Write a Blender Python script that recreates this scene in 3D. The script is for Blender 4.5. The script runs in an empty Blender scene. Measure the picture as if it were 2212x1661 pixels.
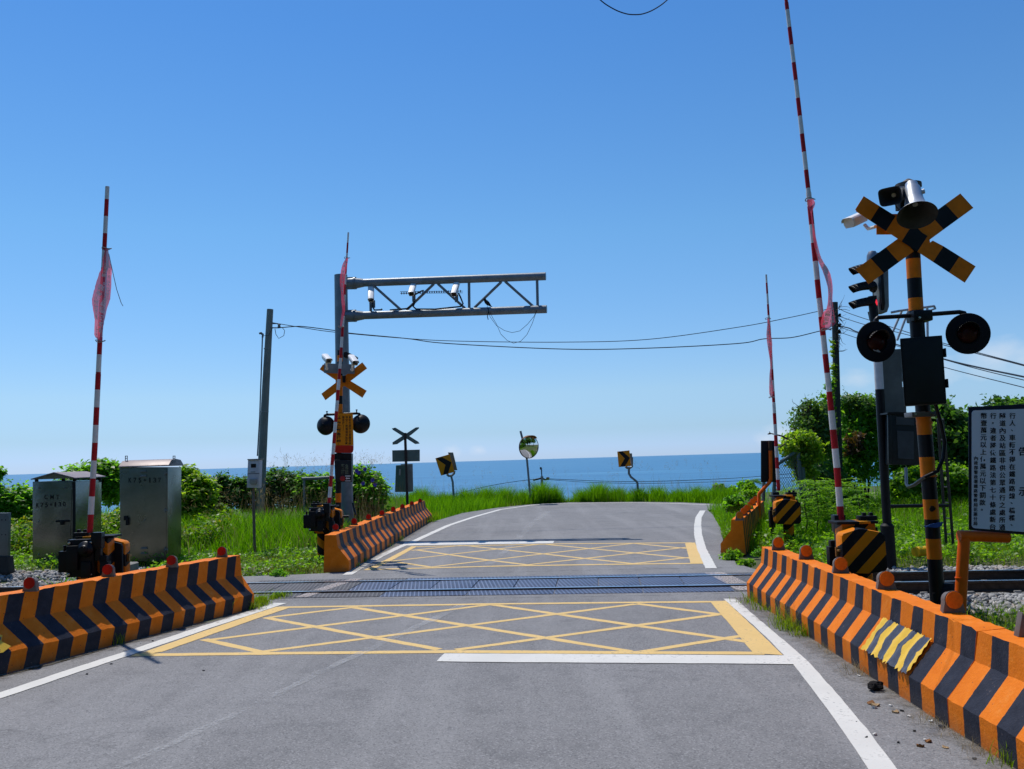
import bpy, bmesh, math, random
import numpy as np
from mathutils import Vector, Matrix, Euler, Quaternion

random.seed(7)
rng = np.random.default_rng(7)
scene = bpy.context.scene
COL = scene.collection

# ------------------------------------------------------------------ camera
F = 1950.0          # focal length in pixels of a 2212 px wide picture
CH = 1.9            # camera height above the road
PITCH = math.atan(162.0 / F)
ROLL = math.atan(-0.0292)
cam_d = bpy.data.cameras.new("camera")
cam = bpy.data.objects.new("camera", cam_d)
COL.objects.link(cam)
cam_d.sensor_width = 36.0
cam_d.sensor_fit = 'HORIZONTAL'
cam_d.lens = 36.0 * F / 2212.0
cam_d.clip_start = 0.05
cam_d.clip_end = 200000.0
CM = Matrix.Rotation(math.pi / 2 + PITCH, 3, 'X') @ Matrix.Rotation(ROLL, 3, 'Z')
cam.matrix_world = Matrix.Translation((0, 0, CH)) @ CM.to_4x4()
scene.camera = cam

# ------------------------------------------------------------------ light
SUN_V = Vector((-0.28, 0.40, 1.0)).normalized()      # towards the sun
world = bpy.data.worlds.new("World")
scene.world = world
world.use_nodes = True
wn = world.node_tree.nodes
wl = world.node_tree.links
wn.clear()
w_out = wn.new('ShaderNodeOutputWorld')
w_bg = wn.new('ShaderNodeBackground')
w_sky = wn.new('ShaderNodeTexSky')
w_sky.sky_type = 'NISHITA'
w_sky.sun_disc = False
w_sky.sun_elevation = math.asin(SUN_V.z)
w_sky.sun_rotation = math.atan2(SUN_V.x, SUN_V.y)
w_sky.altitude = 0.0
w_sky.air_density = 1.0
w_sky.dust_density = 0.1
w_sky.ozone_density = 1.6
w_bg.inputs['Strength'].default_value = 0.115
# thin low clouds over the sea, part of the sky itself
w_tc = wn.new('ShaderNodeTexCoord')
w_sep = wn.new('ShaderNodeSeparateXYZ')
wl.new(w_tc.outputs['Generated'], w_sep.inputs[0])
w_map = wn.new('ShaderNodeMapping')
w_map.inputs['Scale'].default_value = (14, 14, 30)
wl.new(w_tc.outputs['Generated'], w_map.inputs['Vector'])
w_noise = wn.new('ShaderNodeTexNoise')
w_noise.inputs['Scale'].default_value = 1.0
w_noise.inputs['Detail'].default_value = 7.0
w_noise.inputs['Roughness'].default_value = 0.6
wl.new(w_map.outputs[0], w_noise.inputs['Vector'])
def wmath(op, a, b=None, c=None, clamp=False):
    n = wn.new('ShaderNodeMath'); n.operation = op; n.use_clamp = clamp
    for i, x in enumerate((a, b, c)):
        if x is None: continue
        if isinstance(x, (int, float)): n.inputs[i].default_value = x
        else: wl.new(x, n.inputs[i])
    return n.outputs[0]
def wblob(x, y, z, r):
    d = Vector((x, y, z)).normalized()
    v = wn.new('ShaderNodeVectorMath'); v.operation = 'DISTANCE'
    s = wn.new('ShaderNodeVectorMath'); s.operation = 'MULTIPLY'
    wl.new(w_tc.outputs['Generated'], s.inputs[0]); s.inputs[1].default_value = (1, 1, 1.6)
    wl.new(s.outputs[0], v.inputs[0]); v.inputs[1].default_value = (d.x, d.y, d.z * 1.6)
    return wmath('SUBTRACT', 1.0, wmath('DIVIDE', v.outputs['Value'], r), clamp=True)
def ray(u, v):
    return CM @ Vector(((u - 1106.0) / F, (830.5 - v) / F, -1.0))
def G(u, v, z=0.0):
    d = ray(u, v); t = (z - CH) / d.z
    return Vector((0, 0, CH)) + d * t
def A(u, v, Y):
    d = ray(u, v)
    return Vector((0, 0, CH)) + d * (Y / d.y)
blobs = []
for (u, v, r) in ((1682, 938, .035), (1655, 950, .03), (2160, 770, .06), (2205, 775, .05), (2010, 800, .045), (975, 975, .028), (1035, 972, .026), (1850, 815, .04)):
    d = ray(u, v); blobs.append(wblob(d.x, d.y, d.z, r))
acc = blobs[0]
for b in blobs[1:]:
    acc = wmath('MAXIMUM', acc, b)
w_mask = wmath('MULTIPLY', wmath('MULTIPLY', wmath('SUBTRACT', wmath('ADD', wmath('MULTIPLY', acc, 0.75), w_noise.outputs['Fac']), 0.86), 2.2, clamp=True), 0.42)
w_mix = wn.new('ShaderNodeMixRGB')
w_mix.inputs['Color2'].default_value = (7.2, 7.4, 7.9, 1)
wl.new(w_mask, w_mix.inputs['Fac'])
w_hsv = wn.new('ShaderNodeHueSaturation')
w_hsv.inputs['Saturation'].default_value = 1.0
wl.new(w_sky.outputs[0], w_hsv.inputs['Color'])
# sea-air tint of the sky: bluer overhead, pale blue instead of yellow at the horizon
w_rmp = wn.new('ShaderNodeValToRGB')
wl.new(w_sep.outputs[2], w_rmp.inputs[0])
TINT = [(0.0, (0.44, 0.65, 1.27)), (0.012, (0.44, 0.65, 1.25)), (0.03, (0.43, 0.62, 1.02)), (0.0726, (0.54, 0.705, 0.96)), (0.245, (0.50, 0.815, 1.03)), (0.446, (0.385, 0.763, 1.11)), (1.0, (0.36, 0.74, 1.11))]
el_ = w_rmp.color_ramp.elements
while len(el_) < len(TINT): el_.new(0.5)
for e_, (p_, c_) in zip(el_, TINT):
    e_.position = p_; e_.color = (c_[0] / 2, c_[1] / 2, c_[2] / 2, 1)
w_mul = wn.new('ShaderNodeVectorMath'); w_mul.operation = 'MULTIPLY'
wl.new(w_hsv.outputs[0], w_mul.inputs[0]); wl.new(w_rmp.outputs[0], w_mul.inputs[1])
w_m2 = wn.new('ShaderNodeVectorMath'); w_m2.operation = 'SCALE'; w_m2.inputs['Scale'].default_value = 2.15
wl.new(w_mul.outputs[0], w_m2.inputs[0])
wl.new(w_m2.outputs[0], w_mix.inputs['Color1'])
wl.new(w_mix.outputs[0], w_bg.inputs['Color'])
wl.new(w_bg.outputs[0], w_out.inputs['Surface'])

sun_d = bpy.data.lights.new("sun", 'SUN')
sun_d.energy = 4.2
sun_d.angle = math.radians(0.55)
sun_d.color = (1.0, 0.955, 0.88)
sun = bpy.data.objects.new("sun", sun_d)
COL.objects.link(sun)
sun.location = SUN_V * 60
sun.rotation_euler = (-SUN_V).to_track_quat('-Z', 'Y').to_euler()

scene.view_settings.view_transform = 'Standard'
scene.view_settings.look = 'None'
scene.view_settings.exposure = 0.0
scene.view_settings.gamma = 1.0
scene.render.engine = 'CYCLES'
scene.cycles.max_bounces = 6
scene.cycles.transparent_max_bounces = 8

# ------------------------------------------------------------------ materials
def new_mat(name):
    m = bpy.data.materials.new(name); m.use_nodes = True
    nt = m.node_tree; nt.nodes.clear()
    out = nt.nodes.new('ShaderNodeOutputMaterial')
    return m, nt, out
def nmath(nt, op, a, b=None, clamp=False):
    n = nt.nodes.new('ShaderNodeMath'); n.operation = op; n.use_clamp = clamp
    for i, x in enumerate((a, b)):
        if x is None: continue
        if isinstance(x, (int, float)): n.inputs[i].default_value = x
        else: nt.links.new(x, n.inputs[i])
    return n.outputs[0]
def nnoise(nt, scale, detail=4, rough=0.55, vec=None, coord='Object', dist=0):
    n = nt.nodes.new('ShaderNodeTexNoise')
    n.inputs['Scale'].default_value = scale; n.inputs['Detail'].default_value = detail
    n.inputs['Roughness'].default_value = rough; n.inputs['Distortion'].default_value = dist
    if vec is None:
        tc = nt.nodes.new('ShaderNodeTexCoord'); vec = tc.outputs[coord]
    nt.links.new(vec, n.inputs['Vector'])
    return n.outputs['Fac']
def nramp(nt, fac, stops, interp='LINEAR'):
    r = nt.nodes.new('ShaderNodeValToRGB'); r.color_ramp.interpolation = interp
    e = r.color_ramp.elements
    while len(e) < len(stops): e.new(0.5)
    for i, (p, c) in enumerate(stops):
        e[i].position = p; e[i].color = (c[0], c[1], c[2], 1) if len(c) == 3 else c
    nt.links.new(fac, r.inputs[0])
    return r.outputs[0]
def nmix(nt, fac, a, b, mode='MIX'):
    n = nt.nodes.new('ShaderNodeMixRGB'); n.blend_type = mode
    for i, x in enumerate((fac, a, b)):
        if isinstance(x, (int, float)): n.inputs[i].default_value = x
        elif isinstance(x, (tuple, list)): n.inputs[i].default_value = (x[0], x[1], x[2], 1)
        else: nt.links.new(x, n.inputs[i])
    return n.outputs[0]
def nprincipled(nt, out, color, rough, metal=0.0, bump=None, bstr=0.2, bdist=0.01, spec=None):
    p = nt.nodes.new('ShaderNodeBsdfPrincipled')
    if isinstance(color, (tuple, list)): p.inputs['Base Color'].default_value = (color[0], color[1], color[2], 1)
    else: nt.links.new(color, p.inputs['Base Color'])
    if isinstance(rough, (int, float)): p.inputs['Roughness'].default_value = rough
    else: nt.links.new(rough, p.inputs['Roughness'])
    p.inputs['Metallic'].default_value = metal
    if spec is not None: p.inputs['Specular IOR Level'].default_value = spec
    if bump is not None:
        b = nt.nodes.new('ShaderNodeBump'); b.inputs['Strength'].default_value = bstr
        b.inputs['Distance'].default_value = bdist
        nt.links.new(bump, b.inputs['Height']); nt.links.new(b.outputs[0], p.inputs['Normal'])
    nt.links.new(p.outputs[0], out.inputs['Surface'])
    return p
MATS = {}
def pm(name, col, rough=0.55, metal=0.0, var=0.16, scale=6.0, bump=0.15, bscale=60.0, spec=0.22, dirt=0.0, dirtcol=(0.12, 0.09, 0.06)):
    """painted / plain surface with tonal mottling, fine bump and optional dirt"""
    if name in MATS: return MATS[name]
    m, nt, out = new_mat(name)
    f = nnoise(nt, scale, 6, 0.6)
    lo = tuple(c * (1 - var) for c in col); hi = tuple(min(1, c * (1 + var)) for c in col)
    c = nramp(nt, f, [(0.3, lo), (0.7, hi)])
    if dirt > 0:
        g = nnoise(nt, scale * 2.3, 8, 0.7)
        k = nmath(nt, 'MULTIPLY', nmath(nt, 'SUBTRACT', g, 0.52, ), 4.0, clamp=True)
        c = nmix(nt, nmath(nt, 'MULTIPLY', k, dirt), c, dirtcol)
    rr = nmath(nt, 'ADD', nmath(nt, 'MULTIPLY', f, 0.2), rough - 0.1)
    nprincipled(nt, out, c, rr, metal, nnoise(nt, bscale, 3), bump, 0.004, spec)
    MATS[name] = m
    return m
def stripes_mat(name, ca, cb, axis, period, phase=0.0, wob=0.03, rough=0.5, wear=0.12, duty=0.5):
    """two-colour bands painted on: position along an object-space axis"""
    if name in MATS: return MATS[name]
    m, nt, out = new_mat(name)
    tc = nt.nodes.new('ShaderNodeTexCoord')
    d = nt.nodes.new('ShaderNodeVectorMath'); d.operation = 'DOT_PRODUCT'
    nt.links.new(tc.outputs['Object'], d.inputs[0]); d.inputs[1].default_value = axis
    n1 = nnoise(nt, 9, 4, 0.6, tc.outputs['Object'])
    s = nmath(nt, 'ADD', nmath(nt, 'DIVIDE', d.outputs['Value'], period), nmath(nt, 'ADD', nmath(nt, 'MULTIPLY', n1, wob), phase))
    k = nmath(nt, 'GREATER_THAN', nmath(nt, 'FRACT', s), duty)
    f = nnoise(nt, 14, 8, 0.65, tc.outputs['Object'])
    c = nmix(nt, k, ca, cb)
    c = nmix(nt, nmath(nt, 'MULTIPLY', nmath(nt, 'SUBTRACT', f, 0.5), wear * 4, clamp=True), c, (0.16, 0.13, 0.1))
    nprincipled(nt, out, c, rough, 0, nnoise(nt, 70, 3), 0.12, 0.003, 0.12)
    MATS[name] = m
    return m
def leaf_mat(name, cols, trans=0.45, rough=0.45, tcol=(1.9, 2.1, 0.6), seed_scale=0.8, spec=0.35):
    """foliage: a tone per leaf, light and dark clumps, light passing through the leaf"""
    if name in MATS: return MATS[name]
    m, nt, out = new_mat(name)
    g = nt.nodes.new('ShaderNodeNewGeometry')
    f = nnoise(nt, seed_scale, 3, 0.6)
    mixf = nmath(nt, 'ADD', nmath(nt, 'MULTIPLY', g.outputs['Random Per Island'], 0.62), nmath(nt, 'MULTIPLY', f, 0.42), clamp=True)
    n = len(cols)
    c = nramp(nt, mixf, [(0.08 + 0.84 * i / (n - 1), cols[i]) for i in range(n)])
    p = nt.nodes.new('ShaderNodeBsdfPrincipled')
    nt.links.new(c, p.inputs['Base Color']); p.inputs['Roughness'].default_value = rough
    p.inputs['Specular IOR Level'].default_value = spec
    t = nt.nodes.new('ShaderNodeBsdfTranslucent')
    tcn = nmix(nt, 1.0, c, (tcol[0], tcol[1], tcol[2]), 'MULTIPLY')
    nt.links.new(tcn, t.inputs['Color'])
    mx = nt.nodes.new('ShaderNodeMixShader'); mx.inputs[0].default_value = trans
    nt.links.new(p.outputs[0], mx.inputs[1]); nt.links.new(t.outputs[0], mx.inputs[2])
    nt.links.new(mx.outputs[0], out.inputs['Surface'])
    MATS[name] = m
    return m

# ------------------------------------------------------------------ mesh builder
MAT_OF = {}        # object name -> world matrix used when it was built
class MB:
    def __init__(s):
        s.v = []; s.f = []; s.mi = []; s.uv = {}
    def face(s, pts, m=0, uv=None):
        i0 = len(s.v); s.v += [Vector(p) for p in pts]
        s.f.append(list(range(i0, i0 + len(pts)))); s.mi.append(m)
        if uv: s.uv[len(s.f) - 1] = uv
    def box(s, c, size, rot=None, m=0):
        c = Vector(c); hx, hy, hz = [x / 2 for x in size]
        P = [Vector((x, y, z)) for z in (-hz, hz) for y in (-hy, hy) for x in (-hx, hx)]
        if rot is not None: P = [rot @ p for p in P]
        i0 = len(s.v); s.v += [c + p for p in P]
        for q in ((0, 2, 3, 1), (4, 5, 7, 6), (0, 1, 5, 4), (2, 6, 7, 3), (0, 4, 6, 2), (1, 3, 7, 5)):
            s.f.append([i0 + k for k in q]); s.mi.append(m)
    def prism(s, pts, vec, m=0, mside=None):
        n = len(pts); i0 = len(s.v); vec = Vector(vec)
        s.v += [Vector(p) for p in pts] + [Vector(p) + vec for p in pts]
        s.f.append(list(range(i0, i0 + n))); s.mi.append(m)
        s.f.append(list(range(i0 + 2 * n - 1, i0 + n - 1, -1))); s.mi.append(m)
        for k in range(n):
            k2 = (k + 1) % n
            s.f.append([i0 + k, i0 + n + k, i0 + n + k2, i0 + k2]); s.mi.append(m if mside is None else mside)
    def tube(s, path, r, n=10, m=0, cap=True, ms=None):
        path = [Vector(p) for p in path]; k = len(path)
        rs = r if isinstance(r, (list, tuple)) else [r] * k
        t0 = (path[1] - path[0]).normalized()
        up = Vector((0, 0, 1)) if abs(t0.z) < 0.9 else Vector((1, 0, 0))
        nx = t0.cross(up).normalized()
        i0 = len(s.v)
        for i in range(k):
            a = path[i] - path[i - 1] if i else path[1] - path[0]
            b = path[i + 1] - path[i] if i < k - 1 else a
            t = (a.normalized() + b.normalized())
            if t.length < 1e-6: t = b.normalized()
            t.normalize()
            nx = (nx - t * nx.dot(t)).normalized(); ny = t.cross(nx)
            for j in range(n):
                an = 2 * math.pi * j / n
                s.v.append(path[i] + (nx * math.cos(an) + ny * math.sin(an)) * rs[i])
        for i in range(k - 1):
            for j in range(n):
                j2 = (j + 1) % n
                s.f.append([i0 + i * n + j, i0 + i * n + j2, i0 + (i + 1) * n + j2, i0 + (i + 1) * n + j])
                s.mi.append(ms[i] if ms else m)
        if cap:
            s.f.append([i0 + j for j in range(n)][::-1]); s.mi.append(ms[0] if ms else m)
            s.f.append([i0 + (k - 1) * n + j for j in range(n)]); s.mi.append(ms[-1] if ms else m)
    def lathe(s, prof, origin, axis=(0, 0, 1), n=20, m=0, cap=True):
        ax = Vector(axis).normalized(); q = Vector((0, 0, 1)).rotation_difference(ax)
        o = Vector(origin); i0 = len(s.v)
        for (r, z) in prof:
            for j in range(n):
                a = 2 * math.pi * j / n
                s.v.append(o + q @ Vector((r * math.cos(a), r * math.sin(a), z)))
        k = len(prof)
        for i in range(k - 1):
            for j in range(n):
                j2 = (j + 1) % n
                s.f.append([i0 + i * n + j, i0 + i * n + j2, i0 + (i + 1) * n + j2, i0 + (i + 1) * n + j]); s.mi.append(m)
        if cap:
            if prof[0][0] > 1e-4: s.f.append([i0 + j for j in range(n)][::-1]); s.mi.append(m)
            if prof[-1][0] > 1e-4: s.f.append([i0 + (k - 1) * n + j for j in range(n)]); s.mi.append(m)
    def raw(s, verts, faces, m=0):
        i0 = len(s.v); s.v += [Vector(p) for p in verts]
        for f in faces: s.f.append([i0 + k for k in f]); s.mi.append(m)
    def build(s, name, mats, parent=None, loc=None, bevel=0.0, smooth=True, local=False, recalc=True):
        if not isinstance(mats, (list, tuple)): mats = [mats]
        M = Matrix.Identity(4)
        if parent is not None: M = MAT_OF[parent.name].copy()
        if loc is not None: M = Matrix.Translation(Vector(loc))
        inv = M.inverted()
        vs = [v for v in s.v] if local else [inv @ v for v in s.v]
        me = bpy.data.meshes.new(name)
        me.from_pydata([tuple(v) for v in vs], [], s.f)
        for m in mats: me.materials.append(m)
        me.polygons.foreach_set('material_index', s.mi)
        if s.uv:
            lay = me.uv_layers.new(name='UVMap')
            for fi, uvs in s.uv.items():
                for li, uv in zip(me.polygons[fi].loop_indices, uvs): lay.data[li].uv = uv
        if recalc or bevel > 0:
            bm = bmesh.new(); bm.from_mesh(me)
            if not s.uv: bmesh.ops.remove_doubles(bm, verts=bm.verts, dist=1e-5)
            bmesh.ops.recalc_face_normals(bm, faces=bm.faces)
            if bevel > 0:
                ed = [e for e in bm.edges if len(e.link_faces) == 2 and e.calc_face_angle(0) > 0.6]
                bmesh.ops.bevel(bm, geom=ed, offset=bevel, segments=2, affect='EDGES', profile=0.6, clamp_overlap=True)
            bm.to_mesh(me); bm.free()
        if smooth:
            me.polygons.foreach_set('use_smooth', [True] * len(me.polygons))
            me.set_sharp_from_angle(angle=math.radians(38))
        me.update()
        o = bpy.data.objects.new(name, me)
        COL.objects.link(o)
        if parent is not None: o.parent = parent
        elif loc is not None: o.location = Vector(loc)
        MAT_OF[o.name] = M
        return o
def tag(o, label=None, cat=None, group=None, kind=None):
    if label: o['label'] = label
    if cat: o['category'] = cat
    if group: o['group'] = group
    if kind: o['kind'] = kind
    return o
def thing(name, label, cat, loc, rz=0.0, group=None):
    o = bpy.data.objects.new(name, None)
    o.empty_display_size = 0.2
    COL.objects.link(o)
    o.location = Vector(loc); o.rotation_euler = (0, 0, rz)
    MAT_OF[o.name] = Matrix.Translation(Vector(loc)) @ Matrix.Rotation(rz, 4, 'Z')
    return tag(o, label, cat, group)
def dup(root, loc, rz=0.0, label=None, scale=None):
    r = root.copy(); COL.objects.link(r)
    r.location = Vector(loc); r.rotation_euler = (0, 0, rz)
    if scale: r.scale = (scale,) * 3
    if label: r['label'] = label
    MAT_OF[r.name] = Matrix.Translation(Vector(loc)) @ Matrix.Rotation(rz, 4, 'Z')
    for ch in list(root.children):
        c = ch.copy(); COL.objects.link(c); c.parent = r; MAT_OF[c.name] = MAT_OF[r.name]
        for g in list(ch.children):
            d = g.copy(); COL.objects.link(d); d.parent = c; MAT_OF[d.name] = MAT_OF[r.name]
    return r
def np_mesh(name, verts, faces4=None, faces3=None, mats=(), loc=(0, 0, 0), smooth=False):
    """large mesh straight from arrays"""
    me = bpy.data.meshes.new(name)
    f4 = np.zeros((0, 4), int) if faces4 is None else faces4
    f3 = np.zeros((0, 3), int) if faces3 is None else faces3
    v = np.asarray(verts, float) - np.asarray(loc, float)
    me.vertices.add(len(v)); me.vertices.foreach_set('co', v.ravel())
    loops = np.concatenate([f4.ravel(), f3.ravel()])
    me.loops.add(len(loops)); me.loops.foreach_set('vertex_index', loops.astype(np.int32))
    st = np.concatenate([np.arange(len(f4)) * 4, len(f4) * 4 + np.arange(len(f3)) * 3])
    me.polygons.add(len(st)); me.polygons.foreach_set('loop_start', st.astype(np.int32))
    for m in mats: me.materials.append(m)
    me.update(calc_edges=True)
    if smooth: me.polygons.foreach_set('use_smooth', [True] * len(me.polygons))
    o = bpy.data.objects.new(name, me); o.location = loc
    COL.objects.link(o)
    MAT_OF[o.name] = Matrix.Translation(Vector(loc))
    return o
def text_geo(body, size, bold=0.0, align='CENTER', line=1.0, spacing=1.0):
    cu = bpy.data.curves.new('lettering', 'FONT')
    cu.body = body; cu.size = size; cu.align_x = align; cu.align_y = 'TOP'
    cu.dimensions = '2D'; cu.fill_mode = 'FRONT'; cu.resolution_u = 3
    cu.offset = bold; cu.space_line = line; cu.space_character = spacing
    ob = bpy.data.objects.new('lettering', cu); COL.objects.link(ob)
    bpy.context.view_layer.update()
    ev = ob.evaluated_get(bpy.context.evaluated_depsgraph_get())
    me = ev.to_mesh()
    vs = [(v.co.x, v.co.y) for v in me.vertices]; fs = [list(p.vertices) for p in me.polygons]
    ev.to_mesh_clear()
    bpy.data.objects.remove(ob); bpy.data.curves.remove(cu)
    return vs, fs
def put_text(mb, body, origin, ax, ay, size, m=0, bold=0.0, align='CENTER', line=1.0, spacing=1.0):
    """flat lettering on a plane: ax, ay unit vectors"""
    vs, fs = text_geo(body, size, bold, align, line, spacing)
    o = Vector(origin); ax = Vector(ax); ay = Vector(ay)
    mb.raw([o + ax * x + ay * y for x, y in vs], fs, m)
def fit_text(mb, body, p0, p1, p2, m=0, bold=0.0):
    """lettering stretched into the box p0 (top left), p1 (top right), p2 (bottom left)"""
    vs, fs = text_geo(body, 1.0, bold, 'LEFT', 1.0)
    xs = [v[0] for v in vs]; ys = [v[1] for v in vs]
    x0, x1, y0, y1 = min(xs), max(xs), min(ys), max(ys)
    p0 = Vector(p0); ax = Vector(p1) - p0; ay = Vector(p2) - p0
    mb.raw([p0 + ax * ((x - x0) / (x1 - x0)) + ay * ((y1 - y) / (y1 - y0)) for x, y in vs], fs, m)
def inpoly(x, y, poly):
    x = np.asarray(x); y = np.asarray(y); r = np.zeros(x.shape, bool); n = len(poly)
    for i in range(n):
        x0, y0 = poly[i][0], poly[i][1]; x1, y1 = poly[(i + 1) % n][0], poly[(i + 1) % n][1]
        c = ((y0 > y) != (y1 > y)) & (x < (x1 - x0) * (y - y0) / (y1 - y0 + 1e-12) + x0)
        r ^= c
    return r
# ------------------------------------------------------------------ ground, road, sea
RS = -0.093                                   # slope of the railway line in plan
def rail_far(x): return 14.47 + RS * x
def rail_near(x): return 13.385 + RS * x
ROAD_PX = [(-700, 1900), (-420, 1640), (-60, 1478), (110, 1437), (267, 1392), (430, 1350), (560, 1313), (545, 1302), (490, 1296),
           (490, 1268), (500, 1246), (640, 1241), (745, 1236), (800, 1205), (850, 1172), (895, 1142), (945, 1124), (1000, 1108),
           (1075, 1096.5), (1150, 1089), (1230, 1085), (1378, 1084), (1470, 1085), (1560, 1089), (1640, 1094),
           (1640, 1099), (1580, 1099), (1528, 1101), (1540, 1112), (1556, 1140), (1562, 1165), (1556, 1192), (1600, 1220), (1640, 1232),
           (1660, 1290), (1690, 1330), (1780, 1398), (1870, 1455), (1990, 1530), (2180, 1655), (2500, 1870), (2900, 2300), (600, 4000)]
ROAD = [G(u, v) for u, v in ROAD_PX]
ROAD2 = [(p.x, p.y) for p in ROAD]
def in_road(x, y): return inpoly(x, y, ROAD2)
def rail_d(x, y): return (y - 13.93 - RS * x)

gx = np.concatenate([np.linspace(-160, -30, 14)[:-1], np.linspace(-30, 30, 121), np.linspace(30, 160, 14)[1:]])
gy = np.concatenate([np.linspace(-60, -8, 8)[:-1], np.linspace(-8, 60, 171), np.linspace(60, 260, 41)[1:]])
XX, YY = np.meshgrid(gx, gy)
def smooth(t): t = np.clip(t, 0, 1); return t * t * (3 - 2 * t)
def hnoise(x, y):
    return (np.sin(x * 0.9 + 1.3 * np.sin(y * 0.5)) * np.sin(y * 1.1 + 0.8 * np.sin(x * 0.7)) * 0.5
            + np.sin(x * 2.3 + y * 1.7) * np.sin(y * 2.9 - x * 1.1) * 0.3)
def height(x, y):
    x = np.asarray(x, float); y = np.asarray(y, float)
    h = -0.05 + 0.03 * hnoise(x, y)
    d = np.abs(rail_d(x, y))
    h = h - 0.2 * (1 - smooth((d - 1.7) / 0.9)) * (np.abs(x) > 3.2)
    crest = 39.5 + 0.02 * x
    far = np.clip(y - crest, 0, None)
    h = h - 0.30 * far - 0.0006 * far * far
    # rough verge rises a little beside the road, right bank rises gently
    h = h + 0.35 * smooth((x - 7.5) / 6) * smooth((y - 18) / 8) * (y < 60)
    h = h + 0.16 * smooth((-2.6 - x) / 2) * smooth((y - 29) / 6) * (far <= 0)
    return h
def hz(x, y): return float(height(x, y))
ZZ = height(XX, YY)
ny, nx_ = XX.shape
idx = np.arange(ny * nx_).reshape(ny, nx_)
quads = np.stack([idx[:-1, :-1], idx[:-1, 1:], idx[1:, 1:], idx[1:, :-1]], -1).reshape(-1, 4)
cx = XX.ravel()[quads].mean(1); cy = YY.ravel()[quads].mean(1)
gm, nt, out = new_mat('soil_and_turf')
tc = nt.nodes.new('ShaderNodeTexCoord')
f1 = nnoise(nt, 0.5, 6, 0.65, tc.outputs['Object']); f2 = nnoise(nt, 9, 6, 0.7, tc.outputs['Object'])
c = nramp(nt, f1, [(0.3, (0.05, 0.075, 0.016)), (0.5, (0.075, 0.095, 0.026)), (0.7, (0.13, 0.115, 0.055))])
c = nmix(nt, nmath(nt, 'MULTIPLY', f2, 0.6), c, (0.03, 0.035, 0.012))
nprincipled(nt, out, c, 0.9, 0, f2, 0.8, 0.05)
ground = np_mesh('ground', np.stack([XX.ravel(), YY.ravel(), ZZ.ravel()], -1), quads, mats=[gm], smooth=True)
tag(ground, kind='structure')

# asphalt
am, nt, out = new_mat('old_asphalt')
tc = nt.nodes.new('ShaderNodeTexCoord'); ov = tc.outputs['Object']
big = nnoise(nt, 0.35, 5, 0.6, ov); mid = nnoise(nt, 2.6, 6, 0.6, ov, dist=0.6); fine = nnoise(nt, 120, 2, 0.5, ov)
vor = nt.nodes.new('ShaderNodeTexVoronoi'); vor.inputs['Scale'].default_value = 95; nt.links.new(ov, vor.inputs['Vector'])
vr = nt.nodes.new('ShaderNodeSeparateColor'); nt.links.new(vor.outputs['Color'], vr.inputs[0])
# stretched traffic wear along the lane
mp = nt.nodes.new('ShaderNodeMapping'); mp.inputs['Scale'].default_value = (1.5, 0.10, 1); nt.links.new(ov, mp.inputs['Vector'])
trk = nnoise(nt, 1.0, 4, 0.6, mp.outputs[0])
c = nramp(nt, big, [(0.3, (0.168, 0.164, 0.164)), (0.7, (0.225, 0.219, 0.219))])
c = nmix(nt, nmath(nt, 'MULTIPLY', nmath(nt, 'SUBTRACT', mid, 0.5), 2.4, clamp=True), c, (0.105, 0.104, 0.107))
c = nmix(nt, nmath(nt, 'MULTIPLY', nmath(nt, 'SUBTRACT', trk, 0.49), 3.2, clamp=True), c, (0.265, 0.259, 0.258))
spk = nmath(nt, 'MULTIPLY', nmath(nt, 'SUBTRACT', vr.outputs[0], 0.70), 1.6, clamp=True)
c = nmix(nt, spk, c, (0.38, 0.37, 0.37))
spk2 = nmath(nt, 'MULTIPLY', nmath(nt, 'SUBTRACT', vr.outputs[1], 0.70), 2.0, clamp=True)
c = nmix(nt, spk2, c, (0.06, 0.06, 0.064))
# hairline cracks
vc = nt.nodes.new('ShaderNodeTexVoronoi'); vc.feature = 'DISTANCE_TO_EDGE'; vc.inputs['Scale'].default_value = 0.33
wv = nt.nodes.new('ShaderNodeVectorMath'); wv.operation = 'ADD'
nn = nt.nodes.new('ShaderNodeTexNoise'); nn.inputs['Scale'].default_value = 1.6; nn.inputs['Detail'].default_value = 6; nt.links.new(ov, nn.inputs['Vector'])
nt.links.new(ov, wv.inputs[0]); nt.links.new(nn.outputs['Color'], wv.inputs[1]); nt.links.new(wv.outputs[0], vc.inputs['Vector'])
crk = nmath(nt, 'MULTIPLY', nmath(nt, 'LESS_THAN', vc.outputs['Distance'], 0.0035), nmath(nt, 'GREATER_THAN', big, 0.55))
c = nmix(nt, nmath(nt, 'MULTIPLY', crk, 0.22), c, (0.05, 0.05, 0.05))
hgt = nmath(nt, 'ADD', nmath(nt, 'MULTIPLY', vr.outputs[0], 0.6), fine)
nprincipled(nt, out, c, 0.82, 0, hgt, 0.6, 0.006, 0.3)
mb = MB()
mb.prism([Vector((p.x, p.y, 0)) for p in ROAD], (0, 0, -0.3))
road = mb.build('road', am, smooth=False)
bm = bmesh.new(); bm.from_mesh(road.data); bmesh.ops.triangulate(bm, faces=bm.faces); bm.to_mesh(road.data); bm.free()
tag(road, kind='structure')

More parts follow.
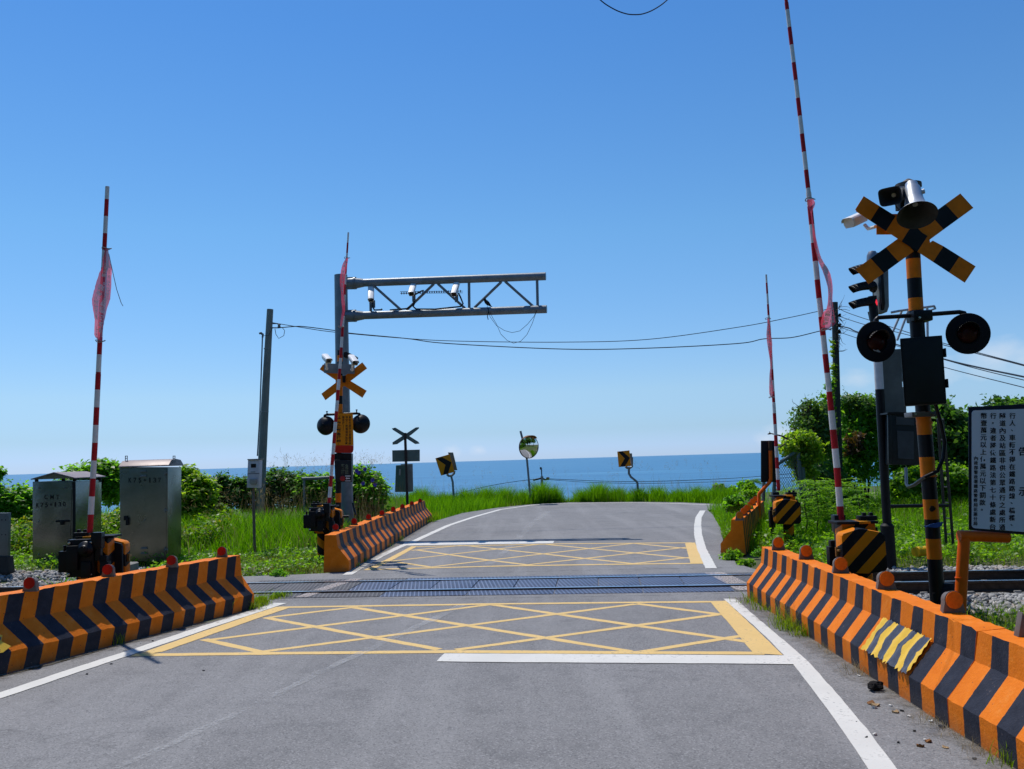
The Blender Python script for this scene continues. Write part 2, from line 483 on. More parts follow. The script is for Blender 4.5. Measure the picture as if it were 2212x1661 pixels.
# sea
sm, nt, out = new_mat('sea_water')
tc = nt.nodes.new('ShaderNodeTexCoord'); ov = tc.outputs['Object']
mp = nt.nodes.new('ShaderNodeMapping'); mp.inputs['Scale'].default_value = (0.0016, 0.012, 1); nt.links.new(ov, mp.inputs['Vector'])
sw = nnoise(nt, 1.0, 6, 0.62, mp.outputs[0])
mp2 = nt.nodes.new('ShaderNodeMapping'); mp2.inputs['Scale'].default_value = (0.05, 0.16, 1); nt.links.new(ov, mp2.inputs['Vector'])
wvs = nnoise(nt, 1.0, 5, 0.6, mp2.outputs[0])
c = nramp(nt, sw, [(0.35, (0.010, 0.108, 0.225)), (0.5, (0.018, 0.138, 0.275)), (0.66, (0.06, 0.22, 0.365))])
p = nprincipled(nt, out, c, 0.32, 0, wvs, 0.5, 2.0, 0.5)
mb = MB()
ys = [120, 400, 1000, 3000, 9000, 25000, 70000]
for a, b in zip(ys[:-1], ys[1:]):
    wa = max(400, a * 1.4); wb = max(400, b * 1.4)
    mb.face([(-wa, a, -36), (wa, a, -36), (wb, b, -36), (-wb, b, -36)])
sea = mb.build('sea', sm, smooth=False)
tag(sea, kind='structure')

# ------------------------------------------------------------------ road markings
def paint_mat(name, col, wear=0.5, alpha_worn=True, thr=0.62):
    m, nt, out = new_mat(name)
    tc = nt.nodes.new('ShaderNodeTexCoord'); ov = tc.outputs['Object']
    a = nnoise(nt, 26, 8, 0.72, ov); b = nnoise(nt, 2.2, 5, 0.6, ov); fn = nnoise(nt, 140, 2, 0.5, ov)
    c = nramp(nt, b, [(0.3, tuple(x * 0.88 for x in col)), (0.7, col)])
    k = nmath(nt, 'MULTIPLY', nmath(nt, 'SUBTRACT', nmath(nt, 'ADD', a, nmath(nt, 'MULTIPLY', b, 0.35)), thr + 0.17), 9.0, clamp=True)
    c = nmix(nt, nmath(nt, 'MULTIPLY', k, wear), c, (0.15, 0.148, 0.15))
    nprincipled(nt, out, c, 0.7, 0, fn, 0.4, 0.004, 0.3)
    return m
M_white = paint_mat('white_road_paint', (0.64, 0.62, 0.575), 0.7, thr=0.585)
M_yellow = paint_mat('yellow_road_paint', (0.70, 0.475, 0.175), 0.75, thr=0.57)
def dense(pts, step=0.12):
    o = [Vector(pts[0])]
    for a, b in zip(pts[:-1], pts[1:]):
        a = Vector(a); b = Vector(b); n = max(1, int((b - a).length / step))
        o += [a.lerp(b, (i + 1) / n) for i in range(n)]
    return o
def ribbon(mb, pts, w, z, jit=0.006):
    pts = dense([Vector((p[0], p[1], 0)) for p in pts])
    L = []; R = []
    for i, p in enumerate(pts):
        t = (pts[min(i + 1, len(pts) - 1)] - pts[max(i - 1, 0)]).normalized()
        n = Vector((-t.y, t.x, 0)); ww = w[0] + (w[1] - w[0]) * i / (len(pts) - 1) if isinstance(w, tuple) else w
        L.append(p + n * (ww / 2 + random.uniform(-jit, jit)) + Vector((0, 0, z)))
        R.append(p - n * (ww / 2 + random.uniform(-jit, jit)) + Vector((0, 0, z)))
    i0 = len(mb.v); mb.v += L + R; n = len(L)
    for i in range(n - 1):
        mb.f.append([i0 + i, i0 + n + i, i0 + n + i + 1, i0 + i + 1]); mb.mi.append(0)
def patch(mb, px, z, jit=0.004):
    pts = [G(u, v) for u, v in px]; pts = dense(pts + [pts[0]], 0.15)[:-1]
    mb.face([p + Vector((random.uniform(-jit, jit), random.uniform(-jit, jit), z)) for p in pts])
def tri(o):
    bm = bmesh.new(); bm.from_mesh(o.data); bmesh.ops.triangulate(bm, faces=[f for f in bm.faces if len(f.verts) > 4]); bm.to_mesh(o.data); bm.free()
def mark(name, mb, m):
    o = mb.build(name, m, smooth=False, recalc=False); tri(o)
    for p in o.data.polygons:
        if p.normal.z < 0: p.flip()
    return tag(o, kind='structure')
def gl(*px): return [G(u, v) for u, v in px]
# near yellow box
mb = MB()
for a in ([(572, 1334), (949, 1403)], [(762, 1312), (1362, 1407)], [(1062, 1306), (1620, 1387)], [(1375, 1304), (1555, 1327)], [(440, 1381), (567, 1409)]):
    ribbon(mb, gl(*a), 0.105, 0.0012)
for a in ([(580, 1334), (772, 1311)], [(440, 1384), (1068, 1305)], [(565, 1408), (1372, 1305)], [(985, 1404), (1555, 1327)], [(1380, 1409), (1600, 1374)]):
    ribbon(mb, gl(*a), 0.105, 0.0022)
ribbon(mb, gl((600, 1312.3), (1064, 1305), (1382, 1301.5), (1565, 1300)), 0.12, 0.0032)
ribbon(mb, gl((288, 1415.5), (594, 1411.7), (974, 1408), (1650, 1411.5)), 0.13, 0.0032)
patch(mb, [(598, 1311), (545, 1328), (440, 1364), (285, 1418.6), (349, 1409), (443, 1376), (560, 1335), (628, 1312.5)], 0.0042)
patch(mb, [(1534, 1301), (1568, 1298), (1628, 1355), (1692, 1416), (1628, 1412), (1610, 1391), (1572, 1344)], 0.0042)
mark('near_box_marking', mb, M_yellow)
mb = MB()
for a in ([(849, 1213), (932, 1225)], [(900, 1188), (1026, 1206), (1145, 1221)], [(1002, 1178), (1363, 1217)], [(1181, 1176), (1492, 1206)], [(1372, 1174), (1485, 1185)]):
    ribbon(mb, gl(*a), 0.105, 0.0012)
for a in ([(889, 1189), (998, 1178)], [(846, 1212), (1172, 1175)], [(930, 1225), (1366, 1174)], [(1140, 1220), (1485, 1182)], [(1363, 1218), (1500, 1203)]):
    ribbon(mb, gl(*a), 0.105, 0.0022)
ribbon(mb, gl((893, 1181), (1080, 1177.6), (1026 + 200, 1174.6), (1495, 1172.6)), 0.14, 0.0032)
ribbon(mb, gl((790, 1230.5), (1080, 1223), (1300, 1219.5), (1518, 1217)), 0.14, 0.0032)
patch(mb, [(889, 1180), (840, 1206), (785, 1232), (806, 1230), (850, 1209), (902, 1180)], 0.0042)
patch(mb, [(1480, 1174), (1501, 1172), (1511, 1196), (1520, 1218), (1492, 1218)], 0.0042)
mark('far_box_marking', mb, M_yellow)
# white edge lines and stop lines
mb = MB()
ribbon(mb, gl((-900, 1800), (-300, 1597), (0, 1503.5), (150, 1453), (285, 1409), (440, 1357), (560, 1318), (606, 1303)), (0.17, 0.19), 0.0052)
mark('left_edge_line_near', mb, M_white)
mb = MB()
patch(mb, [(1563, 1294), (1589, 1293.6), (1620, 1322), (1684, 1376), (1746, 1430), (1816, 1508), (1872, 1575), (1937, 1661), (2060, 1830), (1985, 1840),
           (1875, 1661), (1824, 1586), (1770, 1510), (1713, 1435), (1640, 1363)], 0.0052)
mark('right_edge_line_near', mb, M_white)
mb = MB()
patch(mb, [(959, 1412.5), (1200, 1413.5), (1650, 1416.8), (1706, 1417), (1716, 1436), (1647, 1435), (1080, 1431.5), (943, 1430)], 0.0062)
mark('stop_line_near', mb, M_white)
mb = MB()
ribbon(mb, gl((750, 1242), (787, 1220), (822, 1201), (862, 1182), (889, 1172), (921, 1157), (969, 1135), (1023, 1117), (1080, 1101), (1143, 1092), (1178, 1088.5), (1231, 1087), (1300, 1086.3), (1378, 1086), (1465, 1088), (1565, 1091.7), (1630, 1096)), 0.17, 0.0052)
mark('left_edge_line_far', mb, M_white)
mb = MB()
patch(mb, [(875, 1172), (1040, 1170), (1197, 1169), (1195, 1174), (1040, 1176), (868, 1179)], 0.0062)
mark('stop_line_far', mb, M_white)
mb = MB()
ribbon(mb, gl((1536, 1228), (1515, 1184), (1508, 1155), (1507, 1135), (1509, 1118), (1518, 1103)), 0.185, 0.0052)
mark('right_edge_line_far', mb, M_white)
# scuffed pale streak across the lanes
m, nt, out = new_mat('scuffed_trace')
tc = nt.nodes.new('ShaderNodeTexCoord'); ov = tc.outputs['Object']
a = nnoise(nt, 30, 8, 0.75, ov); b = nnoise(nt, 1.1, 3, 0.5, ov)
pr = nt.nodes.new('ShaderNodeBsdfPrincipled'); pr.inputs['Base Color'].default_value = (0.50, 0.50, 0.50, 1); pr.inputs['Roughness'].default_value = 0.8
tr = nt.nodes.new('ShaderNodeBsdfTransparent'); mx = nt.nodes.new('ShaderNodeMixShader')
k = nmath(nt, 'MULTIPLY', nmath(nt, 'SUBTRACT', nmath(nt, 'ADD', a, nmath(nt, 'MULTIPLY', b, 0.5)), 0.66), 2.2, clamp=True)
nt.links.new(nmath(nt, 'MULTIPLY', k, 0.75), mx.inputs[0]); nt.links.new(tr.outputs[0], mx.inputs[1]); nt.links.new(pr.outputs[0], mx.inputs[2])
nt.links.new(mx.outputs[0], out.inputs['Surface'])
mb = MB()
ribbon(mb, gl((250, 1661), (420, 1585), (600, 1500), (740, 1430), (880, 1365), (1000, 1308)), (0.07, 0.13), 0.0074, 0.02)
ribbon(mb, gl((1030, 1240), (1070, 1210), (1120, 1165), (1150, 1130), (1185, 1105)), (0.14, 0.2), 0.0074, 0.03)
mark('scuff_marking', mb, m)
m, nt, out = new_mat('tar_seam')
tc = nt.nodes.new('ShaderNodeTexCoord'); a = nnoise(nt, 7, 6, 0.7, tc.outputs['Object'])
pr = nt.nodes.new('ShaderNodeBsdfPrincipled'); pr.inputs['Base Color'].default_value = (0.055, 0.052, 0.05, 1); pr.inputs['Roughness'].default_value = 0.7
tr = nt.nodes.new('ShaderNodeBsdfTransparent'); mx = nt.nodes.new('ShaderNodeMixShader')
nt.links.new(nmath(nt, 'MULTIPLY', nmath(nt, 'SUBTRACT', a, 0.40), 3.0, clamp=True), mx.inputs[0]); nt.links.new(tr.outputs[0], mx.inputs[1]); nt.links.new(pr.outputs[0], mx.inputs[2]); nt.links.new(mx.outputs[0], out.inputs['Surface'])
mb = MB()
ribbon(mb, gl((960, 1142), (1026, 1134), (1130, 1127), (1231, 1121), (1400, 1118), (1500, 1119)), 0.035, 0.0006, 0.008)
ribbon(mb, gl((1100, 1112), (1200, 1108), (1330, 1107), (1480, 1110)), 0.04, 0.0006, 0.008)
ribbon(mb, gl((600, 1297), (800, 1293.5), (1074, 1291.5), (1400, 1286.5), (1600, 1281)), 0.03, 0.0006, 0.006)
ribbon(mb, gl((760, 1240), (1026, 1237), (1300, 1231), (1560, 1226)), 0.035, 0.0006, 0.006)
mark('tar_seam', mb, m)

m, nt, out = new_mat('roadside_dust')
tc = nt.nodes.new('ShaderNodeTexCoord'); ov = tc.outputs['Object']
uvn = nt.nodes.new('ShaderNodeUVMap'); uvn.uv_map = 'UVMap'; sp = nt.nodes.new('ShaderNodeSeparateXYZ'); nt.links.new(uvn.outputs[0], sp.inputs[0])
a = nnoise(nt, 9, 8, 0.72, ov); b = nnoise(nt, 90, 3, 0.6, ov)
pr = nt.nodes.new('ShaderNodeBsdfPrincipled'); pr.inputs['Roughness'].default_value = 0.95
nt.links.new(nramp(nt, b, [(0.35, (0.07, 0.06, 0.05)), (0.55, (0.20, 0.175, 0.145)), (0.75, (0.34, 0.30, 0.25))]), pr.inputs['Base Color'])
tr = nt.nodes.new('ShaderNodeBsdfTransparent'); mx = nt.nodes.new('ShaderNodeMixShader')
k = nmath(nt, 'MULTIPLY', nmath(nt, 'SUBTRACT', nmath(nt, 'ADD', a, nmath(nt, 'MULTIPLY', sp.outputs[0], 0.55)), 0.78), 3.0, clamp=True)
nt.links.new(nmath(nt, 'MULTIPLY', k, 0.8), mx.inputs[0]); nt.links.new(tr.outputs[0], mx.inputs[1]); nt.links.new(pr.outputs[0], mx.inputs[2]); nt.links.new(mx.outputs[0], out.inputs['Surface'])
for (pa, pb, nrm, w) in (((2.92, 2.0), (3.0, 12.1), (-1, 0), 0.55), ((-6.6, 4.4), (-3.54, 12.4), (0.934, -0.358), 0.4), ((-2.97, 16.2), (-2.7, 29.6), (1, 0), 0.35)):
    mb = MB(); pa = Vector((*pa, 0.0085)); pb = Vector((*pb, 0.0085)); nv = Vector((*nrm, 0)).normalized()
    mb.face([pa, pb, pb + nv * w, pa + nv * w], 0, [(1, 0), (1, 1), (0, 1), (0, 0)])
    o = mb.build('roadside_dirt', m, smooth=False, recalc=False); tag(o, kind='structure')
# ------------------------------------------------------------------ railway
M_rail_top = pm('polished_rail', (0.72, 0.74, 0.78), 0.28, 1.0, 0.08, 3, 0.05)
M_rail_side = pm('rusty_rail', (0.075, 0.05, 0.038), 0.8, 0.2, 0.35, 14, 0.4)
M_sleeper = pm('concrete_sleeper', (0.26, 0.25, 0.235), 0.85, 0, 0.2, 9, 0.4)
track = thing('railway_track', 'single railway line of two steel rails crossing the road in grey ballast', 'railway track', (0, 13.93, -0.12))
RD = Vector((1, RS, 0)).normalized(); RN = Vector((-RD.y, RD.x, 0))
for k, fn in enumerate((rail_near, rail_far)):
    for (x0, x1) in ((-30, 30),):
        a = Vector((x0, fn(x0), 0)); b = Vector((x1, fn(x1), 0)); mb = MB()
        prof = [(-0.06, -0.125), (0.06, -0.125), (0.06, -0.11), (0.01, -0.095), (0.01, -0.015), (0.034, 0.0), (0.034, 0.03), (-0.034, 0.03), (-0.034, 0.0), (-0.01, -0.015), (-0.01, -0.095), (-0.06, -0.11)]
        n = len(prof); i0 = 0
        mb.v = [a + RN * o + Vector((0, 0, z)) for o, z in prof] + [b + RN * o + Vector((0, 0, z)) for o, z in prof]
        for j in range(n):
            j2 = (j + 1) % n; mb.f.append([j, j2, n + j2, n + j]); mb.mi.append(0 if j in (5, 6, 7) and j == 6 else 1)
        mb.build('rail', [M_rail_top, M_rail_side], track, smooth=False)
xs = [x for x in np.arange(-16, 20, 0.62) if not -4.4 < x < 3.9]
for x in xs:
    c0 = Vector((x, 13.93 + RS * x, -0.2)); mb = MB()
    R3 = Matrix.Rotation(math.atan(RS), 3, 'Z')
    mb.box(c0, (0.2, 2.0, 0.13), R3)
    for fn in (-0.543, 0.543):
        for s in (-0.09, 0.09):
            mb.box(c0 + R3 @ Vector((0.0, fn + s, 0.082)), (0.1, 0.05, 0.035), R3)
    mb.build('sleeper', M_sleeper, track, bevel=0.012)

# rubber crossing deck
dm, nt, out = new_mat('studded_rubber')
tc = nt.nodes.new('ShaderNodeTexCoord')
mp = nt.nodes.new('ShaderNodeMapping'); mp.inputs['Rotation'].default_value = (0, 0, math.radians(-5.3)); mp.inputs['Scale'].default_value = (104, 104, 104)
nt.links.new(tc.outputs['Object'], mp.inputs['Vector'])
sp = nt.nodes.new('ShaderNodeSeparateXYZ'); nt.links.new(mp.outputs[0], sp.inputs[0])
sx = nmath(nt, 'SINE', sp.outputs[0]); sy = nmath(nt, 'SINE', sp.outputs[1])
kn = nmath(nt, 'MULTIPLY', nmath(nt, 'ADD', nmath(nt, 'MULTIPLY', sx, 1.6), 0.25, clamp=True), nmath(nt, 'ADD', nmath(nt, 'MULTIPLY', nmath(nt, 'ADD', sy, 0.3, clamp=True), 0.5), 0.5))
b = nnoise(nt, 0.9, 5, 0.6, tc.outputs['Object']); d = nnoise(nt, 18, 6, 0.65, tc.outputs['Object'])
c = nramp(nt, kn, [(0.0, (0.026, 0.038, 0.08)), (1.0, (0.115, 0.155, 0.265))])
c = nmix(nt, nmath(nt, 'MULTIPLY', nmath(nt, 'ADD', nmath(nt, 'SUBTRACT', b, 0.55), nmath(nt, 'SUBTRACT', d, 0.5)), 1.6, clamp=True), c, (0.16, 0.16, 0.17))
nprincipled(nt, out, c, 0.5, 0, kn, 0.8, 0.012, 0.5)
dgm, nt, out = new_mat('studded_rubber_dusty')
tc = nt.nodes.new('ShaderNodeTexCoord')
mp = nt.nodes.new('ShaderNodeMapping'); mp.inputs['Rotation'].default_value = (0, 0, math.radians(-5.3)); mp.inputs['Scale'].default_value = (104, 104, 104)
nt.links.new(tc.outputs['Object'], mp.inputs['Vector'])
sp = nt.nodes.new('ShaderNodeSeparateXYZ'); nt.links.new(mp.outputs[0], sp.inputs[0])
kn = nmath(nt, 'MULTIPLY', nmath(nt, 'ADD', nmath(nt, 'MULTIPLY', nmath(nt, 'SINE', sp.outputs[0]), 1.6), 0.25, clamp=True), nmath(nt, 'ADD', nmath(nt, 'MULTIPLY', nmath(nt, 'ADD', nmath(nt, 'SINE', sp.outputs[1]), 0.3, clamp=True), 0.5), 0.5))
d = nnoise(nt, 12, 6, 0.65, tc.outputs['Object'])
c = nramp(nt, kn, [(0.0, (0.065, 0.065, 0.073)), (1.0, (0.155, 0.155, 0.165))])
c = nmix(nt, nmath(nt, 'MULTIPLY', nmath(nt, 'SUBTRACT', d, 0.5), 3, clamp=True), c, (0.2, 0.19, 0.18))
nprincipled(nt, out, c, 0.75, 0, kn, 0.8, 0.012, 0.3)
deck = thing('crossing_deck', 'studded blue black rubber panels laid between and beside the rails across the road', 'crossing deck', (-0.3, 13.93, 0))
def slab(name, x0, x1, o0, o1, base, mat, top=0.018):
    mb = MB()
    pts = []
    for x, o in ((x0, o0), (x1, o0), (x1, o1), (x0, o1)):
        pts.append(Vector((0, 13.93, 0)) + RD * x + RN * o + Vector((0, 0, top + random.uniform(-0.003, 0.003))))
    mb.prism(pts, (0, 0, -0.22))
    return mb.build(name, mat, deck, bevel=0.006)
x = -4.4
while x < 3.6:
    mt = dgm if (x < -2.6 or x > 2.55) else dm
    slab('rubber_panel', x, x + 0.612, -0.475, 0.475, 0, mt)
    x += 0.625
for o0, o1 in ((-1.02, -0.59), (0.59, 0.96)):
    x = -4.4
    while x < 3.6:
        mt = dgm if (x < -2.6 or x > 2.2) else dm
        slab('edge_panel', x, min(x + 1.24, 3.75), o0, o1, 0, mt, 0.008)
        x += 1.25
# faded line paint over the panels
m, nt, out = new_mat('faded_line_paint')
tc = nt.nodes.new('ShaderNodeTexCoord'); a = nnoise(nt, 40, 6, 0.7, tc.outputs['Object'])
pr = nt.nodes.new('ShaderNodeBsdfPrincipled'); pr.inputs['Base Color'].default_value = (0.62, 0.53, 0.49, 1); pr.inputs['Roughness'].default_value = 0.8
tr = nt.nodes.new('ShaderNodeBsdfTransparent'); mx = nt.nodes.new('ShaderNodeMixShader')
nt.links.new(nmath(nt, 'MULTIPLY', nmath(nt, 'SUBTRACT', a, 0.42), 4.5, clamp=True), mx.inputs[0]); nt.links.new(tr.outputs[0], mx.inputs[1]); nt.links.new(pr.outputs[0], mx.inputs[2])
nt.links.new(mx.outputs[0], out.inputs['Surface'])
for k, (xa, xb, w) in enumerate(((-3.05, -2.75, 0.2), (3.28, 3.05, 0.3))):
    for (o0, o1, zt) in ((-1.0, -0.61, 0.016), (-0.42, 0.42, 0.026), (0.61, 0.93, 0.016)):
        mb = MB()
        def dk(o, s): return Vector((0, 13.93, zt)) + RD * (xa + (xb - xa) * (o + 1) / 2 + s * w / 2) + RN * o
        mb.face([dk(o0, -1), dk(o0, 1), dk(o1, 1), dk(o1, -1)])
        mark('deck_line_paint', mb, m)

# ------------------------------------------------------------------ ballast
bmat, nt, out = new_mat('ballast_stone')
g = nt.nodes.new('ShaderNodeNewGeometry')
c = nramp(nt, g.outputs['Random Per Island'], [(0.0, (0.12, 0.12, 0.125)), (0.35, (0.25, 0.245, 0.235)), (0.7, (0.38, 0.37, 0.35)), (0.9, (0.32, 0.25, 0.19)), (1.0, (0.55, 0.54, 0.52))])
nprincipled(nt, out, c, 0.85, 0, nnoise(nt, 60, 4), 0.3, 0.005)
t = (1 + 5 ** 0.5) / 2
ICO = np.array([(-1, t, 0), (1, t, 0), (-1, -t, 0), (1, -t, 0), (0, -1, t), (0, 1, t), (0, -1, -t), (0, 1, -t), (t, 0, -1), (t, 0, 1), (-t, 0, -1), (-t, 0, 1)]) / math.sqrt(1 + t * t)
ICF = np.array([(0, 11, 5), (0, 5, 1), (0, 1, 7), (0, 7, 10), (0, 10, 11), (1, 5, 9), (5, 11, 4), (11, 10, 2), (10, 7, 6), (7, 1, 8), (3, 9, 4), (3, 4, 2), (3, 2, 6), (3, 6, 8), (3, 8, 9), (4, 9, 5), (2, 4, 11), (6, 2, 10), (8, 6, 7), (9, 8, 1)])
def stones(x, y, z, smin, smax):
    n = len(x)
    s = rng.uniform(smin, smax, (n, 1, 1)) * rng.uniform(0.6, 1.25, (n, 1, 3))
    v = ICO[None] * (1 + rng.uniform(-0.28, 0.28, (n, 12, 1))) * s
    a = rng.uniform(0, 6.28, n); b2 = rng.uniform(0, 6.28, n)
    ca, sa = np.cos(a)[:, None], np.sin(a)[:, None]; cb, sb = np.cos(b2)[:, None], np.sin(b2)[:, None]
    X = v[..., 0] * ca - v[..., 1] * sa; Y = v[..., 0] * sa + v[..., 1] * ca; Z = v[..., 2]
    Y2 = Y * cb - Z * sb; Z2 = Y * sb + Z * cb
    V = np.stack([X + x[:, None], Y2 + y[:, None], Z2 + z[:, None]], -1).reshape(-1, 3)
    Fc = (ICF[None] + (np.arange(n) * 12)[:, None, None]).reshape(-1, 3)
    return V, Fc
def ballast_zone(n, x0, x1, d0, d1):
    x = rng.uniform(x0, x1, n); d = rng.uniform(d0, d1, n); y = 13.93 + RS * x + d
    top = -0.17 + 0.07 * np.exp(-((np.abs(d) - 1.5) / 0.6) ** 2) + 0.05 * hnoise(x * 1.5, y * 1.5)
    top = np.where(np.abs(d) < 1.1, -0.2, top)
    k = ~in_road(x, y) & ((np.abs(np.abs(d) - 0.54) > 0.09))
    k &= ~((x > -4.6) & (x < 3.95))
    return x[k], y[k], (np.maximum(top, height(x, y) + 0.0) + rng.uniform(-0.02, 0.03, n))[k]
parts = [ballast_zone(22000, 3.9, 15, -2.9, 1.75), ballast_zone(15000, -17, -4.5, -2.0, 3.4)]
x = np.concatenate([q[0] for q in parts]); y = np.concatenate([q[1] for q in parts]); z = np.concatenate([q[2] for q in parts])
V, Fc = stones(x, y, z, 0.026, 0.05)
ballast = np_mesh('ballast', V, None, Fc, [bmat])
tag(ballast, 'pale grey crushed stone ballast beside and between the rails', 'ballast', kind='stuff')
mbp = MB()
for (x0, x1, d0, d1) in ((3.95, 30, -2.9, 1.8), (-30, -4.6, -2.0, 3.3)):
    pts = [Vector((xx, 13.93 + RS * xx + dd, -0.165)) for xx, dd in ((x0, d0), (x1, d0), (x1, d1), (x0, d1))]
    mbp.face(pts)
o = mbp.build('ballast_bed', pm('ballast_bed_grey', (0.15, 0.145, 0.135), 0.95, 0, 0.5, 25, 0.8, 40), smooth=False)
tag(o, kind='structure')
# ------------------------------------------------------------------ concrete barriers
bpm, nt, out = new_mat('barrier_paint')
uvn = nt.nodes.new('ShaderNodeUVMap'); uvn.uv_map = 'UVMap'
sp = nt.nodes.new('ShaderNodeSeparateXYZ'); nt.links.new(uvn.outputs[0], sp.inputs[0])
tc = nt.nodes.new('ShaderNodeTexCoord'); gv = tc.outputs['Object']
n1 = nnoise(nt, 16, 5, 0.6, gv); n2 = nnoise(nt, 7, 8, 0.7, gv); n3 = nnoise(nt, 55, 4, 0.6, gv)
s_ = nmath(nt, 'ADD', sp.outputs[0], nmath(nt, 'MULTIPLY', nmath(nt, 'SUBTRACT', n1, 0.5), 0.045))
k = nmath(nt, 'GREATER_THAN', nmath(nt, 'FRACT', s_), 0.5)
org = nramp(nt, n2, [(0.3, (0.66, 0.150, 0.004)), (0.55, (0.75, 0.185, 0.008)), (0.75, (0.78, 0.25, 0.035))])
blk = nramp(nt, n2, [(0.3, (0.015, 0.016, 0.025)), (0.7, (0.034, 0.037, 0.054))])
c = nmix(nt, k, org, blk)
wear = nmath(nt, 'MULTIPLY', nmath(nt, 'SUBTRACT', nmath(nt, 'ADD', n3, nmath(nt, 'MULTIPLY', n2, 0.6)), 0.98), 7, clamp=True)
c = nmix(nt, nmath(nt, 'MULTIPLY', wear, 0.5), c, (0.40, 0.27, 0.20))
vp = nt.nodes.new('ShaderNodeTexVoronoi'); vp.inputs['Scale'].default_value = 24; nt.links.new(gv, vp.inputs['Vector'])
vps = nt.nodes.new('ShaderNodeSeparateColor'); nt.links.new(vp.outputs['Color'], vps.inputs[0])
pit = nmath(nt, 'MULTIPLY', nmath(nt, 'LESS_THAN', vp.outputs['Distance'], 0.13), nmath(nt, 'GREATER_THAN', vps.outputs[0], 0.72))
c = nmix(nt, nmath(nt, 'MULTIPLY', pit, 0.75), c, (0.05, 0.035, 0.03))
# road dirt splashed along the foot, streaky by noise
dz = nmath(nt, 'SUBTRACT', 0.13, sp.outputs[1], clamp=True)
dirt = nmath(nt, 'MULTIPLY', nmath(nt, 'MULTIPLY', dz, n2), 8.0, clamp=True)
c = nmix(nt, nmath(nt, 'MULTIPLY', dirt, 0.55), c, (0.13, 0.105, 0.085))
hb = nmath(nt, 'SUBTRACT', nmath(nt, 'ADD', n3, nmath(nt, 'MULTIPLY', n1, 0.5)), nmath(nt, 'MULTIPLY', pit, 1.5))
nprincipled(nt, out, c, 0.62, 0, hb, 0.5, 0.008, 0.13)
PROF = [(0, 0), (0, 0.2), (0.2, 0.46), (0.225, 0.66), (0.425, 0.66), (0.455, 0.0)]
def barrier(label, p0, p1, side, period, phase, slant, hk=1.0, group='orange and black jersey barriers along the road'):
    """p0 -> p1: foot line on the road side; side = unit vector away from the road"""
    p0 = Vector((p0[0], p0[1], -0.004)); p1 = Vector((p1[0], p1[1], -0.004)); t = (p1 - p0); Lh = t.length; t.normalize()
    side = Vector((side[0], side[1], 0)); side = (side - t * side.dot(t)).normalized()
    n = max(8, int(Lh / 0.07)); mb = MB(); m = len(PROF); rnd = random.Random(int(Lh * 1000))
    loc = p0.lerp(p1, 0.5)
    grid = []
    for i in range(n + 1):
        s = Lh * i / n; row = []
        for j, (o, z) in enumerate(PROF):
            jz = 0; jo = 0
            if j in (3, 4): jz = rnd.uniform(-0.007, 0.003); jo = rnd.uniform(-0.006, 0.006)
            if j in (1, 2): jz = rnd.uniform(-0.004, 0.004)
            if j == 3 and rnd.random() < 0.10: jz -= rnd.uniform(0.006, 0.018); jo += 0.008
            row.append(p0 + t * s + side * (o + jo) + Vector((0, 0, z * (hk if j in (3, 4) else 1.0) - (0.012 if j == 2 else 0) + jz)))
        grid.append(row)
    i0 = len(mb.v)
    for r in grid: mb.v += r
    def U(i, j, jj): 
        s = Lh * i / n
        return (s / period + phase + slant[jj] / period, PROF[j][1])
    for i in range(n):
        for j in range(m):
            j2 = (j + 1) % m
            mb.f.append([i0 + i * m + j, i0 + (i + 1) * m + j, i0 + (i + 1) * m + j2, i0 + i * m + j2]); mb.mi.append(0)
            fi = len(mb.f) - 1
            if j in (3, 5): mb.uv[fi] = [(0.25, 0.5)] * 4
            else:
                a, b = (j, j2) if j < 4 else (j, j2)
                mb.uv[fi] = [U(i, a, a), U(i + 1, a, a), U(i + 1, b, b), U(i, b, b)]
    for r in (0, n):
        f = [i0 + r * m + j for j in range(m)]
        mb.f.append(f if r else f[::-1]); mb.mi.append(0); mb.uv[len(mb.f) - 1] = [(0.25, PROF[j][1]) for j in (range(m) if r else reversed(range(m)))]
    o = mb.build('concrete_barrier', bpm, loc=loc); o.data.set_sharp_from_angle(angle=math.radians(24))
    return tag(o, label, 'barrier', group)
NLd = Vector((1.4, 3.65, 0)).normalized()
NLn = Vector((-NLd.y, NLd.x, 0))
nl0 = Vector((-3.56, 12.36, 0)) - NLd * 8.6; nl1 = Vector((-3.56, 12.36, 0))
sl_none = [0, 0, 0, 0, 0, 0]
bar_nl = barrier('orange and black concrete barrier in front of the steel cabinets, with red reflectors', nl0, nl1, NLn, 0.37, 0.12, [-0.05, -0.10, 0.02, -0.06, 0, 0], 1.085)
bar_nr2 = barrier('sunlit striped barrier running out of the frame at lower right', (2.87, 1.6), (2.89, 6.28), (1, 0), 0.42, 0.35, sl_none)
bar_nr1 = barrier('sunlit striped barrier below the crossbuck post, its end at the rubber deck', (2.89, 6.29), (3.02, 12.1), (1, 0), 0.42, 0.5, sl_none)
bar_fl1 = barrier('striped barrier with a plain orange end, first of the row beyond the rails', (-2.99, 16.25), (-2.93, 20.2), (-1, 0), 0.63, 0.1, [0.05, 0.08, -0.02, 0.02, 0, 0])
bar_fl2 = barrier('striped barrier at the distant end of its row beside the grass verge', (-2.93, 20.21), (-2.72, 29.6), (-1, 0), 0.63, 0.3, [0.05, 0.08, -0.02, 0.02, 0, 0])
bar_fr = barrier('overgrown barrier with a dark orange end beside the bent orange pole', (3.86, 17.3), (6.0, 23.6), (1, -0.3), 0.40, 0.2, sl_none)

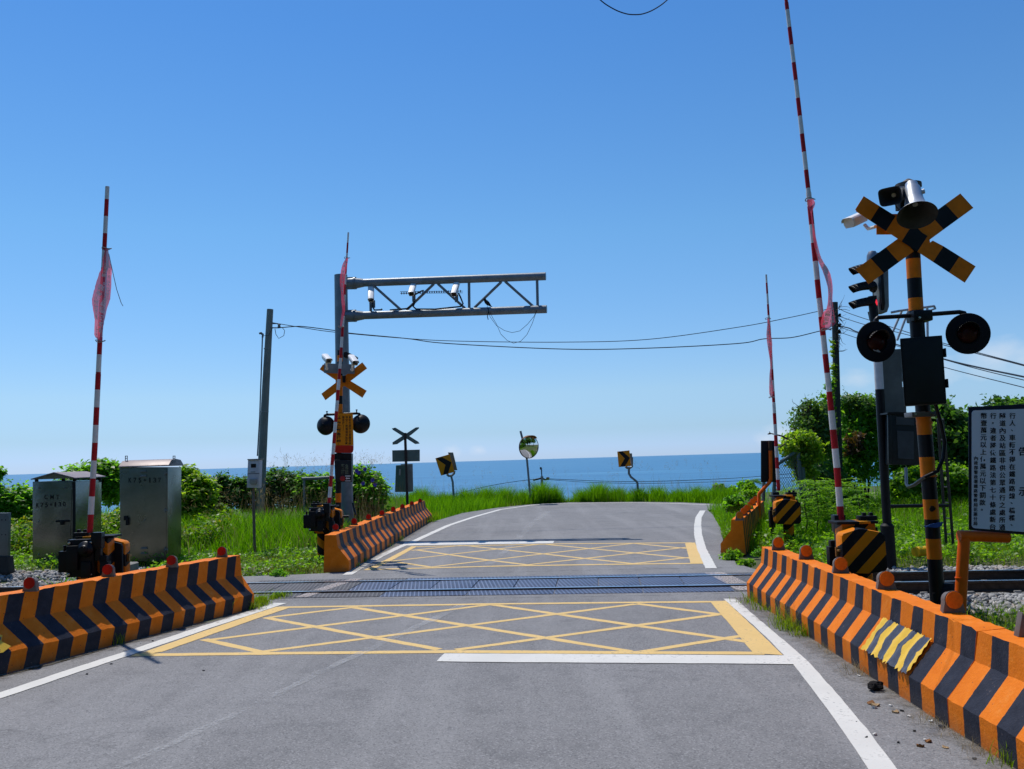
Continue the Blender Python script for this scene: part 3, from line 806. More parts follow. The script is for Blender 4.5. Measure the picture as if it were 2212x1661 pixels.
# reflector discs on the barrier tops
M_ref_body = pm('grey_brown_plastic', (0.15, 0.125, 0.115), 0.6, 0, 0.2, 10, 0.1)
M_ref_red = pm('red_reflector', (0.34, 0.006, 0.004), 0.4, 0, 0.15, 30, 0.1)
M_ref_or = pm('orange_reflector', (0.70, 0.16, 0.006), 0.45, 0, 0.15, 30, 0.1)
def reflector(label, loc, red, group):
    r = thing('barrier_reflector', label, 'reflector', loc, 0, group)
    mb = MB(); pts = [(-0.088, 0)]
    R = 0.066; cz = 0.10
    for i in range(0, 13):
        a = math.pi * (1.08 - 1.16 * i / 12); pts.append((R * 1.06 * math.cos(a), cz + R * 1.06 * math.sin(a)))
    pts.append((0.088, 0))
    front = [Vector((x, -0.045, z)) for x, z in pts]; back = [Vector((x * 0.72, 0.06, z * 0.86)) for x, z in pts]
    nP = len(pts); mb.v = front + back
    mb.f = [list(range(nP)), list(range(2 * nP - 1, nP - 1, -1))] + [[k, nP + k, nP + (k + 1) % nP, (k + 1) % nP] for k in range(nP)]
    mb.mi = [0] * len(mb.f)
    mb.build('housing', M_ref_body, r, bevel=0.004, local=True)
    mb = MB(); mb.lathe([(0.0, 0.0), (R * 0.9, 0.0), (R * 0.98, -0.006), (R * 0.98, -0.012), (0, -0.012)][::1], (0, -0.0465, cz), (0, 1, 0), 28)
    mb.build('disc', M_ref_red if red else M_ref_or, r, local=True)
    return r
tops = 0.65
ord_ = ['first', 'second', 'third', 'fourth', 'fifth', 'sixth', 'seventh', 'eighth']
g_nl = 'red reflectors on the barrier by the steel cabinets'
rr = reflector('red disc reflector nearest the left edge of the picture on the near barrier', G(68, 1277, 0.705), True, g_nl)
for (u, v), lb in zip(((236, 1246), (373, 1225), (481, 1204)), ('red disc reflector in front of the striped gate housing', 'red disc reflector below the tall steel cabinet door', 'red disc reflector nearest the free end of the left barrier by the railway')):
    dup(rr, G(u, v, 0.705), 0, lb, 0.88)
lbs = ['red disc reflector at the near orange end of the far row, beside the gate post', 'second red disc reflector from the near end of the far barrier row', 'third red disc reflector from the near end of the far barrier row',
       'fourth red disc reflector from the near end of the far barrier row', 'fifth red disc reflector from the near end of the far barrier row', 'third red disc reflector from the distant end of the far barrier row',
       'second red disc reflector from the distant end of the far barrier row', 'small red disc reflector at the distant end of the far barrier row']
for (u, v), lb in zip(((726, 1148), (766, 1134), (797, 1124), (826, 1115), (850, 1106), (870, 1100), (890, 1093), (908, 1087)), lbs):
    o = dup(rr, G(u, v, tops), 0, lb, 0.86); o['group'] = 'red reflectors on the far barrier row'
g_nr = 'orange reflectors on the sunlit barrier'
ro = reflector('orange disc reflector on the rounded end of the sunlit barrier by the rails', G(1680, 1188, tops), False, g_nr)
for (u, v), lb in zip(((1740, 1208), (1814, 1238), (1912, 1273), (2056, 1323)), ('orange disc reflector between the barrier end and the near gate housing', 'orange disc reflector touching the near gate housing', 'orange disc reflector in front of the bare rails', 'largest orange disc reflector, at the foot of the orange sign pole')):
    dup(ro, G(u, v, tops), 0, lb)
for (u, v, zz), lb in zip(((1597, 1124, 0), (1606, 1114, 0), (1613, 1107, 0.01), (1619, 1100, 0.02), (1625, 1092, 0.08), (1631, 1086, .16)), ('orange disc at the near end of the overgrown barrier', 'second orange disc of the overgrown barrier, just behind the end one', 'third orange disc of the overgrown barrier', 'fourth orange disc of the overgrown barrier', 'second last orange disc of the overgrown barrier beside the pole', 'last and topmost orange disc beside the bent orange pole')):
    o = dup(ro, G(u, v, tops), 0, lb); o['group'] = 'orange discs on the overgrown barrier'
rr.scale = (0.88,) * 3
# partial plate of the next marker at the picture's edge
r = thing('marker_plate', 'pale marker plate with a grey bracket on the sunlit barrier at the picture edge', 'marker', G(2203, 1375, tops))
mb = MB(); b0 = r.location
mb.prism([b0 + Vector((-0.02, -0.02, 0)), b0 + Vector((0.06, -0.02, 0)), b0 + Vector((0.05, -0.02, 0.1)), b0 + Vector((0.02, -0.02, 0.16))], (0, 0.06, 0))
mb.build('bracket', M_ref_body, r, bevel=0.003)
mb = MB(); mb.prism([b0 + Vector((0.0, -0.17, -0.2)), b0 + Vector((0.13, -0.17, -0.2)), b0 + Vector((0.13, -0.17, 0.12)), b0 + Vector((0.0, -0.17, 0.12))], (0, -0.008, 0))
mb.build('plate', pm('pale_violet_plate', (0.42, 0.36, 0.42), 0.5), r, bevel=0.003)

# ragged sheet on the sunlit barrier
shm, nt, out = new_mat('striped_sheet')
uvn = nt.nodes.new('ShaderNodeUVMap'); uvn.uv_map = 'UVMap'
sp = nt.nodes.new('ShaderNodeSeparateXYZ'); nt.links.new(uvn.outputs[0], sp.inputs[0])
tc = nt.nodes.new('ShaderNodeTexCoord'); n1 = nnoise(nt, 9, 3, 0.5, tc.outputs['Object']); n2 = nnoise(nt, 30, 5, 0.6, tc.outputs['Object'])
zig = nmath(nt, 'ABSOLUTE', nmath(nt, 'SUBTRACT', sp.outputs[1], 0.55))
s_ = nmath(nt, 'ADD', nmath(nt, 'ADD', sp.outputs[0], nmath(nt, 'MULTIPLY', zig, 0.55)), nmath(nt, 'MULTIPLY', n1, 0.35))
k = nmath(nt, 'GREATER_THAN', nmath(nt, 'FRACT', s_), 0.5)
c = nmix(nt, k, nramp(nt, n2, [(0.3, (0.72, 0.42, 0.02)), (0.7, (0.80, 0.50, 0.03))]), nramp(nt, n2, [(0.3, (0.03, 0.035, 0.055)), (0.7, (0.07, 0.075, 0.10))]))
nprincipled(nt, out, c, 0.45, 0, n2, 0.2, 0.003, 0.5)
def sheet(parent, y0, y1, x_of, cut=None, nper=4.0):
    ns, nt_ = 44, 14; mb = MB(); rnd = random.Random(3)
    def P(s, q):
        y = y0 + (y1 - y0) * s
        o = 0.205 * q; z = 0.2 + 0.26 * q
        wv = 0.006 + 0.006 * math.sin(s * 38 + 2 * q) + 0.012 * (abs(math.sin(s * 9 + 1)) * (1 - q) ** 3) 
        nrm = Vector((-0.78, 0, 0.62))
        return Vector((x_of(y) + o, y, z - 0.002)) + nrm * (wv + 0.010)
    for i in range(ns):
        for j in range(nt_):
            c4 = [(i, j), (i + 1, j), (i + 1, j + 1), (i, j + 1)]
            pts = []
            for (a, b) in c4:
                s = a / ns; q = b / nt_
                if b == 0: q += 0.025 * math.sin(a * 1.7) + 0.02 * math.sin(a * 4.1)
                if b == nt_: q += 0.02 * math.sin(a * 2.3) - 0.015 * abs(math.sin(a * 0.35))
                if a in (0, ns): s += 0.01 * math.sin(b * 2.1)
                pts.append(P(s, q))
            mb.face(pts, 0, [(a / ns * nper, b / nt_) for a, b in c4])
    return mb.build('striped_sheet', shm, parent)
sheet(bar_nr1, 6.92, 7.85, lambda y: 2.89 + 0.13 * (y - 6.29) / 5.81)
sh = MB()
# torn remnant on the left barrier
p = nl0 + NLd * 4.55
pts = []
for (s, q) in ((0, 0.1), (0.22, 0.06), (0.33, 0.2), (0.26, 0.42), (0.3, 0.6), (0.2, 0.86), (0.05, 0.8), (-0.1, 0.9), (-0.3, 0.7), (-0.3, 0.1)):
    pts.append((p + NLd * s + NLn * (0.2 * q) + Vector((0, 0, 0.18 + 0.26 * q)) + (Vector((0, 0, 0.62)) - NLn * 0.78) * 0.02, (s * 3, q)))
sh.face([a for a, _ in pts], 0, [b for _, b in pts]); sh.build('torn_sheet', shm, bar_nl)

# ------------------------------------------------------------------ common paints
M_black = pm('black_paint', (0.006, 0.0065, 0.009), 0.4, 0, 0.3, 12, 0.12, 0.1)
M_blackm = pm('matt_black_steel', (0.008, 0.0085, 0.01), 0.6, 0, 0.3, 12, 0.2, 0.1)
M_signal_y = pm('signal_yellow', (0.66, 0.165, 0.001), 0.5, 0, 0.14, 8, 0.12, 0.1)
M_steel = pm('galvanised_steel', (0.17, 0.195, 0.22), 0.45, 0.3, 0.2, 5, 0.15, dirt=0.25, dirtcol=(0.16, 0.17, 0.18))
M_bolt = pm('bright_bolt', (0.6, 0.6, 0.6), 0.3, 1.0)
M_red = pm('gate_red', (0.42, 0.010, 0.016), 0.5, 0, 0.25, 9, 0.12)
M_white = pm('gate_white', (0.68, 0.68, 0.67), 0.5, 0, 0.12, 9, 0.12, dirt=0.25, dirtcol=(0.35, 0.33, 0.31))
M_grey = pm('grey_paint', (0.26, 0.28, 0.29), 0.5, 0, 0.15, 6)
M_camwhite = pm('camera_white', (0.75, 0.75, 0.74), 0.4, 0, 0.06, 9)
M_glass = pm('dark_lens_glass', (0.012, 0.012, 0.014), 0.12)
DY = (0.70, 0.0, 0.70)
M_diag = stripes_mat('hazard_diagonal', (0.66, 0.19, 0.001), (0.006, 0.006, 0.008), (-0.707, 0.2, 0.707), 0.215, 0.3)
M_plate = stripes_mat('hazard_plate', (0.60, 0.22, 0.006), (0.008, 0.008, 0.009), (1, 0, 0), 0.46, 0.12, 0.03, 0.5, 0.12, 0.28)
M_diag2 = stripes_mat('hazard_post_diagonal', (0.66, 0.19, 0.001), (0.006, 0.006, 0.008), (-0.6, 0.1, 0.8), 0.26, 0.1)

# ------------------------------------------------------------------ crossing gates
def gate_machine(name, label, loc, rz):
    r = thing(name, label, 'crossing gate', loc, rz, 'crossing gates with raised arms')
    def L(x, y, z): return Vector((x, y, z))
    mb = MB()
    mb.lathe([(0.21, -0.25), (0.21, 0.0), (0.17, 0.03), (0.12, 0.10), (0.108, 0.12)], L(0, 0, 0), n=20); mb.build('base', M_blackm, r, local=True)
    mb = MB(); mb.lathe([(0.105, 0.12), (0.105, 0.66)], L(0, 0, 0), n=24); mb.build('post', M_diag2, r, local=True)
    # rounded motor housing with a slightly peaked cover facing the front
    mb = MB()
    fr = [(-0.235, 0.575), (-0.25, 0.62), (-0.245, 0.955), (-0.225, 0.99), (-0.06, 1.035), (0.0, 1.035), (0.2, 0.99), (0.235, 0.95), (0.245, 0.60), (0.215, 0.55), (0.0, 0.545), (-0.2, 0.555)]
    mb.prism([L(x - 0.10, -0.36, z) for x, z in fr], (0, 0.2, 0)); mb.build('motor_housing', M_diag, r, bevel=0.03, local=True)
    mb = MB(); mb.prism([L(x * 0.93 - 0.10, -0.155, 0.54 + (z - 0.545) * 0.97) for x, z in fr], (0, 0.06, 0)); mb.build('housing_seam', M_blackm, r, bevel=0.006, local=True)
    mb = MB()
    mb.box(L(-0.05, 0.02, 0.81), (0.38, 0.24, 0.52)); mb.build('gear_case', M_diag, r, bevel=0.02, local=True)
    mb = MB(); mb.box(L(-0.08, 0.0, 1.082), (0.46, 0.3, 0.03)); mb.build('top_plate', M_plate, r, bevel=0.006, local=True)
    mb = MB()
    mb.box(L(0.10, 0.05, 1.12), (0.19, 0.14, 0.05)); mb.box(L(0.07, 0.05, 1.155), (0.04, 0.05, 0.05)); mb.box(L(0.15, 0.05, 1.155), (0.04, 0.05, 0.05))
    mb.build('top_bracket', M_blackm, r, bevel=0.006, local=True)
    # arm side mechanism
    mb = MB()
    mb.box(L(0.04, 0.21, 0.84), (0.32, 0.13, 0.46)); mb.box(L(0.12, 0.30, 0.85), (0.14, 0.07, 0.30)); mb.box(L(-0.04, 0.29, 0.70), (0.12, 0.06, 0.2))
    mb.lathe([(0.10, 0), (0.10, 0.05), (0.05, 0.09), (0.05, 0.12)], L(-0.03, 0.27, 0.95), (0, 1, 0), 18)
    mb.build('crank_mechanism', M_black, r, bevel=0.012, local=True)
    mb = MB(); mb.box(L(0.26, 0.2, 0.80), (0.11, 0.1, 0.26)); mb.lathe([(0.018, 0), (0.018, 0.07)], L(0.26, 0.2, 0.93), n=10); mb.build('contact_box', M_black, r, bevel=0.01, local=True)
    for (x, z) in ((-0.09, 1.03), (0.17, 1.03), (0.17, 0.65), (-0.09, 0.64)):
        mb = MB(); mb.lathe([(0.016, 0), (0.016, 0.02), (0.0, 0.026)], L(x, 0.28, z), (0, 1, 0), 8); mb.build('bolt', M_bolt, r, local=True)
    # arm socket and the weights below
    mb = MB(); mb.box(L(-0.155, 0.24, 1.05), (0.13, 0.12, 0.2)); mb.box(L(-0.17, 0.24, 0.90), (0.07, 0.08, 0.2)); mb.build('arm_socket', M_black, r, bevel=0.008, local=True)
    mb = MB(); mb.box(L(-0.25, 0.24, 0.62), (0.10, 0.11, 0.34)); mb.box(L(-0.25, 0.24, 0.38), (0.055, 0.07, 0.16)); mb.box(L(-0.23, 0.24, 0.82), (0.09, 0.08, 0.08)); mb.build('counterweight', M_blackm, r, bevel=0.006, local=True)
    mb = MB(); mb.box(L(-0.362, -0.24, 0.78), (0.03, 0.03, 0.1)); mb.box(L(-0.362, -0.28, 0.80), (0.02, 0.09, 0.02)); mb.build('latch', pm('brass_latch', (0.35, 0.2, 0.06), 0.4, 0.6), r, local=True)
    return r
g_nr_ = gate_machine('crossing_gate', 'nearest crossing gate, striped housing beside the sunlit barrier, arm rising out of the picture', (3.90, 10.35, 0), 0.0)
g_fr_ = dup(g_nr_, (5.36, 17.95, -0.05), 0.02, 'distant crossing gate on a striped post among weeds, next to the black sign back')
g_nl_ = dup(g_nr_, (-5.37, 11.55, 0), math.radians(184), 'crossing gate before the steel cabinets with its black crank side turned to the road')
g_fl_ = dup(g_nr_, (-3.86, 18.15, 0), math.radians(178), 'far crossing gate at the end of the far barrier row before the gantry pole')
def arm(gate, pts, Y, rads, band, start_red=True, joints=()):
    P = [A(u, v, Y) for u, v in pts]
    # smooth polyline resampled by length, exact band edges
    seg = [0]
    for a, b in zip(P[:-1], P[1:]): seg.append(seg[-1] + (b - a).length)
    def at(s):
        for i in range(len(P) - 1):
            if s <= seg[i + 1] or i == len(P) - 2:
                return P[i].lerp(P[i + 1], (s - seg[i]) / (seg[i + 1] - seg[i]))
    Lt = seg[-1]; mb = MB(); s = 0; red = start_red
    path = []; rr_ = []; ms = []
    def rad(s):
        q = s / Lt
        for (q0, q1, ra, rb) in rads:
            if q <= q1: return ra + (rb - ra) * (q - q0) / (q1 - q0)
        return rads[-1][3]
    edges = sorted(set([0.0, Lt] + [band * i for i in range(1, int(Lt / band) + 1)] + [q * Lt for (q, _, _, _) in rads[1:]]))
    for a, b in zip(edges[:-1], edges[1:]):
        if b - a < 1e-4: continue
        red = (int((a + 1e-4) / band) % 2 == 0) == start_red
        ra = rad(a + 1e-4); rb = rad(b - 1e-4)
        if path and abs(rr_[-1] - ra) > 0.0015:
            path.append(at(a) + (at(b) - at(a)) * 1e-3); rr_.append(ra); ms.append(0 if red else 1)
        elif not path: path.append(at(a)); rr_.append(ra)
        path.append(at(b)); rr_.append(rb); ms.append(0 if red else 1)
    mb.tube(path, rr_, 14, ms=ms)
    return mb.build('boom_arm', [M_red, M_white], gate)
R3_ = [(0, .34, .037, .034), (.34, .68, .031, .027), (.68, 1, .023, .016)]
arm(g_nr_, [(1818, 1135), (1808, 1009), (1795, 880), (1769, 640), (1745, 400), (1720, 180), (1697, -10), (1680, -150), (1668, -260)], 10.55, [(0, .17, .0385, .037), (.17, .50, .0335, .031), (.50, .80, .0265, .0235), (.80, 1, .02, .014)], 0.222)
arm(g_fr_, [(1682, 1060), (1675, 930), (1665, 760), (1655, 593)], 18.2, [(0, .40, .036, .034), (.40, .80, .031, .027), (.80, 1, .022, .018)], 0.222, True)
arm(g_nl_, [(194, 1150), (205, 960), (218, 690), (232, 403)], 11.3, [(0, .45, .036, .033), (.45, 1, .031, .026)], 0.222, True)
arm(g_fl_, [(710, 1098), (721, 960), (737, 760), (745, 620), (752.5, 502)], 17.95, [(0, .45, .035, .033), (.45, .78, .030, .026), (.78, 1, .021, .017)], 0.2135)

# ------------------------------------------------------------------ cloth banners tied to the arms
bnm, nt, out = new_mat('faded_banner_cloth')
tc = nt.nodes.new('ShaderNodeTexCoord'); n1 = nnoise(nt, 3.2, 4, 0.6, tc.outputs['Object']); n2 = nnoise(nt, 160, 2, 0.5, tc.outputs['Object'])
c = nramp(nt, n1, [(0.3, (0.42, 0.05, 0.07)), (0.7, (0.55, 0.11, 0.15))])
pr = nt.nodes.new('ShaderNodeBsdfPrincipled'); nt.links.new(c, pr.inputs['Base Color']); pr.inputs['Roughness'].default_value = 0.7
tl = nt.nodes.new('ShaderNodeBsdfTranslucent'); nt.links.new(nmix(nt, 1.0, c, (1.5, 1.2, 1.5), 'MULTIPLY'), tl.inputs['Color'])
tp = nt.nodes.new('ShaderNodeBsdfTransparent')
mx = nt.nodes.new('ShaderNodeMixShader'); mx.inputs[0].default_value = 0.45; nt.links.new(pr.outputs[0], mx.inputs[1]); nt.links.new(tl.outputs[0], mx.inputs[2])
mx2 = nt.nodes.new('ShaderNodeMixShader'); mx2.inputs[0].default_value = 0.16; nt.links.new(mx.outputs[0], mx2.inputs[1]); nt.links.new(tp.outputs[0], mx2.inputs[2])
nt.links.new(mx2.outputs[0], out.inputs['Surface'])
M_bnletter = pm('banner_lettering', (0.62, 0.55, 0.58), 0.6)
M_cord = pm('grey_cord', (0.20, 0.19, 0.2), 0.8)
def banner(label, Y, rows, lines, tsize):
    """rows: (u_left, v_left, u_right, v_right, depth offset left, right) from the bottom to the top of the cloth"""
    rows3 = [(A(ul, vl, Y + dl), A(ur, vr, Y + dr)) for ul, vl, ur, vr, dl, dr in rows]
    ctr = rows3[len(rows3) // 2][0]
    r = thing('cloth_banner', label, 'banner', ctr, 0, 'torn pink warning banners tied to the gate arms')
    ns = (len(rows3) - 1) * 6; nw = 8
    def S(s, q):
        s = max(0, min(1, s)) * (len(rows3) - 1); i = min(int(s), len(rows3) - 2); f = s - i
        def cr(k):
            p = [rows3[max(0, min(len(rows3) - 1, i + d))][k] for d in (-1, 0, 1, 2)]
            return 0.5 * ((2 * p[1]) + (p[2] - p[0]) * f + (2 * p[0] - 5 * p[1] + 4 * p[2] - p[3]) * f * f + (3 * p[1] - p[0] - 3 * p[2] + p[3]) * f ** 3)
        a, b = cr(0), cr(1)
        return a.lerp(b, q) + Vector((0, 0.05 * math.sin(q * 3.1 + s * 1.3) * min(1, (b - a).length * 4), 0))
    mb = MB(); i0 = 0
    for i in range(ns + 1):
        for j in range(nw + 1):
            mb.v.append(S(i / ns, j / nw + (random.uniform(-0.02, 0.02) if j in (0, nw) else 0)))
    for i in range(ns):
        for j in range(nw):
            a = i * (nw + 1) + j; mb.f.append([a, a + 1, a + nw + 2, a + nw + 1]); mb.mi.append(0)
    mb.build('cloth', bnm, r, recalc=False)
    Lt = sum((rows3[i + 1][0] - rows3[i][0]).length for i in range(len(rows3) - 1))
    mb = MB()
    for body, q0, q1, s0, s1, flip in lines:
        vs, fs = text_geo(body, 1.0, 0.015, 'LEFT')
        xs = [v[0] for v in vs]; ys = [v[1] for v in vs]; x0, x1, y0, y1 = min(xs), max(xs), min(ys), max(ys)
        pts = []
        for x, y in vs:
            s = s0 + (s1 - s0) * (x - x0) / (x1 - x0); q = q0 + (q1 - q0) * (y1 - y) / (y1 - y0)
            p = S(s, q); pts.append(p + Vector((0, -0.006, 0)))
        mb.raw(pts, fs, 0)
    mb.build('lettering', M_bnletter, r, smooth=False, recalc=False)
    for e in (0, -1):
        mb = MB()
        c0 = (rows3[e][0] + rows3[e][1]) / 2
        ring = [c0 + Vector((0.055 * math.cos(t), 0.055 * math.sin(t) + 0.0, 0.01 * math.sin(2 * t))) for t in np.linspace(0, 6.3, 14)]
        mb.tube(ring, 0.006, 6)
        mb.build('tie_cord', M_cord, r)
    return r, mb
# near left (reads upwards)
b1, _ = banner('wide torn pink banner with white characters on the gate arm before the steel cabinets', 11.2,
    [(213, 735, 221, 738, 0, 0), (202, 722, 222, 728, -.04, .02), (203, 690, 226, 700, -.1, .05), (201, 652, 230, 662, -.12, .06), (207, 625, 236, 640, -.1, .08), (214, 590, 241, 600, -.06, .1), (219, 573, 244, 585, -.04, .08), (222, 560, 237, 560, 0, .03), (228, 537, 233, 537, 0, 0)],
    [('放下中，闖越逕行舉發。警鈴響起，', 0.16, 0.50, 0.06, 0.82, 0), ('最高可罰款90,000元並吊扣駕照', 0.58, 0.92, 0.16, 0.86, 0)], 0.1)
mb = MB(); mb.tube([A(235, 548, 11.25), A(243, 585, 11.25), A(252, 625, 11.25), A(262, 655, 11.25)], 0.004, 6); mb.tube([A(262, 655, 11.25), A(266, 661, 11.25)], 0.004, 5); mb.build('loose_cord', M_cord, b1)
b2, _ = banner('long narrow pink banner hanging off the nearest gate arm and billowing at its lower end', 10.4,
    [(1782, 712, 1787, 712, 0, 0), (1776, 704, 1800, 702, -.05, .05), (1779, 676, 1802, 690, -.1, .1), (1784, 665, 1801, 655, -.1, .1), (1786, 625, 1801, 620, -.05, .1), (1779, 590, 1792, 588, 0, .05), (1767, 560, 1774, 558, 0, 0), (1757, 520, 1764, 520, 0, 0), (1754, 490, 1759, 490, -.03, 0), (1750, 460, 1755, 460, -.04, 0), (1746, 446, 1760, 442, -.05, .03), (1744, 430, 1756, 431, 0, 0)],
    [('警鈴響起，平交道。闖越逕行舉發', 0.12, 0.5, 0.1, 0.6, 0), ('最高可罰款90,000元並吊扣', 0.55, 0.9, 0.12, 0.55, 0)], 0.1)
b3, _ = banner('slim pink banner wrapped along the distant gate arm above the black sign back', 18.05,
    [(1666, 858, 1668, 858, 0, 0), (1663, 852, 1670, 850, -.03, .03), (1662, 835, 1669, 835, -.05, .03), (1662, 810, 1667, 810, 0, 0), (1664, 790, 1668, 790, 0, 0), (1662, 770, 1668, 770, -.03, .03), (1658, 740, 1667, 740, -.05, .05), (1656, 720, 1665, 722, -.03, .03), (1657, 700, 1664, 704, 0, .03), (1657, 688, 1661, 688, 0, 0)],
    [('闖越逕行舉發。警鈴響起', 0.12, 0.48, 0.08, 0.9, 0), ('最高可罰款90,000元並吊扣', 0.55, 0.9, 0.06, 0.86, 0)], 0.1)
b4, _ = banner('red pink banner folded along the far gate arm in front of the gantry pole', 17.8,
    [(735, 706, 738, 706, 0, 0), (736, 690, 741, 692, 0, 0), (739, 670, 745, 672, 0, 0), (738, 655, 745, 655, 0, 0), (737, 630, 743, 635, -.03, .03), (734, 612, 744, 615, -.05, .03), (735, 590, 747, 590, -.06, .06), (739, 573, 750, 575, -.05, .05), (748, 557, 752, 557, 0, 0)],
    [('請暫停平交道，響起', 0.3, 0.75, 0.5, 0.94, 0)], 0.1)
# ------------------------------------------------------------------ signal posts
def px_poly(pts, Y): return [A(u, v, Y) for u, v in pts]
def plate(mb, pts, Y, depth, m=0): mb.prism(px_poly(pts, Y), (0, depth, 0), m)
def banded_post(mb, pts, Y, r, bands, n=20):
    """post through pixel points; bands = [(v_top, v_bottom, material index)] from top to bottom"""
    P = [A(u, v, Y) for u, v in pts]
    def at(v):
        for (a, b) in zip(pts[:-1], pts[1:]):
            if min(a[1], b[1]) - 1e-6 <= v <= max(a[1], b[1]) + 1e-6:
                f = (v - a[1]) / (b[1] - a[1]); return A(a[0] + (b[0] - a[0]) * f, v, Y)
        return A(*pts[-1], Y)
    path = [at(bands[0][0])] + [at(b[1]) for b in bands]
    mb.tube(path, r, n, ms=[b[2] for b in bands])
Y0 = 10.7
sig = thing('crossing_signal', 'tall yellow and black crossing signal with crossbuck, bell and twin dark lamps', 'crossing signal', G(2027, 1312))
pp = [(1966, 440), (1977, 640), (1992, 870), (2013, 1121), (2026, 1306)]
bands = [(440, 560, 0), (560, 602, 1), (602, 644.5, 0), (644.5, 671, 1), (671, 890, 0), (890, 939, 1), (939, 987, 0), (987, 1029, 1), (1029, 1078, 0), (1078, 1121, 1), (1121, 1163, 0), (1163, 1207, 1), (1207, 1306, 0)]
mb = MB(); banded_post(mb, pp, Y0, 0.0835, bands, 24); mb.build('post', [M_black, M_signal_y], sig)
b = G(2027, 1312); b = Vector((b.x, Y0, 0))
mb = MB(); mb.lathe([(0.24, -0.2), (0.24, 0.01), (0.2, 0.03), (0.13, 0.24), (0.09, 0.32)], b, n=20)
for k in range(4):
    a = k * math.pi / 2 + 0.4; mb.box(b + Vector((0.14 * math.cos(a), 0.14 * math.sin(a), 0.12)), (0.16, 0.012, 0.2), Matrix.Rotation(a, 3, 'Z'))
mb.build('base', M_blackm, sig)
for v in (914, 1028):
    mb = MB(); p = A(1995 + (v - 890) * 0.085, v, Y0); mb.lathe([(0.09, -0.012), (0.093, -0.012), (0.093, 0.012), (0.09, 0.012)], p, n=20); mb.build('collar', M_signal_y, sig)
# crossbuck boards: bands along each board
def reg6(x, y): return (1782.0 + 0.1950 * x, 351.0 + 0.1950 * y)
def board(c0, c1, c2, c3, Y, nb, name, notch=False, mats=None):
    """corners: c0,c1 = short edge at start (upper, lower), c2,c3 = short edge at end"""
    P0, P1, P2, P3 = [A(*reg6(*c), Y) for c in (c0, c1, c2, c3)]
    mb = MB(); th = Vector((0, 0.006, 0)); rnd = random.Random(5)
    for k in range(nb):
        f0, f1 = k / nb, (k + 1) / nb
        a, b2 = P0.lerp(P2, f0), P0.lerp(P2, f1); c, d = P1.lerp(P3, f0), P1.lerp(P3, f1)
        poly = [a, b2, d, c]
        if notch and k == nb // 2 + 1:
            poly = [a.lerp(b2, 0.0)] + [a.lerp(b2, t) + (c - a) * q for t, q in ((0.02, 0.02), (0.1, 0.13), (0.2, 0.1), (0.3, 0.22), (0.36, 0.05))] + [b2, d, c]
        if k == 0 and notch: poly = [a, b2, d, d.lerp(c, 0.93), c.lerp(d, 0.05) + (a - c) * 0.08, c + (a - c) * 0.04]
        i = len(mb.f); mb.prism(poly, th, 0 if k % 2 == 0 else 1)
    o = mb.build(name, mats or [M_signal_y, M_black], sig, smooth=False)
    bm = bmesh.new(); bm.from_mesh(o.data); bmesh.ops.triangulate(bm, faces=[f for f in bm.faces if len(f.verts) > 4]); bm.to_mesh(o.data); bm.free()
board((430, 372), (330, 530), (1670, 1150), (1550, 1330), Y0 - 0.13, 7, 'crossbuck_board', True)
board((340, 1182), (487, 1345), (1500, 342), (1645, 502), Y0 - 0.115, 7, 'crossbuck_board')
mb = MB(); plate(mb, [reg6(x, y) for x, y in ((570, 570), (1000, 568), (1000, 795), (572, 797))], Y0 - 0.05, 0.008); mb.build('mounting_plate', M_signal_y, sig)
mb = MB()
mb.tube([A(1966, 440, Y0), A(1963, 408, Y0)], 0.07, 16); mb.lathe([(0.15, 0), (0.1, 0.03), (0.02, 0.08), (0.0, 0.085)], A(1962.5, 400.5, Y0), n=18); mb.lathe([(0.14, 0), (0.15, 0.0), (0.15, 0.05), (0.14, 0.05)], A(1962.5, 406, Y0), n=18)
mb.build('post_cap', pm('weathered_bronze', (0.09, 0.075, 0.065), 0.6, 0.3, 0.3, 9), sig)
# silver bell
bc = A(*reg6(965, 285), Y0 - 0.30); bm_ = A(*reg6(1022, 585), Y0 - 0.52); ax = (bm_ - bc)
Lb = ax.length
mb = MB()
prof = [(0.0, -0.06), (0.07, -0.055), (0.075, 0.0), (0.062, 0.0), (0.09, 0.01), (0.098, 0.06), (0.10, 0.16), (0.115, 0.24), (0.145, 0.31), (0.19, 0.355), (0.218, 0.372), (0.222, 0.38), (0.214, 0.38), (0.17, 0.345), (0.12, 0.28), (0.085, 0.2), (0.0, 0.19)]
kz = Lb / 0.38
mb.lathe([(r, z * kz) for r, z in prof[:12]], bc, ax, 36, cap=False); mb.lathe([(r, z * kz) for r, z in prof[11:]], bc, ax, 36, m=1, cap=False)
for s in (-1, 1):
    q = Vector((0, 0, 1)).rotation_difference(ax.normalized()); mb.lathe([(0.03, 0), (0.03, 0.03), (0.0, 0.035)], bc + q @ Vector((s * 0.095, 0, 0.10)), q @ Vector((s, 0, 0)), 12)
mb.build('bell', [pm('silver_paint', (0.50, 0.52, 0.55), 0.38, 0.55, 0.06, 5, 0.08), pm('bell_inside', (0.035, 0.036, 0.036), 0.7, 0, 0.3, 9)], sig)
mb = MB(); q = Vector((0, 0, 1)).rotation_difference(ax.normalized()); mb.lathe([(0.0, 0), (0.03, 0.0), (0.03, -0.02), (0.0, -0.02)], bc + ax * 0.62, ax, 14); mb.build('bell_boss', M_grey, sig)
mb = MB(); mb.tube([A(1962, 412, Y0), bc + ax * 0.1 + Vector((0, 0.1, 0))], 0.025, 8); mb.box(A(*reg6(850, 430), Y0 - 0.15), (0.10, 0.14, 0.2)); mb.build('bell_bracket', M_blackm, sig)
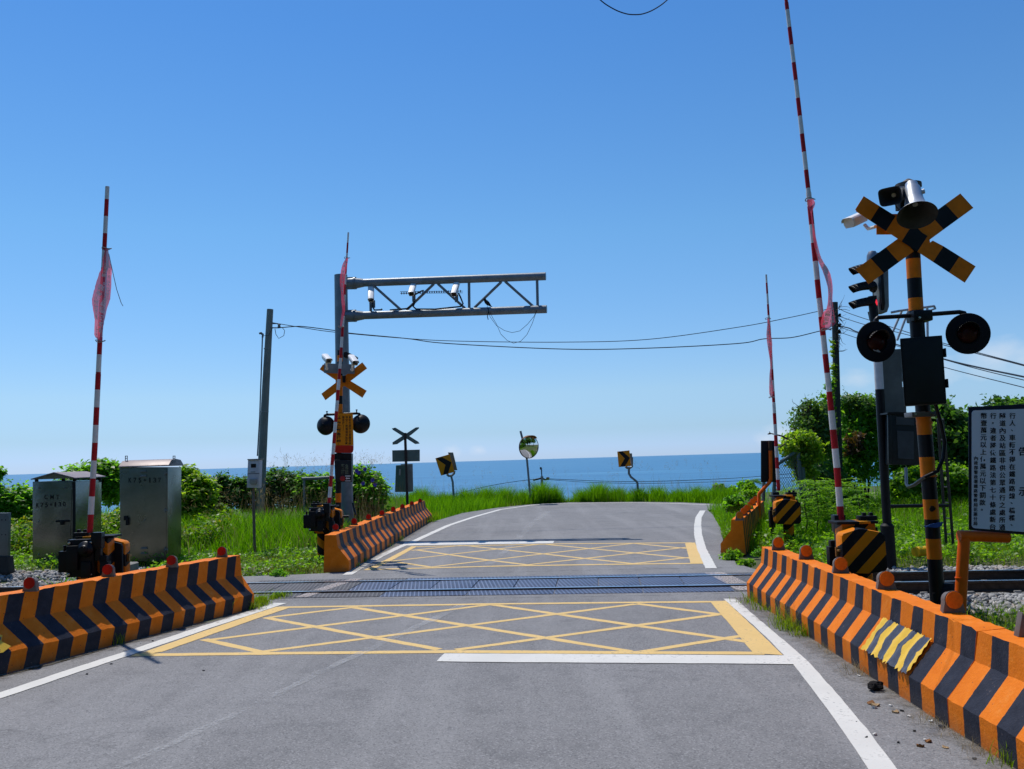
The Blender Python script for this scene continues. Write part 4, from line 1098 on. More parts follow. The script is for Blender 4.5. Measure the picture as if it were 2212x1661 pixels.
# square horn loudspeaker
sc = A(*reg6(722, 375), Y0 - 0.45); ss = A(*reg6(885, 320), Y0 - 0.05)
mb = MB()
def rrect(c, w, h, X, Yv, n=6, rad=0.35):
    o = []
    for k in range(4 * n):
        t = 2 * math.pi * k / (4 * n); cx_, sy_ = math.cos(t), math.sin(t)
        e = 0.42
        o.append(c + X * (w / 2 * math.copysign(abs(cx_) ** e, cx_)) + Yv * (h / 2 * math.copysign(abs(sy_) ** e, sy_)))
    return o
axs = (sc - ss).normalized(); X_ = axs.cross(Vector((0, 0, 1))).normalized() * -1; Y_ = X_.cross(axs) * -1
rings = [rrect(ss, 0.12, 0.12, X_, Y_), rrect(ss.lerp(sc, 0.35), 0.15, 0.15, X_, Y_), rrect(ss.lerp(sc, 0.62), 0.17, 0.16, X_, Y_), rrect(ss.lerp(sc, 0.85), 0.215, 0.185, X_, Y_), rrect(sc, 0.262, 0.212, X_, Y_), rrect(sc, 0.245, 0.196, X_, Y_), rrect(ss.lerp(sc, 0.7), 0.09, 0.08, X_, Y_)]
n = len(rings[0])
for r_ in rings: mb.v += r_
for i in range(len(rings) - 1):
    for j in range(n):
        mb.f.append([i * n + j, i * n + (j + 1) % n, (i + 1) * n + (j + 1) % n, (i + 1) * n + j]); mb.mi.append(0)
mb.f.append(list(range(n))[::-1]); mb.mi.append(0); mb.f.append([(len(rings) - 1) * n + j for j in range(n)]); mb.mi.append(0)
mb.build('loudspeaker', pm('dark_speaker_plastic', (0.028, 0.03, 0.034), 0.5, 0, 0.2, 8), sig)
mb = MB(); mb.lathe([(0.0, 0.03), (0.024, 0.02), (0.026, 0)], ss.lerp(sc, 0.74), axs, 12); mb.build('speaker_plug', pm('cream_plastic', (0.5, 0.42, 0.3), 0.5), sig)
mb = MB(); mb.tube([A(*reg6(775, 455), Y0 - .3), A(*reg6(790, 490), Y0 - .28), A(*reg6(812, 512), Y0 - .25)], 0.006, 6); mb.build('speaker_cable', M_black, sig)
# camera behind the board
cA = A(*reg6(290, 650), Y0 + 0.0); cB = A(*reg6(470, 660), Y0 + 0.22)
mb = MB(); d = (cB - cA).normalized()
def bullet(mb, c0, c1, w, h, m=0, hood=True):
    d = (c1 - c0).normalized(); X = d.cross(Vector((0, 0, 1))).normalized(); Z = X.cross(d)
    sec = [(-0.5, -0.12), (-0.36, -0.5), (0.36, -0.5), (0.5, -0.12), (0.5, 0.3), (0.4, 0.46), (0.2, 0.5), (-0.2, 0.5), (-0.4, 0.46), (-0.5, 0.3)]
    a = [c0 + X * x * w + Z * z * h for x, z in sec]
    mb.prism(a, c1 - c0, m)
    if hood:
        hs = [(-0.54, 0.1), (-0.54, 0.34), (-0.42, 0.52), (-0.2, 0.56), (0.2, 0.56), (0.42, 0.52), (0.54, 0.34), (0.54, 0.1), (0.50, 0.1), (0.50, 0.33), (0.4, 0.49), (0.2, 0.53), (-0.2, 0.53), (-0.4, 0.49), (-0.5, 0.33), (-0.5, 0.1)]
        mb.prism([c0 - d * 0.05 + X * x * w + Z * z * h for x, z in hs], (c1 - c0) + d * 0.04, m)
    return X, Z, d
bullet(mb, A(*reg6(265, 670), Y0 - 0.02), A(*reg6(420, 600), Y0 + 0.35), 0.13, 0.12)
cam_o = mb.build('surveillance_camera', M_camwhite, sig, bevel=0.004)
mb = MB(); mb.tube([A(*reg6(440, 690), Y0 + 0.2), A(*reg6(480, 735), Y0 + 0.15), A(*reg6(560, 710), Y0)], 0.022, 8); mb.build('camera_bracket', M_camwhite, sig)
# twin lamps
mb = MB(); mb.tube([A(1893, 705, Y0 - 0.02), A(1891, 692, Y0), A(1897, 686, Y0), A(1980, 681, Y0), A(2072, 674, Y0), A(2083, 676, Y0), A(2089, 690, Y0 - 0.02)], 0.027, 12); mb.build('lamp_arm', M_black, sig)
mb = MB(); mb.box(A(1986, 684, Y0), (0.23, 0.22, 0.13)); mb.build('arm_clamp', M_black, sig, bevel=0.02)
mb = MB(); mb.lathe([(0.014, 0), (0.014, 0.012), (0, 0.014)], A(1986, 686, Y0 - 0.11), (0, -1, 0), 8); mb.build('clamp_bolt', M_bolt, sig)
for (u, v, aim) in ((1893, 738, (0.10, -1, -0.02)), (2091, 720.5, (-0.28, -1, -0.03))):
    c0 = A(u, v, Y0 - 0.05); axd = Vector(aim).normalized()
    mb = MB(); mb.lathe([(0.0, -0.16), (0.08, -0.15), (0.13, -0.1), (0.15, -0.03), (0.242, -0.012), (0.246, 0.0), (0.242, 0.006), (0.13, 0.012), (0.125, -0.02), (0.0, -0.03)], c0, axd, 40)
    head = mb.build('lamp_head', pm('lamp_black', (0.004, 0.004, 0.007), 0.6, 0, 0.2, 8, 0.1, 0.06), sig)
    mb = MB(); mb.lathe([(0.112, -0.01), (0.09, 0.012), (0.05, 0.024), (0.0, 0.028)], c0, axd, 28); mb.build('lens', pm('dark_red_lens', (0.035, 0.002, 0.002), 0.35, 0, 0.1, 20, 0.05, 0.2), head)
    q = Vector((0, 0, 1)).rotation_difference(axd); mb = MB()
    ring0 = []; ring1 = []
    # peaked hood over the lens
    upv = (Vector((0, 0, 1)) - axd * axd.z).normalized(); sx_ = axd.cross(upv)
    for t in np.linspace(-1.35, 1.35, 15):
        d_ = upv * math.cos(t) + sx_ * math.sin(t); dep = 0.17 * max(0.25, math.cos(t * 0.75))
        ring0.append((c0 + d_ * 0.122, c0 + d_ * 0.128 + axd * dep))
    for (a, b2), (c, d2) in zip(ring0[:-1], ring0[1:]): mb.face([a, c, d2, b2])
    ho = mb.build('hood', M_black, head, recalc=False)
    md = ho.modifiers.new('thick', 'SOLIDIFY'); md.thickness = 0.004
mb = MB()
pl_ = [(1886, 754), (1892, 757), (1897, 755), (1902, 760), (1899, 761), (1893, 759), (1888, 758)]
mb.prism(px_poly(pl_, Y0 - 0.075), (0, 0.004, 0)); mb.build('peeled_patch', pm('peeled_grey', (0.35, 0.34, 0.33), 0.7), sig)
# control box
mb = MB()
fr = px_poly([(1944, 731), (2035, 724), (2045, 871), (1954, 876)], Y0 - 0.42); bk = px_poly([(1943, 729), (2034, 722), (2044, 869), (1953, 874)], Y0 - 0.42)
mb.prism(fr, Vector((4.4, 10.3, 0)).normalized() * 0.28); box_o = mb.build('control_box', pm('box_black', (0.006, 0.008, 0.009), 0.6, 0, 0.3, 5, 0.15, 0.08), sig, bevel=0.008)
mb = MB(); plate(mb, [(1949, 736), (2031, 729.5), (2040, 867), (1958, 871)], Y0 - 0.43, 0.008); mb.build('box_door', pm('box_black_door', (0.007, 0.010, 0.011), 0.55, 0, 0.3, 4, 0.15, 0.08), box_o, bevel=0.003)
for v in (762, 828):
    mb = MB(); mb.box(A(2038 + (v - 728) * 0.07, v, Y0 - 0.40), (0.018, 0.05, 0.10)); mb.build('hinge', M_black, box_o)
for v in (810, 830):
    mb = MB(); mb.box(A(1947 + (v - 740) * 0.07, v, Y0 - 0.38), (0.03, 0.04, 0.06)); mb.build('clasp', M_bolt if v == 830 else M_black, box_o)
mb = MB(); plate(mb, [(1970, 890), (2022, 889), (2023, 899.5), (1971, 900.5)], Y0 - 0.11, 0.22); mb.build('clamp_band', pm('clamp_grey', (0.13, 0.135, 0.145), 0.5, 0.3), sig, bevel=0.004)
for u in (1977, 2016):
    mb = MB(); mb.lathe([(0.014, 0), (0.014, 0.014), (0, 0.016)], A(u, 895, Y0 - 0.11), (0, -1, 0), 8); mb.build('band_bolt', M_bolt, sig)
mb = MB(); mb.tube([A(2020, 870, Y0 - 0.2), A(2033, 915, Y0 - .15), A(2041, 955, Y0 - .12), A(2038, 990, Y0 - .12), A(2025, 1018, Y0 - .13), A(1999, 1030, Y0 - .14), A(1975, 1047, Y0 + .3), A(1962, 1052, Y0 + .8), A(1958, 1046, Y0 + 1.4), A(1957, 1012, Y0 + 2.2)], 0.022, 10)
mb.build('flexible_conduit', M_black, sig)
mb = MB(); mb.tube([A(2011, 1125, Y0 + 0.05), A(2028, 1200, Y0 + 0.12), A(2042, 1290, Y0 + 0.25), A(2046, 1318, Y0 + 0.3)], 0.022, 8); mb.build('stay_pipe', M_blackm, sig)
mb = MB(); plate(mb, [(2000, 1138), (2008, 1133), (2030, 1128), (2038, 1127), (2034, 1137), (2022, 1140)], Y0 - 0.12, 0.006); plate(mb, [(1996, 1136), (2002, 1135), (2002, 1139), (1997, 1139)], Y0 - 0.1, 0.006); mb.build('blue_tape', pm('blue_tape', (0.035, 0.10, 0.33), 0.5), sig, smooth=False)
mb = MB()
rnd = random.Random(4); pts = []
for k in range(22):
    t = 2 * math.pi * k / 22; rr = (0.038 + rnd.uniform(-0.008, 0.008)); pts.append((2014.5 + rr * 1.05 * math.cos(t) * 182, 1099 + rr * 0.8 * math.sin(t) * 182))
mb.prism(px_poly(pts, Y0 - 0.088), (0, 0.006, 0)); mb.build('dark_sticker', pm('sticker_brown', (0.03, 0.015, 0.008), 0.6, 0, 0.6, 60), sig, smooth=False)

# ------------------------------------------------------------------ railway signal beyond the rails
YR = 15.2
rs = thing('railway_signal', 'black railway signal mast with a hooded three lamp head turned sideways and a ladder', 'railway signal', G(1933, 1213))
mb = MB(); banded_post(mb, [(1884, 640), (1897, 780), (1908, 1000), (1921, 1213)], YR, 0.072, [(640, 765, 1), (765, 841, 0), (841, 1213, 1)]); mb.build('mast', [pm('mast_white', (0.55, 0.56, 0.58), 0.5), M_black], rs)
mb = MB(); mb.lathe([(0.11, -0.1), (0.11, 0.62), (0.075, 0.66)], Vector((A(1921, 1213, YR).x, YR, 0.0)), n=16); mb.build('mast_foot', M_blackm, rs)
# head: back plate, body, three hoods facing the railway
mb = MB(); plate(mb, [(1897, 553), (1905, 551), (1919, 556), (1921, 662), (1917, 674), (1900, 676)], YR - 0.02, 0.24); head = mb.build('signal_body', pm('signal_grey_green', (0.17, 0.19, 0.185), 0.5), rs, bevel=0.015)
mb = MB()
bp = [(0.0, 0)]
hc = A(1893, 612, YR + 0.1)
def bpl(y, z): return Vector((hc.x, hc.y + y, hc.z + z))
ol = []
for k in range(24):
    t = 2 * math.pi * k / 24; ol.append(bpl(0.2 * math.cos(t), (0.53 - 0.2) * (1 if math.sin(t) > 0 else -1) * (abs(math.sin(t)) > 1e-6) + 0.2 * math.sin(t)))
mb.prism(ol, (0.05, 0, 0)); mb.build('backboard', M_blackm, rs, bevel=0.008)
for k, (v, lit) in enumerate(((577, 0), (616, 0), (651, 1))):
    c0 = A(1884, v + 4, YR + 0.02); mb = MB(); rows = []
    for s in np.linspace(0, 1, 7):
        ring = []
        for t in np.linspace(-0.25, math.pi + 0.25, 15):
            rr = 0.115 * (1 - 0.25 * s); ct, st = math.cos(t), math.sin(t)
            cut = 1.0 - 0.42 * (0.5 - 0.5 * st)
            ring.append(c0 + Vector((-0.40 * s * cut, -rr * ct, rr * st - 0.06 * s * s + 0.0)))
        rows.append(ring)
    for a, b2 in zip(rows[:-1], rows[1:]):
        for i in range(len(a) - 1): mb.face([a[i], a[i + 1], b2[i + 1], b2[i]])
    o = mb.build('visor', M_black, rs, recalc=False); md = o.modifiers.new('thick', 'SOLIDIFY'); md.thickness = 0.006
    if lit:
        m, nt, out = new_mat('lit_red_lens'); pr = nt.nodes.new('ShaderNodeBsdfPrincipled'); pr.inputs['Base Color'].default_value = (0.5, 0.01, 0.02, 1)
        pr.inputs['Emission Color'].default_value = (1.0, 0.03, 0.06, 1); pr.inputs['Emission Strength'].default_value = 0.9; nt.links.new(pr.outputs[0], out.inputs['Surface'])
    else: m = M_glass
    mb = MB(); mb.lathe([(0.10, 0), (0.085, 0.03), (0.04, 0.05), (0, 0.055)], c0 + Vector((0.02, 0.0, 0)), (-1, -0.35, -0.1), 20); mb.build('lens', m, rs)
mb = MB(); mb.lathe([(0.0, 0.17), (0.06, 0.15), (0.09, 0.09), (0.1, 0.0), (0.09, -0.05)], A(1885, 562, YR + 0.05), n=18); mb.build('finial', pm('dull_aluminium', (0.24, 0.25, 0.27), 0.4, 0.6), rs)
mb = MB(); plate(mb, [(1879, 672), (1897, 676), (1893, 690), (1883, 690)], YR, 0.1); mb.build('bracket', M_black, rs)
mb = MB(); plate(mb, [(1899, 768), (1903, 756), (1953, 753), (1962, 1000), (1920, 1001), (1914, 996)], YR + 0.12, 0.012); pl2 = mb.build('sign_board', pm('board_back_aluminium', (0.13, 0.135, 0.15), 0.32, 0.6, 0.2, 3), rs)
mb = MB(); plate(mb, [(1918, 895), (1927, 899), (1927, 1003), (1920, 1001)], YR - 0.34, 0.05); plate(mb, [(1926, 893), (1984, 898), (1986, 1005), (1927, 1004)], YR - 0.34, 0.3); cb = mb.build('relay_box', pm('relay_black', (0.012, 0.017, 0.02), 0.4, 0, 0.3, 6), rs, bevel=0.01)
mb = MB(); plate(mb, [(1917, 891), (1937, 889.5), (1990, 893), (1990, 897), (1917, 894.5)], YR - 0.37, 0.36); mb.build('box_lid', M_black, rs)
mb = MB(); plate(mb, [(1936, 900), (1975, 903), (1975, 919), (1936, 917)], YR - 0.352, 0.006); mb.build('box_panel', pm('panel_grey_blue', (0.04, 0.05, 0.058), 0.35), rs)
mb = MB(); plate(mb, [(1938, 930), (1974, 932), (1974, 992), (1940, 990)], YR - 0.352, 0.006); mb.build('box_panel', MATS['panel_grey_blue'], rs)
# ladder
la = [A(1972, 655, YR + 0.1), A(2017, 1186, YR + 1.1)]; lb_ = [A(1992, 652, YR + 0.1), A(2056, 1188, YR + 1.1)]
lad = MB(); lad.tube([A(2026, 905, YR + .4), A(2033, 1010, YR + 0.6), A(2044, 1175, YR + 1.0)], 0.026, 8); lad.build('ladder_rail', pm('ladder_steel', (0.05, 0.053, 0.055), 0.5, 0.3), rs)
lad = MB(); lad.tube([A(2036, 905, YR + .4), A(2046, 1010, YR + 0.6), A(2060, 1188, YR + 1.0)], 0.026, 8); lad.build('ladder_rail', MATS['ladder_steel'], rs)
for v in np.arange(915, 1180, 34):
    f = (v - 905) / 270; lad = MB(); lad.tube([A(2026.5 + 18 * f, v, YR + .4 + 0.6 * f), A(2036.5 + 23 * f, v + 1, YR + .4 + .6 * f)], 0.012, 6); lad.build('rung', pm('rung_steel', (0.35, 0.36, 0.37), 0.35, 0.6), rs)
mb = MB(); mb.tube([A(1912, 1094, YR), A(2000, 1092, YR + .3), A(2047, 1092, YR + .7)], 0.03, 8); mb.build('guard_rail', M_blackm, rs)
m_ = pm('pale_steel', (0.42, 0.43, 0.45), 0.4, 0.4)
mb = MB()
mb.tube([A(1925, 675, YR), A(1945, 671, YR), A(1965, 668, YR + .1), A(2018, 661, YR + .3)], 0.02, 8)
mb.tube([A(2018, 661, YR + .3), A(2020, 667, YR + .3), A(1996, 674, YR + .1)], 0.02, 8); mb.tube([A(2003, 663, YR + .2), A(2004, 760, YR + .2)], 0.022, 8)
mb.tube([A(1962, 672, YR + .1), A(1938, 735, YR + .1)], 0.02, 8); mb.tube([A(1948, 672, YR + .1), A(1925, 725, YR + .1)], 0.02, 8)
mb.build('platform_hoop', m_, rs)

# ------------------------------------------------------------------ notice board on the orange pipe
YN = 9.8
M_orange_pipe = pm('orange_pipe_paint', (0.74, 0.11, 0.001), 0.42, 0, 0.14, 6, 0.1, 0.15, dirt=0.15, dirtcol=(0.25, 0.06, 0.01))
nb = thing('notice_board', 'white notice board with black vertical characters on a bent orange pipe post', 'notice board', Vector((A(2075, 1330, YN).x, YN, 0)))
mb = MB(); r_ = 0.0605
pc = [Vector((A(2072, 1345, YN).x, YN, -0.15)), A(2073, 1330, YN), A(2078, 1240, YN), A(2083, 1160.5, YN)]
mb.tube(pc, r_, 22); mb.tube([A(2071, 1157.5, YN), A(2120, 1158, YN), A(2178, 1160.5, YN)], r_, 22); mb.lathe([(0.0, -0.005), (0.001, 0)], A(2083, 1158, YN))
mb.build('pipe_post', M_orange_pipe, nb)
mb = MB(); mb.lathe([(0.0615, -0.006), (0.0645, -0.006), (0.0645, 0.006), (0.0615, 0.006)], A(2076.8, 1248, YN), n=22); mb.build('weld_ring', M_orange_pipe, nb)
YP = YN - 0.07
def reg67(x, y): return (1944.1 + 0.1211 * x, 783.06 + 0.1211 * y)     # zoom of the upper board
C00 = (2092.5, 879.0); C10 = (2290, 869.0); C01 = (2093.5, 1144.5); C11 = (2290, 1162.0)
mb = MB(); plate(mb, [C00, C10, C11, C01], YP, 0.012); mb.build('board_frame', pm('board_navy_black', (0.008, 0.009, 0.02), 0.45), nb, bevel=0.002)
mb = MB(); o = []
def inner(u0, v0, u1, v1, r):
    out_ = []
    for (cx_, cy_, a0) in ((u1 - r, v0 + r, -90), (u1 - r, v1 - r, 0), (u0 + r, v1 - r, 90), (u0 + r, v0 + r, 180)):
        for k in range(5):
            t = math.radians(a0 + 22.5 * k); out_.append((cx_ + r * math.cos(t), cy_ + r * math.sin(t)))
    return out_
ip = inner(2099.2, 886.5, 2282, 1151, 7)
ip = [(u, v + (-(u - 2099) * 0.03 if v < 1000 else (u - 2099) * 0.075 - 10.5)) for u, v in ip]
plate(mb, ip, YP - 0.004, 0.004); mb.build('board_face', pm('board_white', (0.60, 0.61, 0.70), 0.4, 0, 0.04, 3, 0.03), nb, smooth=False)
mb = MB()
def column(text, u_top, u_bot, v0, v1, w):
    n = len(text)
    for k, ch in enumerate(text):
        f = k / max(1, n - 1); u = u_top + (u_bot - u_top) * f; v = v0 + (v1 - v0) * f
        s = w
        if ch in '、，。':
            us, vs = {'、': (u - 1, v), '，': (u - 1, v), '。': (u - 1, v)}[ch]; s = w * 0.32
        elif ch == '之': us, vs = u, v
        else: us, vs = u, v
        hgt = s * (0.98 if ch not in '上下七十' else 0.9)
        if ch == '、': hgt = s
        for dd, yy in ((-0.22, 0.0065), (0.22, 0.0072)):
            fit_text(mb, ch, A(us + dd - s / 2, vs - hgt / 2, YP - yy), A(us + dd + s / 2, vs - hgt / 2, YP - yy), A(us + dd - s / 2, vs + hgt / 2, YP - yy), bold=0.012)
column('行人、車輛不得在鐵路路線、橋樑、', 2187, 2186, 898, 1134, 13)
column('隧道內及站區非供公眾通行之處所通', 2166, 2165, 898, 1139, 13)
column('行，違者將依鐵路法第七十條處新台', 2145.5, 2144.5, 898, 1138, 13)
column('幣壹萬元以上伍萬元以下罰款。', 2125.5, 2122, 898, 1101, 13)
column('內政部警政署鐵路警察局花蓮分局', 2108.5, 2107, 990, 1130.5, 8.6)
column('告示', 2210, 2210, 975, 1062, 19)
mb.build('lettering', pm('board_ink', (0.012, 0.01, 0.02), 0.5), nb, smooth=False, recalc=False)

# ------------------------------------------------------------------ far crossing signal beyond the rails
YF = 18.7
fs = thing('crossing_signal', 'distant crossing signal seen from behind with plain yellow crossbuck and an orange notice', 'crossing signal', Vector((A(733, 1190, YF).x, YF, 0)))
def q1(x, y): return (648.0 + 0.1464 * x, 729.0 + 0.1464 * y)
def q2(x, y): return (648.0 + 0.1625 * x, 961.3 + 0.1625 * y)
mb = MB(); bnd = [(757, 768, 0), (768, 781, 1), (781, 817, 0), (817, 836, 0), (836, 855, 1), (855, 873, 0), (873, 892, 1), (892, 1043, 0), (1043, 1065, 0), (1065, 1085, 1), (1085, 1105, 0), (1105, 1122, 1), (1122, 1200, 0)]
banded_post(mb, [(734.5, 757), (734, 900), (731, 1065), (729.5, 1200)], YF, 0.06, bnd); mb.build('post', [M_black, M_signal_y], fs)
mb = MB(); plate(mb, [q1(*p) for p in ((290, 470), (340, 395), (985, 785), (920, 890))], YF - 0.07, 0.008); mb.build('crossbuck_board', M_signal_y, fs)
mb = MB(); plate(mb, [q1(*p) for p in ((315, 830), (375, 925), (990, 455), (920, 365))], YF - 0.085, 0.008); mb.build('crossbuck_board', M_signal_y, fs)
mb = MB(); plate(mb, [q1(*p) for p in ((355, 380), (805, 395), (805, 538), (355, 522))], YF - 0.13, 0.012); mb.build('camera_plate', M_steel, fs)
for (f0, f1, br) in (((425, 345), (365, 280), (395, 445)), ((815, 375), (755, 290), (770, 460))):
    mb = MB(); a, b2 = A(*q1(*f0), YF - 0.75), A(*q1(*f1), YF - 0.40); bullet(mb, a, b2, 0.125, 0.11, hood=True); co = mb.build('surveillance_camera', M_camwhite, fs, bevel=0.004)
    d = (a - b2).normalized(); X = d.cross(Vector((0, 0, 1))).normalized(); Z = X.cross(d); mb = MB()
    mb.prism([a + d * 0.002 + X * x + Z * z for x, z in ((-0.05, -0.045), (0.05, -0.045), (0.05, 0.04), (-0.05, 0.04))], d * 0.004); mb.build('lens_window', M_glass, co)
    for ix in range(4):
        for iz in range(3):
            if iz == 1 and ix in (1, 2): continue
            mb = MB(); mb.lathe([(0.009, 0), (0.0, 0.004)], a + d * 0.007 + X * (-0.038 + ix * 0.0253) + Z * (-0.033 + iz * 0.031), d, 8); mb.build('infrared_lamp', pm('lamp_cream', (0.5, 0.42, 0.25), 0.4), co)
    mb = MB(); mb.tube([b2.lerp(a, 0.3) - Vector((0, 0, 0.04)), A(*q1(*br), YF - 0.35), A(*q1(br[0], br[1] + 12), YF - 0.14)], 0.022, 8); mb.lathe([(0.035, 0), (0.035, 0.02)], A(*q1(br[0], br[1] + 15), YF - 0.132), (0, -1, 0), 12); mb.build('camera_bracket', M_camwhite, fs)
mb = MB(); plate(mb, [q1(*p) for p in ((640, 215), (680, 205), (830, 275), (820, 300), (640, 290))], YF - 0.1, 0.3); mb.build('horn_speaker', M_blackm, fs, bevel=0.02)
mb = MB(); plate(mb, [q1(*p) for p in ((620, 565), (668, 560), (668, 660), (625, 665))], YF - 0.16, 0.07); mb.build('junction_box', M_black, fs, bevel=0.01)
mb = MB(); mb.tube([A(*q1(362, 1185), YF), A(*q1(365, 1150), YF), A(*q1(395, 1138), YF), A(*q1(830, 1120), YF), A(*q1(875, 1125), YF), A(*q1(888, 1160), YF)], 0.027, 10); mb.build('lamp_arm', M_black, fs)
for (c, rx) in (((380, 1300), 118), ((893, 1273), 122)):
    c0 = A(*q1(*c), YF + 0.02); mb = MB()
    mb.lathe([(0.195, -0.03), (0.2, -0.02), (0.188, 0.03), (0.152, 0.08), (0.095, 0.12), (0.04, 0.14), (0.036, 0.16), (0, 0.165)], c0, (-0.25 if c[0] < 600 else -0.12, -1, 0.05), 32); mb.build('lamp_head', M_black, fs)
for (u, v) in (q1(398, 1112), q1(836, 1088)):
    mb = MB(); mb.lathe([(0.012, -0.05), (0.012, 0.02), (0.022, 0.02), (0.022, 0.035), (0, 0.04)], A(u, v, YF), n=8); mb.build('arm_bolt', M_black, fs)
mb = MB(); plate(mb, [q1(525, 1115), q1(780, 1120), q1(790, 1590), q1(500, 1590)], YF - 0.12, 0.01); mb.build('notice_plate', pm('notice_orange', (0.74, 0.23, 0.002), 0.5, 0, 0.06, 4), fs)
mb = MB(); plate(mb, [q1(500, 1591), q1(790, 1591), q2(711, 60), (762, 976.5), (760, 978), (722.5, 978)], YF - 0.12, 0.01); mb.build('notice_footer', pm('notice_red', (0.48, 0.018, 0.006), 0.5), fs)
mb = MB()
def col2(text, u, v0, v1, w, Y, bold=0.015):
    n = len(text)
    for k, ch in enumerate(text):
        v = v0 + (v1 - v0) * (k + 0.5) / n; h = (v1 - v0) / n * 0.9; ww = w
        if ch in '，「」': ww = w * 0.5; h *= 0.5
        if ch == '—': ww = w * 0.14; h *= 1.1
        fit_text(mb, ch, A(u - ww / 2, v - h / 2, Y), A(u + ww / 2, v - h / 2, Y), A(u - ww / 2, v + h / 2, Y), bold=bold)
YT = YF - 0.1235
col2('平交道緊急按鈕', 731.8, 902, 957, 9.6, YT, 0.03)
fit_text(mb, '「', A(733, 898, YT), A(737, 898, YT), A(733, 902, YT)); fit_text(mb, '」', A(727, 957, YT), A(731, 957, YT), A(727, 961, YT))
col2('車輛行經平交道應保持', 755.8, 898, 961, 5.0, YT); col2('淨空，遇拋錨或障礙時', 748.8, 898, 961, 5.0, YT); col2('請速按——', 741.6, 898, 930, 5.0, YT)
mb.build('lettering', pm('notice_ink', (0.03, 0.018, 0.01), 0.5), fs, smooth=False, recalc=False)
mb = MB(); plate(mb, [q2(450, 110), q2(685, 110), q2(685, 210), q2(450, 200)], YF - 0.05, 0.2); mb.build('box_hood', M_black, fs, bevel=0.01)
mb = MB(); plate(mb, [q2(455, 195), q2(684, 205), q2(686, 492), q2(468, 488)], YF - 0.16, 0.2); eb = mb.build('emergency_box', pm('emergency_box_black', (0.016, 0.018, 0.02), 0.45), fs, bevel=0.008)
mb = MB()
for ch, x, y in (('緊', 572, 285), ('急', 622, 285), ('按', 572, 355), ('鈕', 622, 355)):
    fit_text(mb, ch, A(*q2(x - 23, y - 33), YF - 0.1635), A(*q2(x + 23, y - 33), YF - 0.1635), A(*q2(x - 23, y + 33), YF - 0.1635), bold=0.02)
mb.build('box_lettering', pm('faded_green_ink', (0.12, 0.14, 0.09), 0.6), eb, smooth=False, recalc=False)
mb = MB(); mb.lathe([(0.055, 0), (0.055, 0.02), (0.03, 0.024), (0.03, 0.04), (0, 0.044)], A(*q2(567, 445), YF - 0.16), (0, -1, 0), 20); mb.build('push_button', pm('button_red', (0.40, 0.03, 0.03), 0.4), eb)
mb = MB(); plate(mb, [q2(*p) for p in ((606, 442), (625, 428), (625, 437), (662, 437), (662, 449), (625, 449), (625, 458))], YF - 0.166, 0.004); mb.build('arrow_mark', M_camwhite, eb, smooth=False)
for y in (412, 475):
    mb = MB(); plate(mb, [q2(600, y - 9), q2(672, y - 9), q2(672, y + 9), q2(600, y + 9)], YF - 0.166, 0.004); mb.build('label_strip', pm('strip_grey', (0.4, 0.4, 0.4), 0.5), eb)
mb = MB(); mb.tube([A(*q2(700, 770), YF), A(*q2(722, 860), YF - .05), A(*q2(740, 930), YF - .1)], 0.02, 8); mb.tube([A(*q2(545, 950), YF), A(*q2(650, 950), YF)], 0.025, 8); mb.build('conduit', M_black, fs)

# ------------------------------------------------------------------ camera gantry
YG = 24.35
def Ag(x, y, off=0.0):
    u, v = 540.0 + 0.3052 * x, 459.0 + 0.3052 * y
    return A(u, v, 23.5 + 0.85 * (1178 - u) / 428 + off)
gy_ = thing('camera_gantry', 'grey steel gantry pole holding a two pipe truss over the road with three cameras', 'gantry', Vector((A(748, 1150, YG).x, YG, 0)))
def r3(x, y): return (540.0 + 0.3052 * x, 459.0 + 0.3052 * y)
mb = MB(); mb.tube([Vector((A(749, 1140, YG).x, YG, -0.3)), A(748, 1120, YG), A(741, 886, YG), A(736.2, 594, YG)], [0.20, 0.20, 0.19, 0.176], 28); mb.build('pole', M_steel, gy_)
for (a, b2) in (((690, 500), (2091, 451)), ((690, 731), (2098, 684))):
    mb = MB(); mb.tube([Ag(790, a[1] - 2, off=0), Ag(*b2, off=0)], 0.107, 24); mb.build('chord', M_steel, gy_)
    mb = MB(); p0 = Ag(640, a[1] + 3, off=0); p1 = Ag(742, a[1], off=0); p2 = Ag(805, a[1] - 2, off=0)
    mb.tube([p0, p1], 0.155, 16); mb.tube([p1, p2], [0.155, 0.112], 16)
    for s in (0.0, 0.03):
        mb.lathe([(0.17, 0), (0.17, 0.02)], p1 + (p2 - p1).normalized() * (s - 0.02), p2 - p1, 16)
    for k in range(6):
        t = k * math.pi / 3; mb.box(p0.lerp(p1, 0.55) + Vector((0, 0.165 * math.cos(t), 0.165 * math.sin(t))), (0.44, 0.02, 0.02))
    mb.build('flange_joint', M_steel, gy_)
    mb = MB(); q = Ag(*b2, off=0); dd = (Ag(*b2, off=0) - Ag(*a, off=0)).normalized(); mb.lathe([(0.108, 0), (0.108, 0.008), (0, 0.009)], q, dd, 24); mb.build('chord_cap', M_steel, gy_)
for (a, b2, w) in (((852, 525), (855, 700), .038), ((1550, 495), (1552, 682), .038), ((2032, 478), (2036, 662), .038), ((880, 522), (1072, 692), .036), ((1108, 690), (1302, 505), .036), ((1330, 505), (1522, 678), .036), ((1588, 674), (1780, 490), .036), ((1806, 488), (2002, 662), .036)):
    mb = MB(); mb.tube([Ag(*a, off=0), Ag(*b2, off=0)], w, 10); mb.build('brace', M_steel, gy_)
mb = MB(); 
pA, pB = Ag(1070, 572, off=-0.12), Ag(1502, 556, off=-0.12); dd = (pB - pA); nn_ = 26
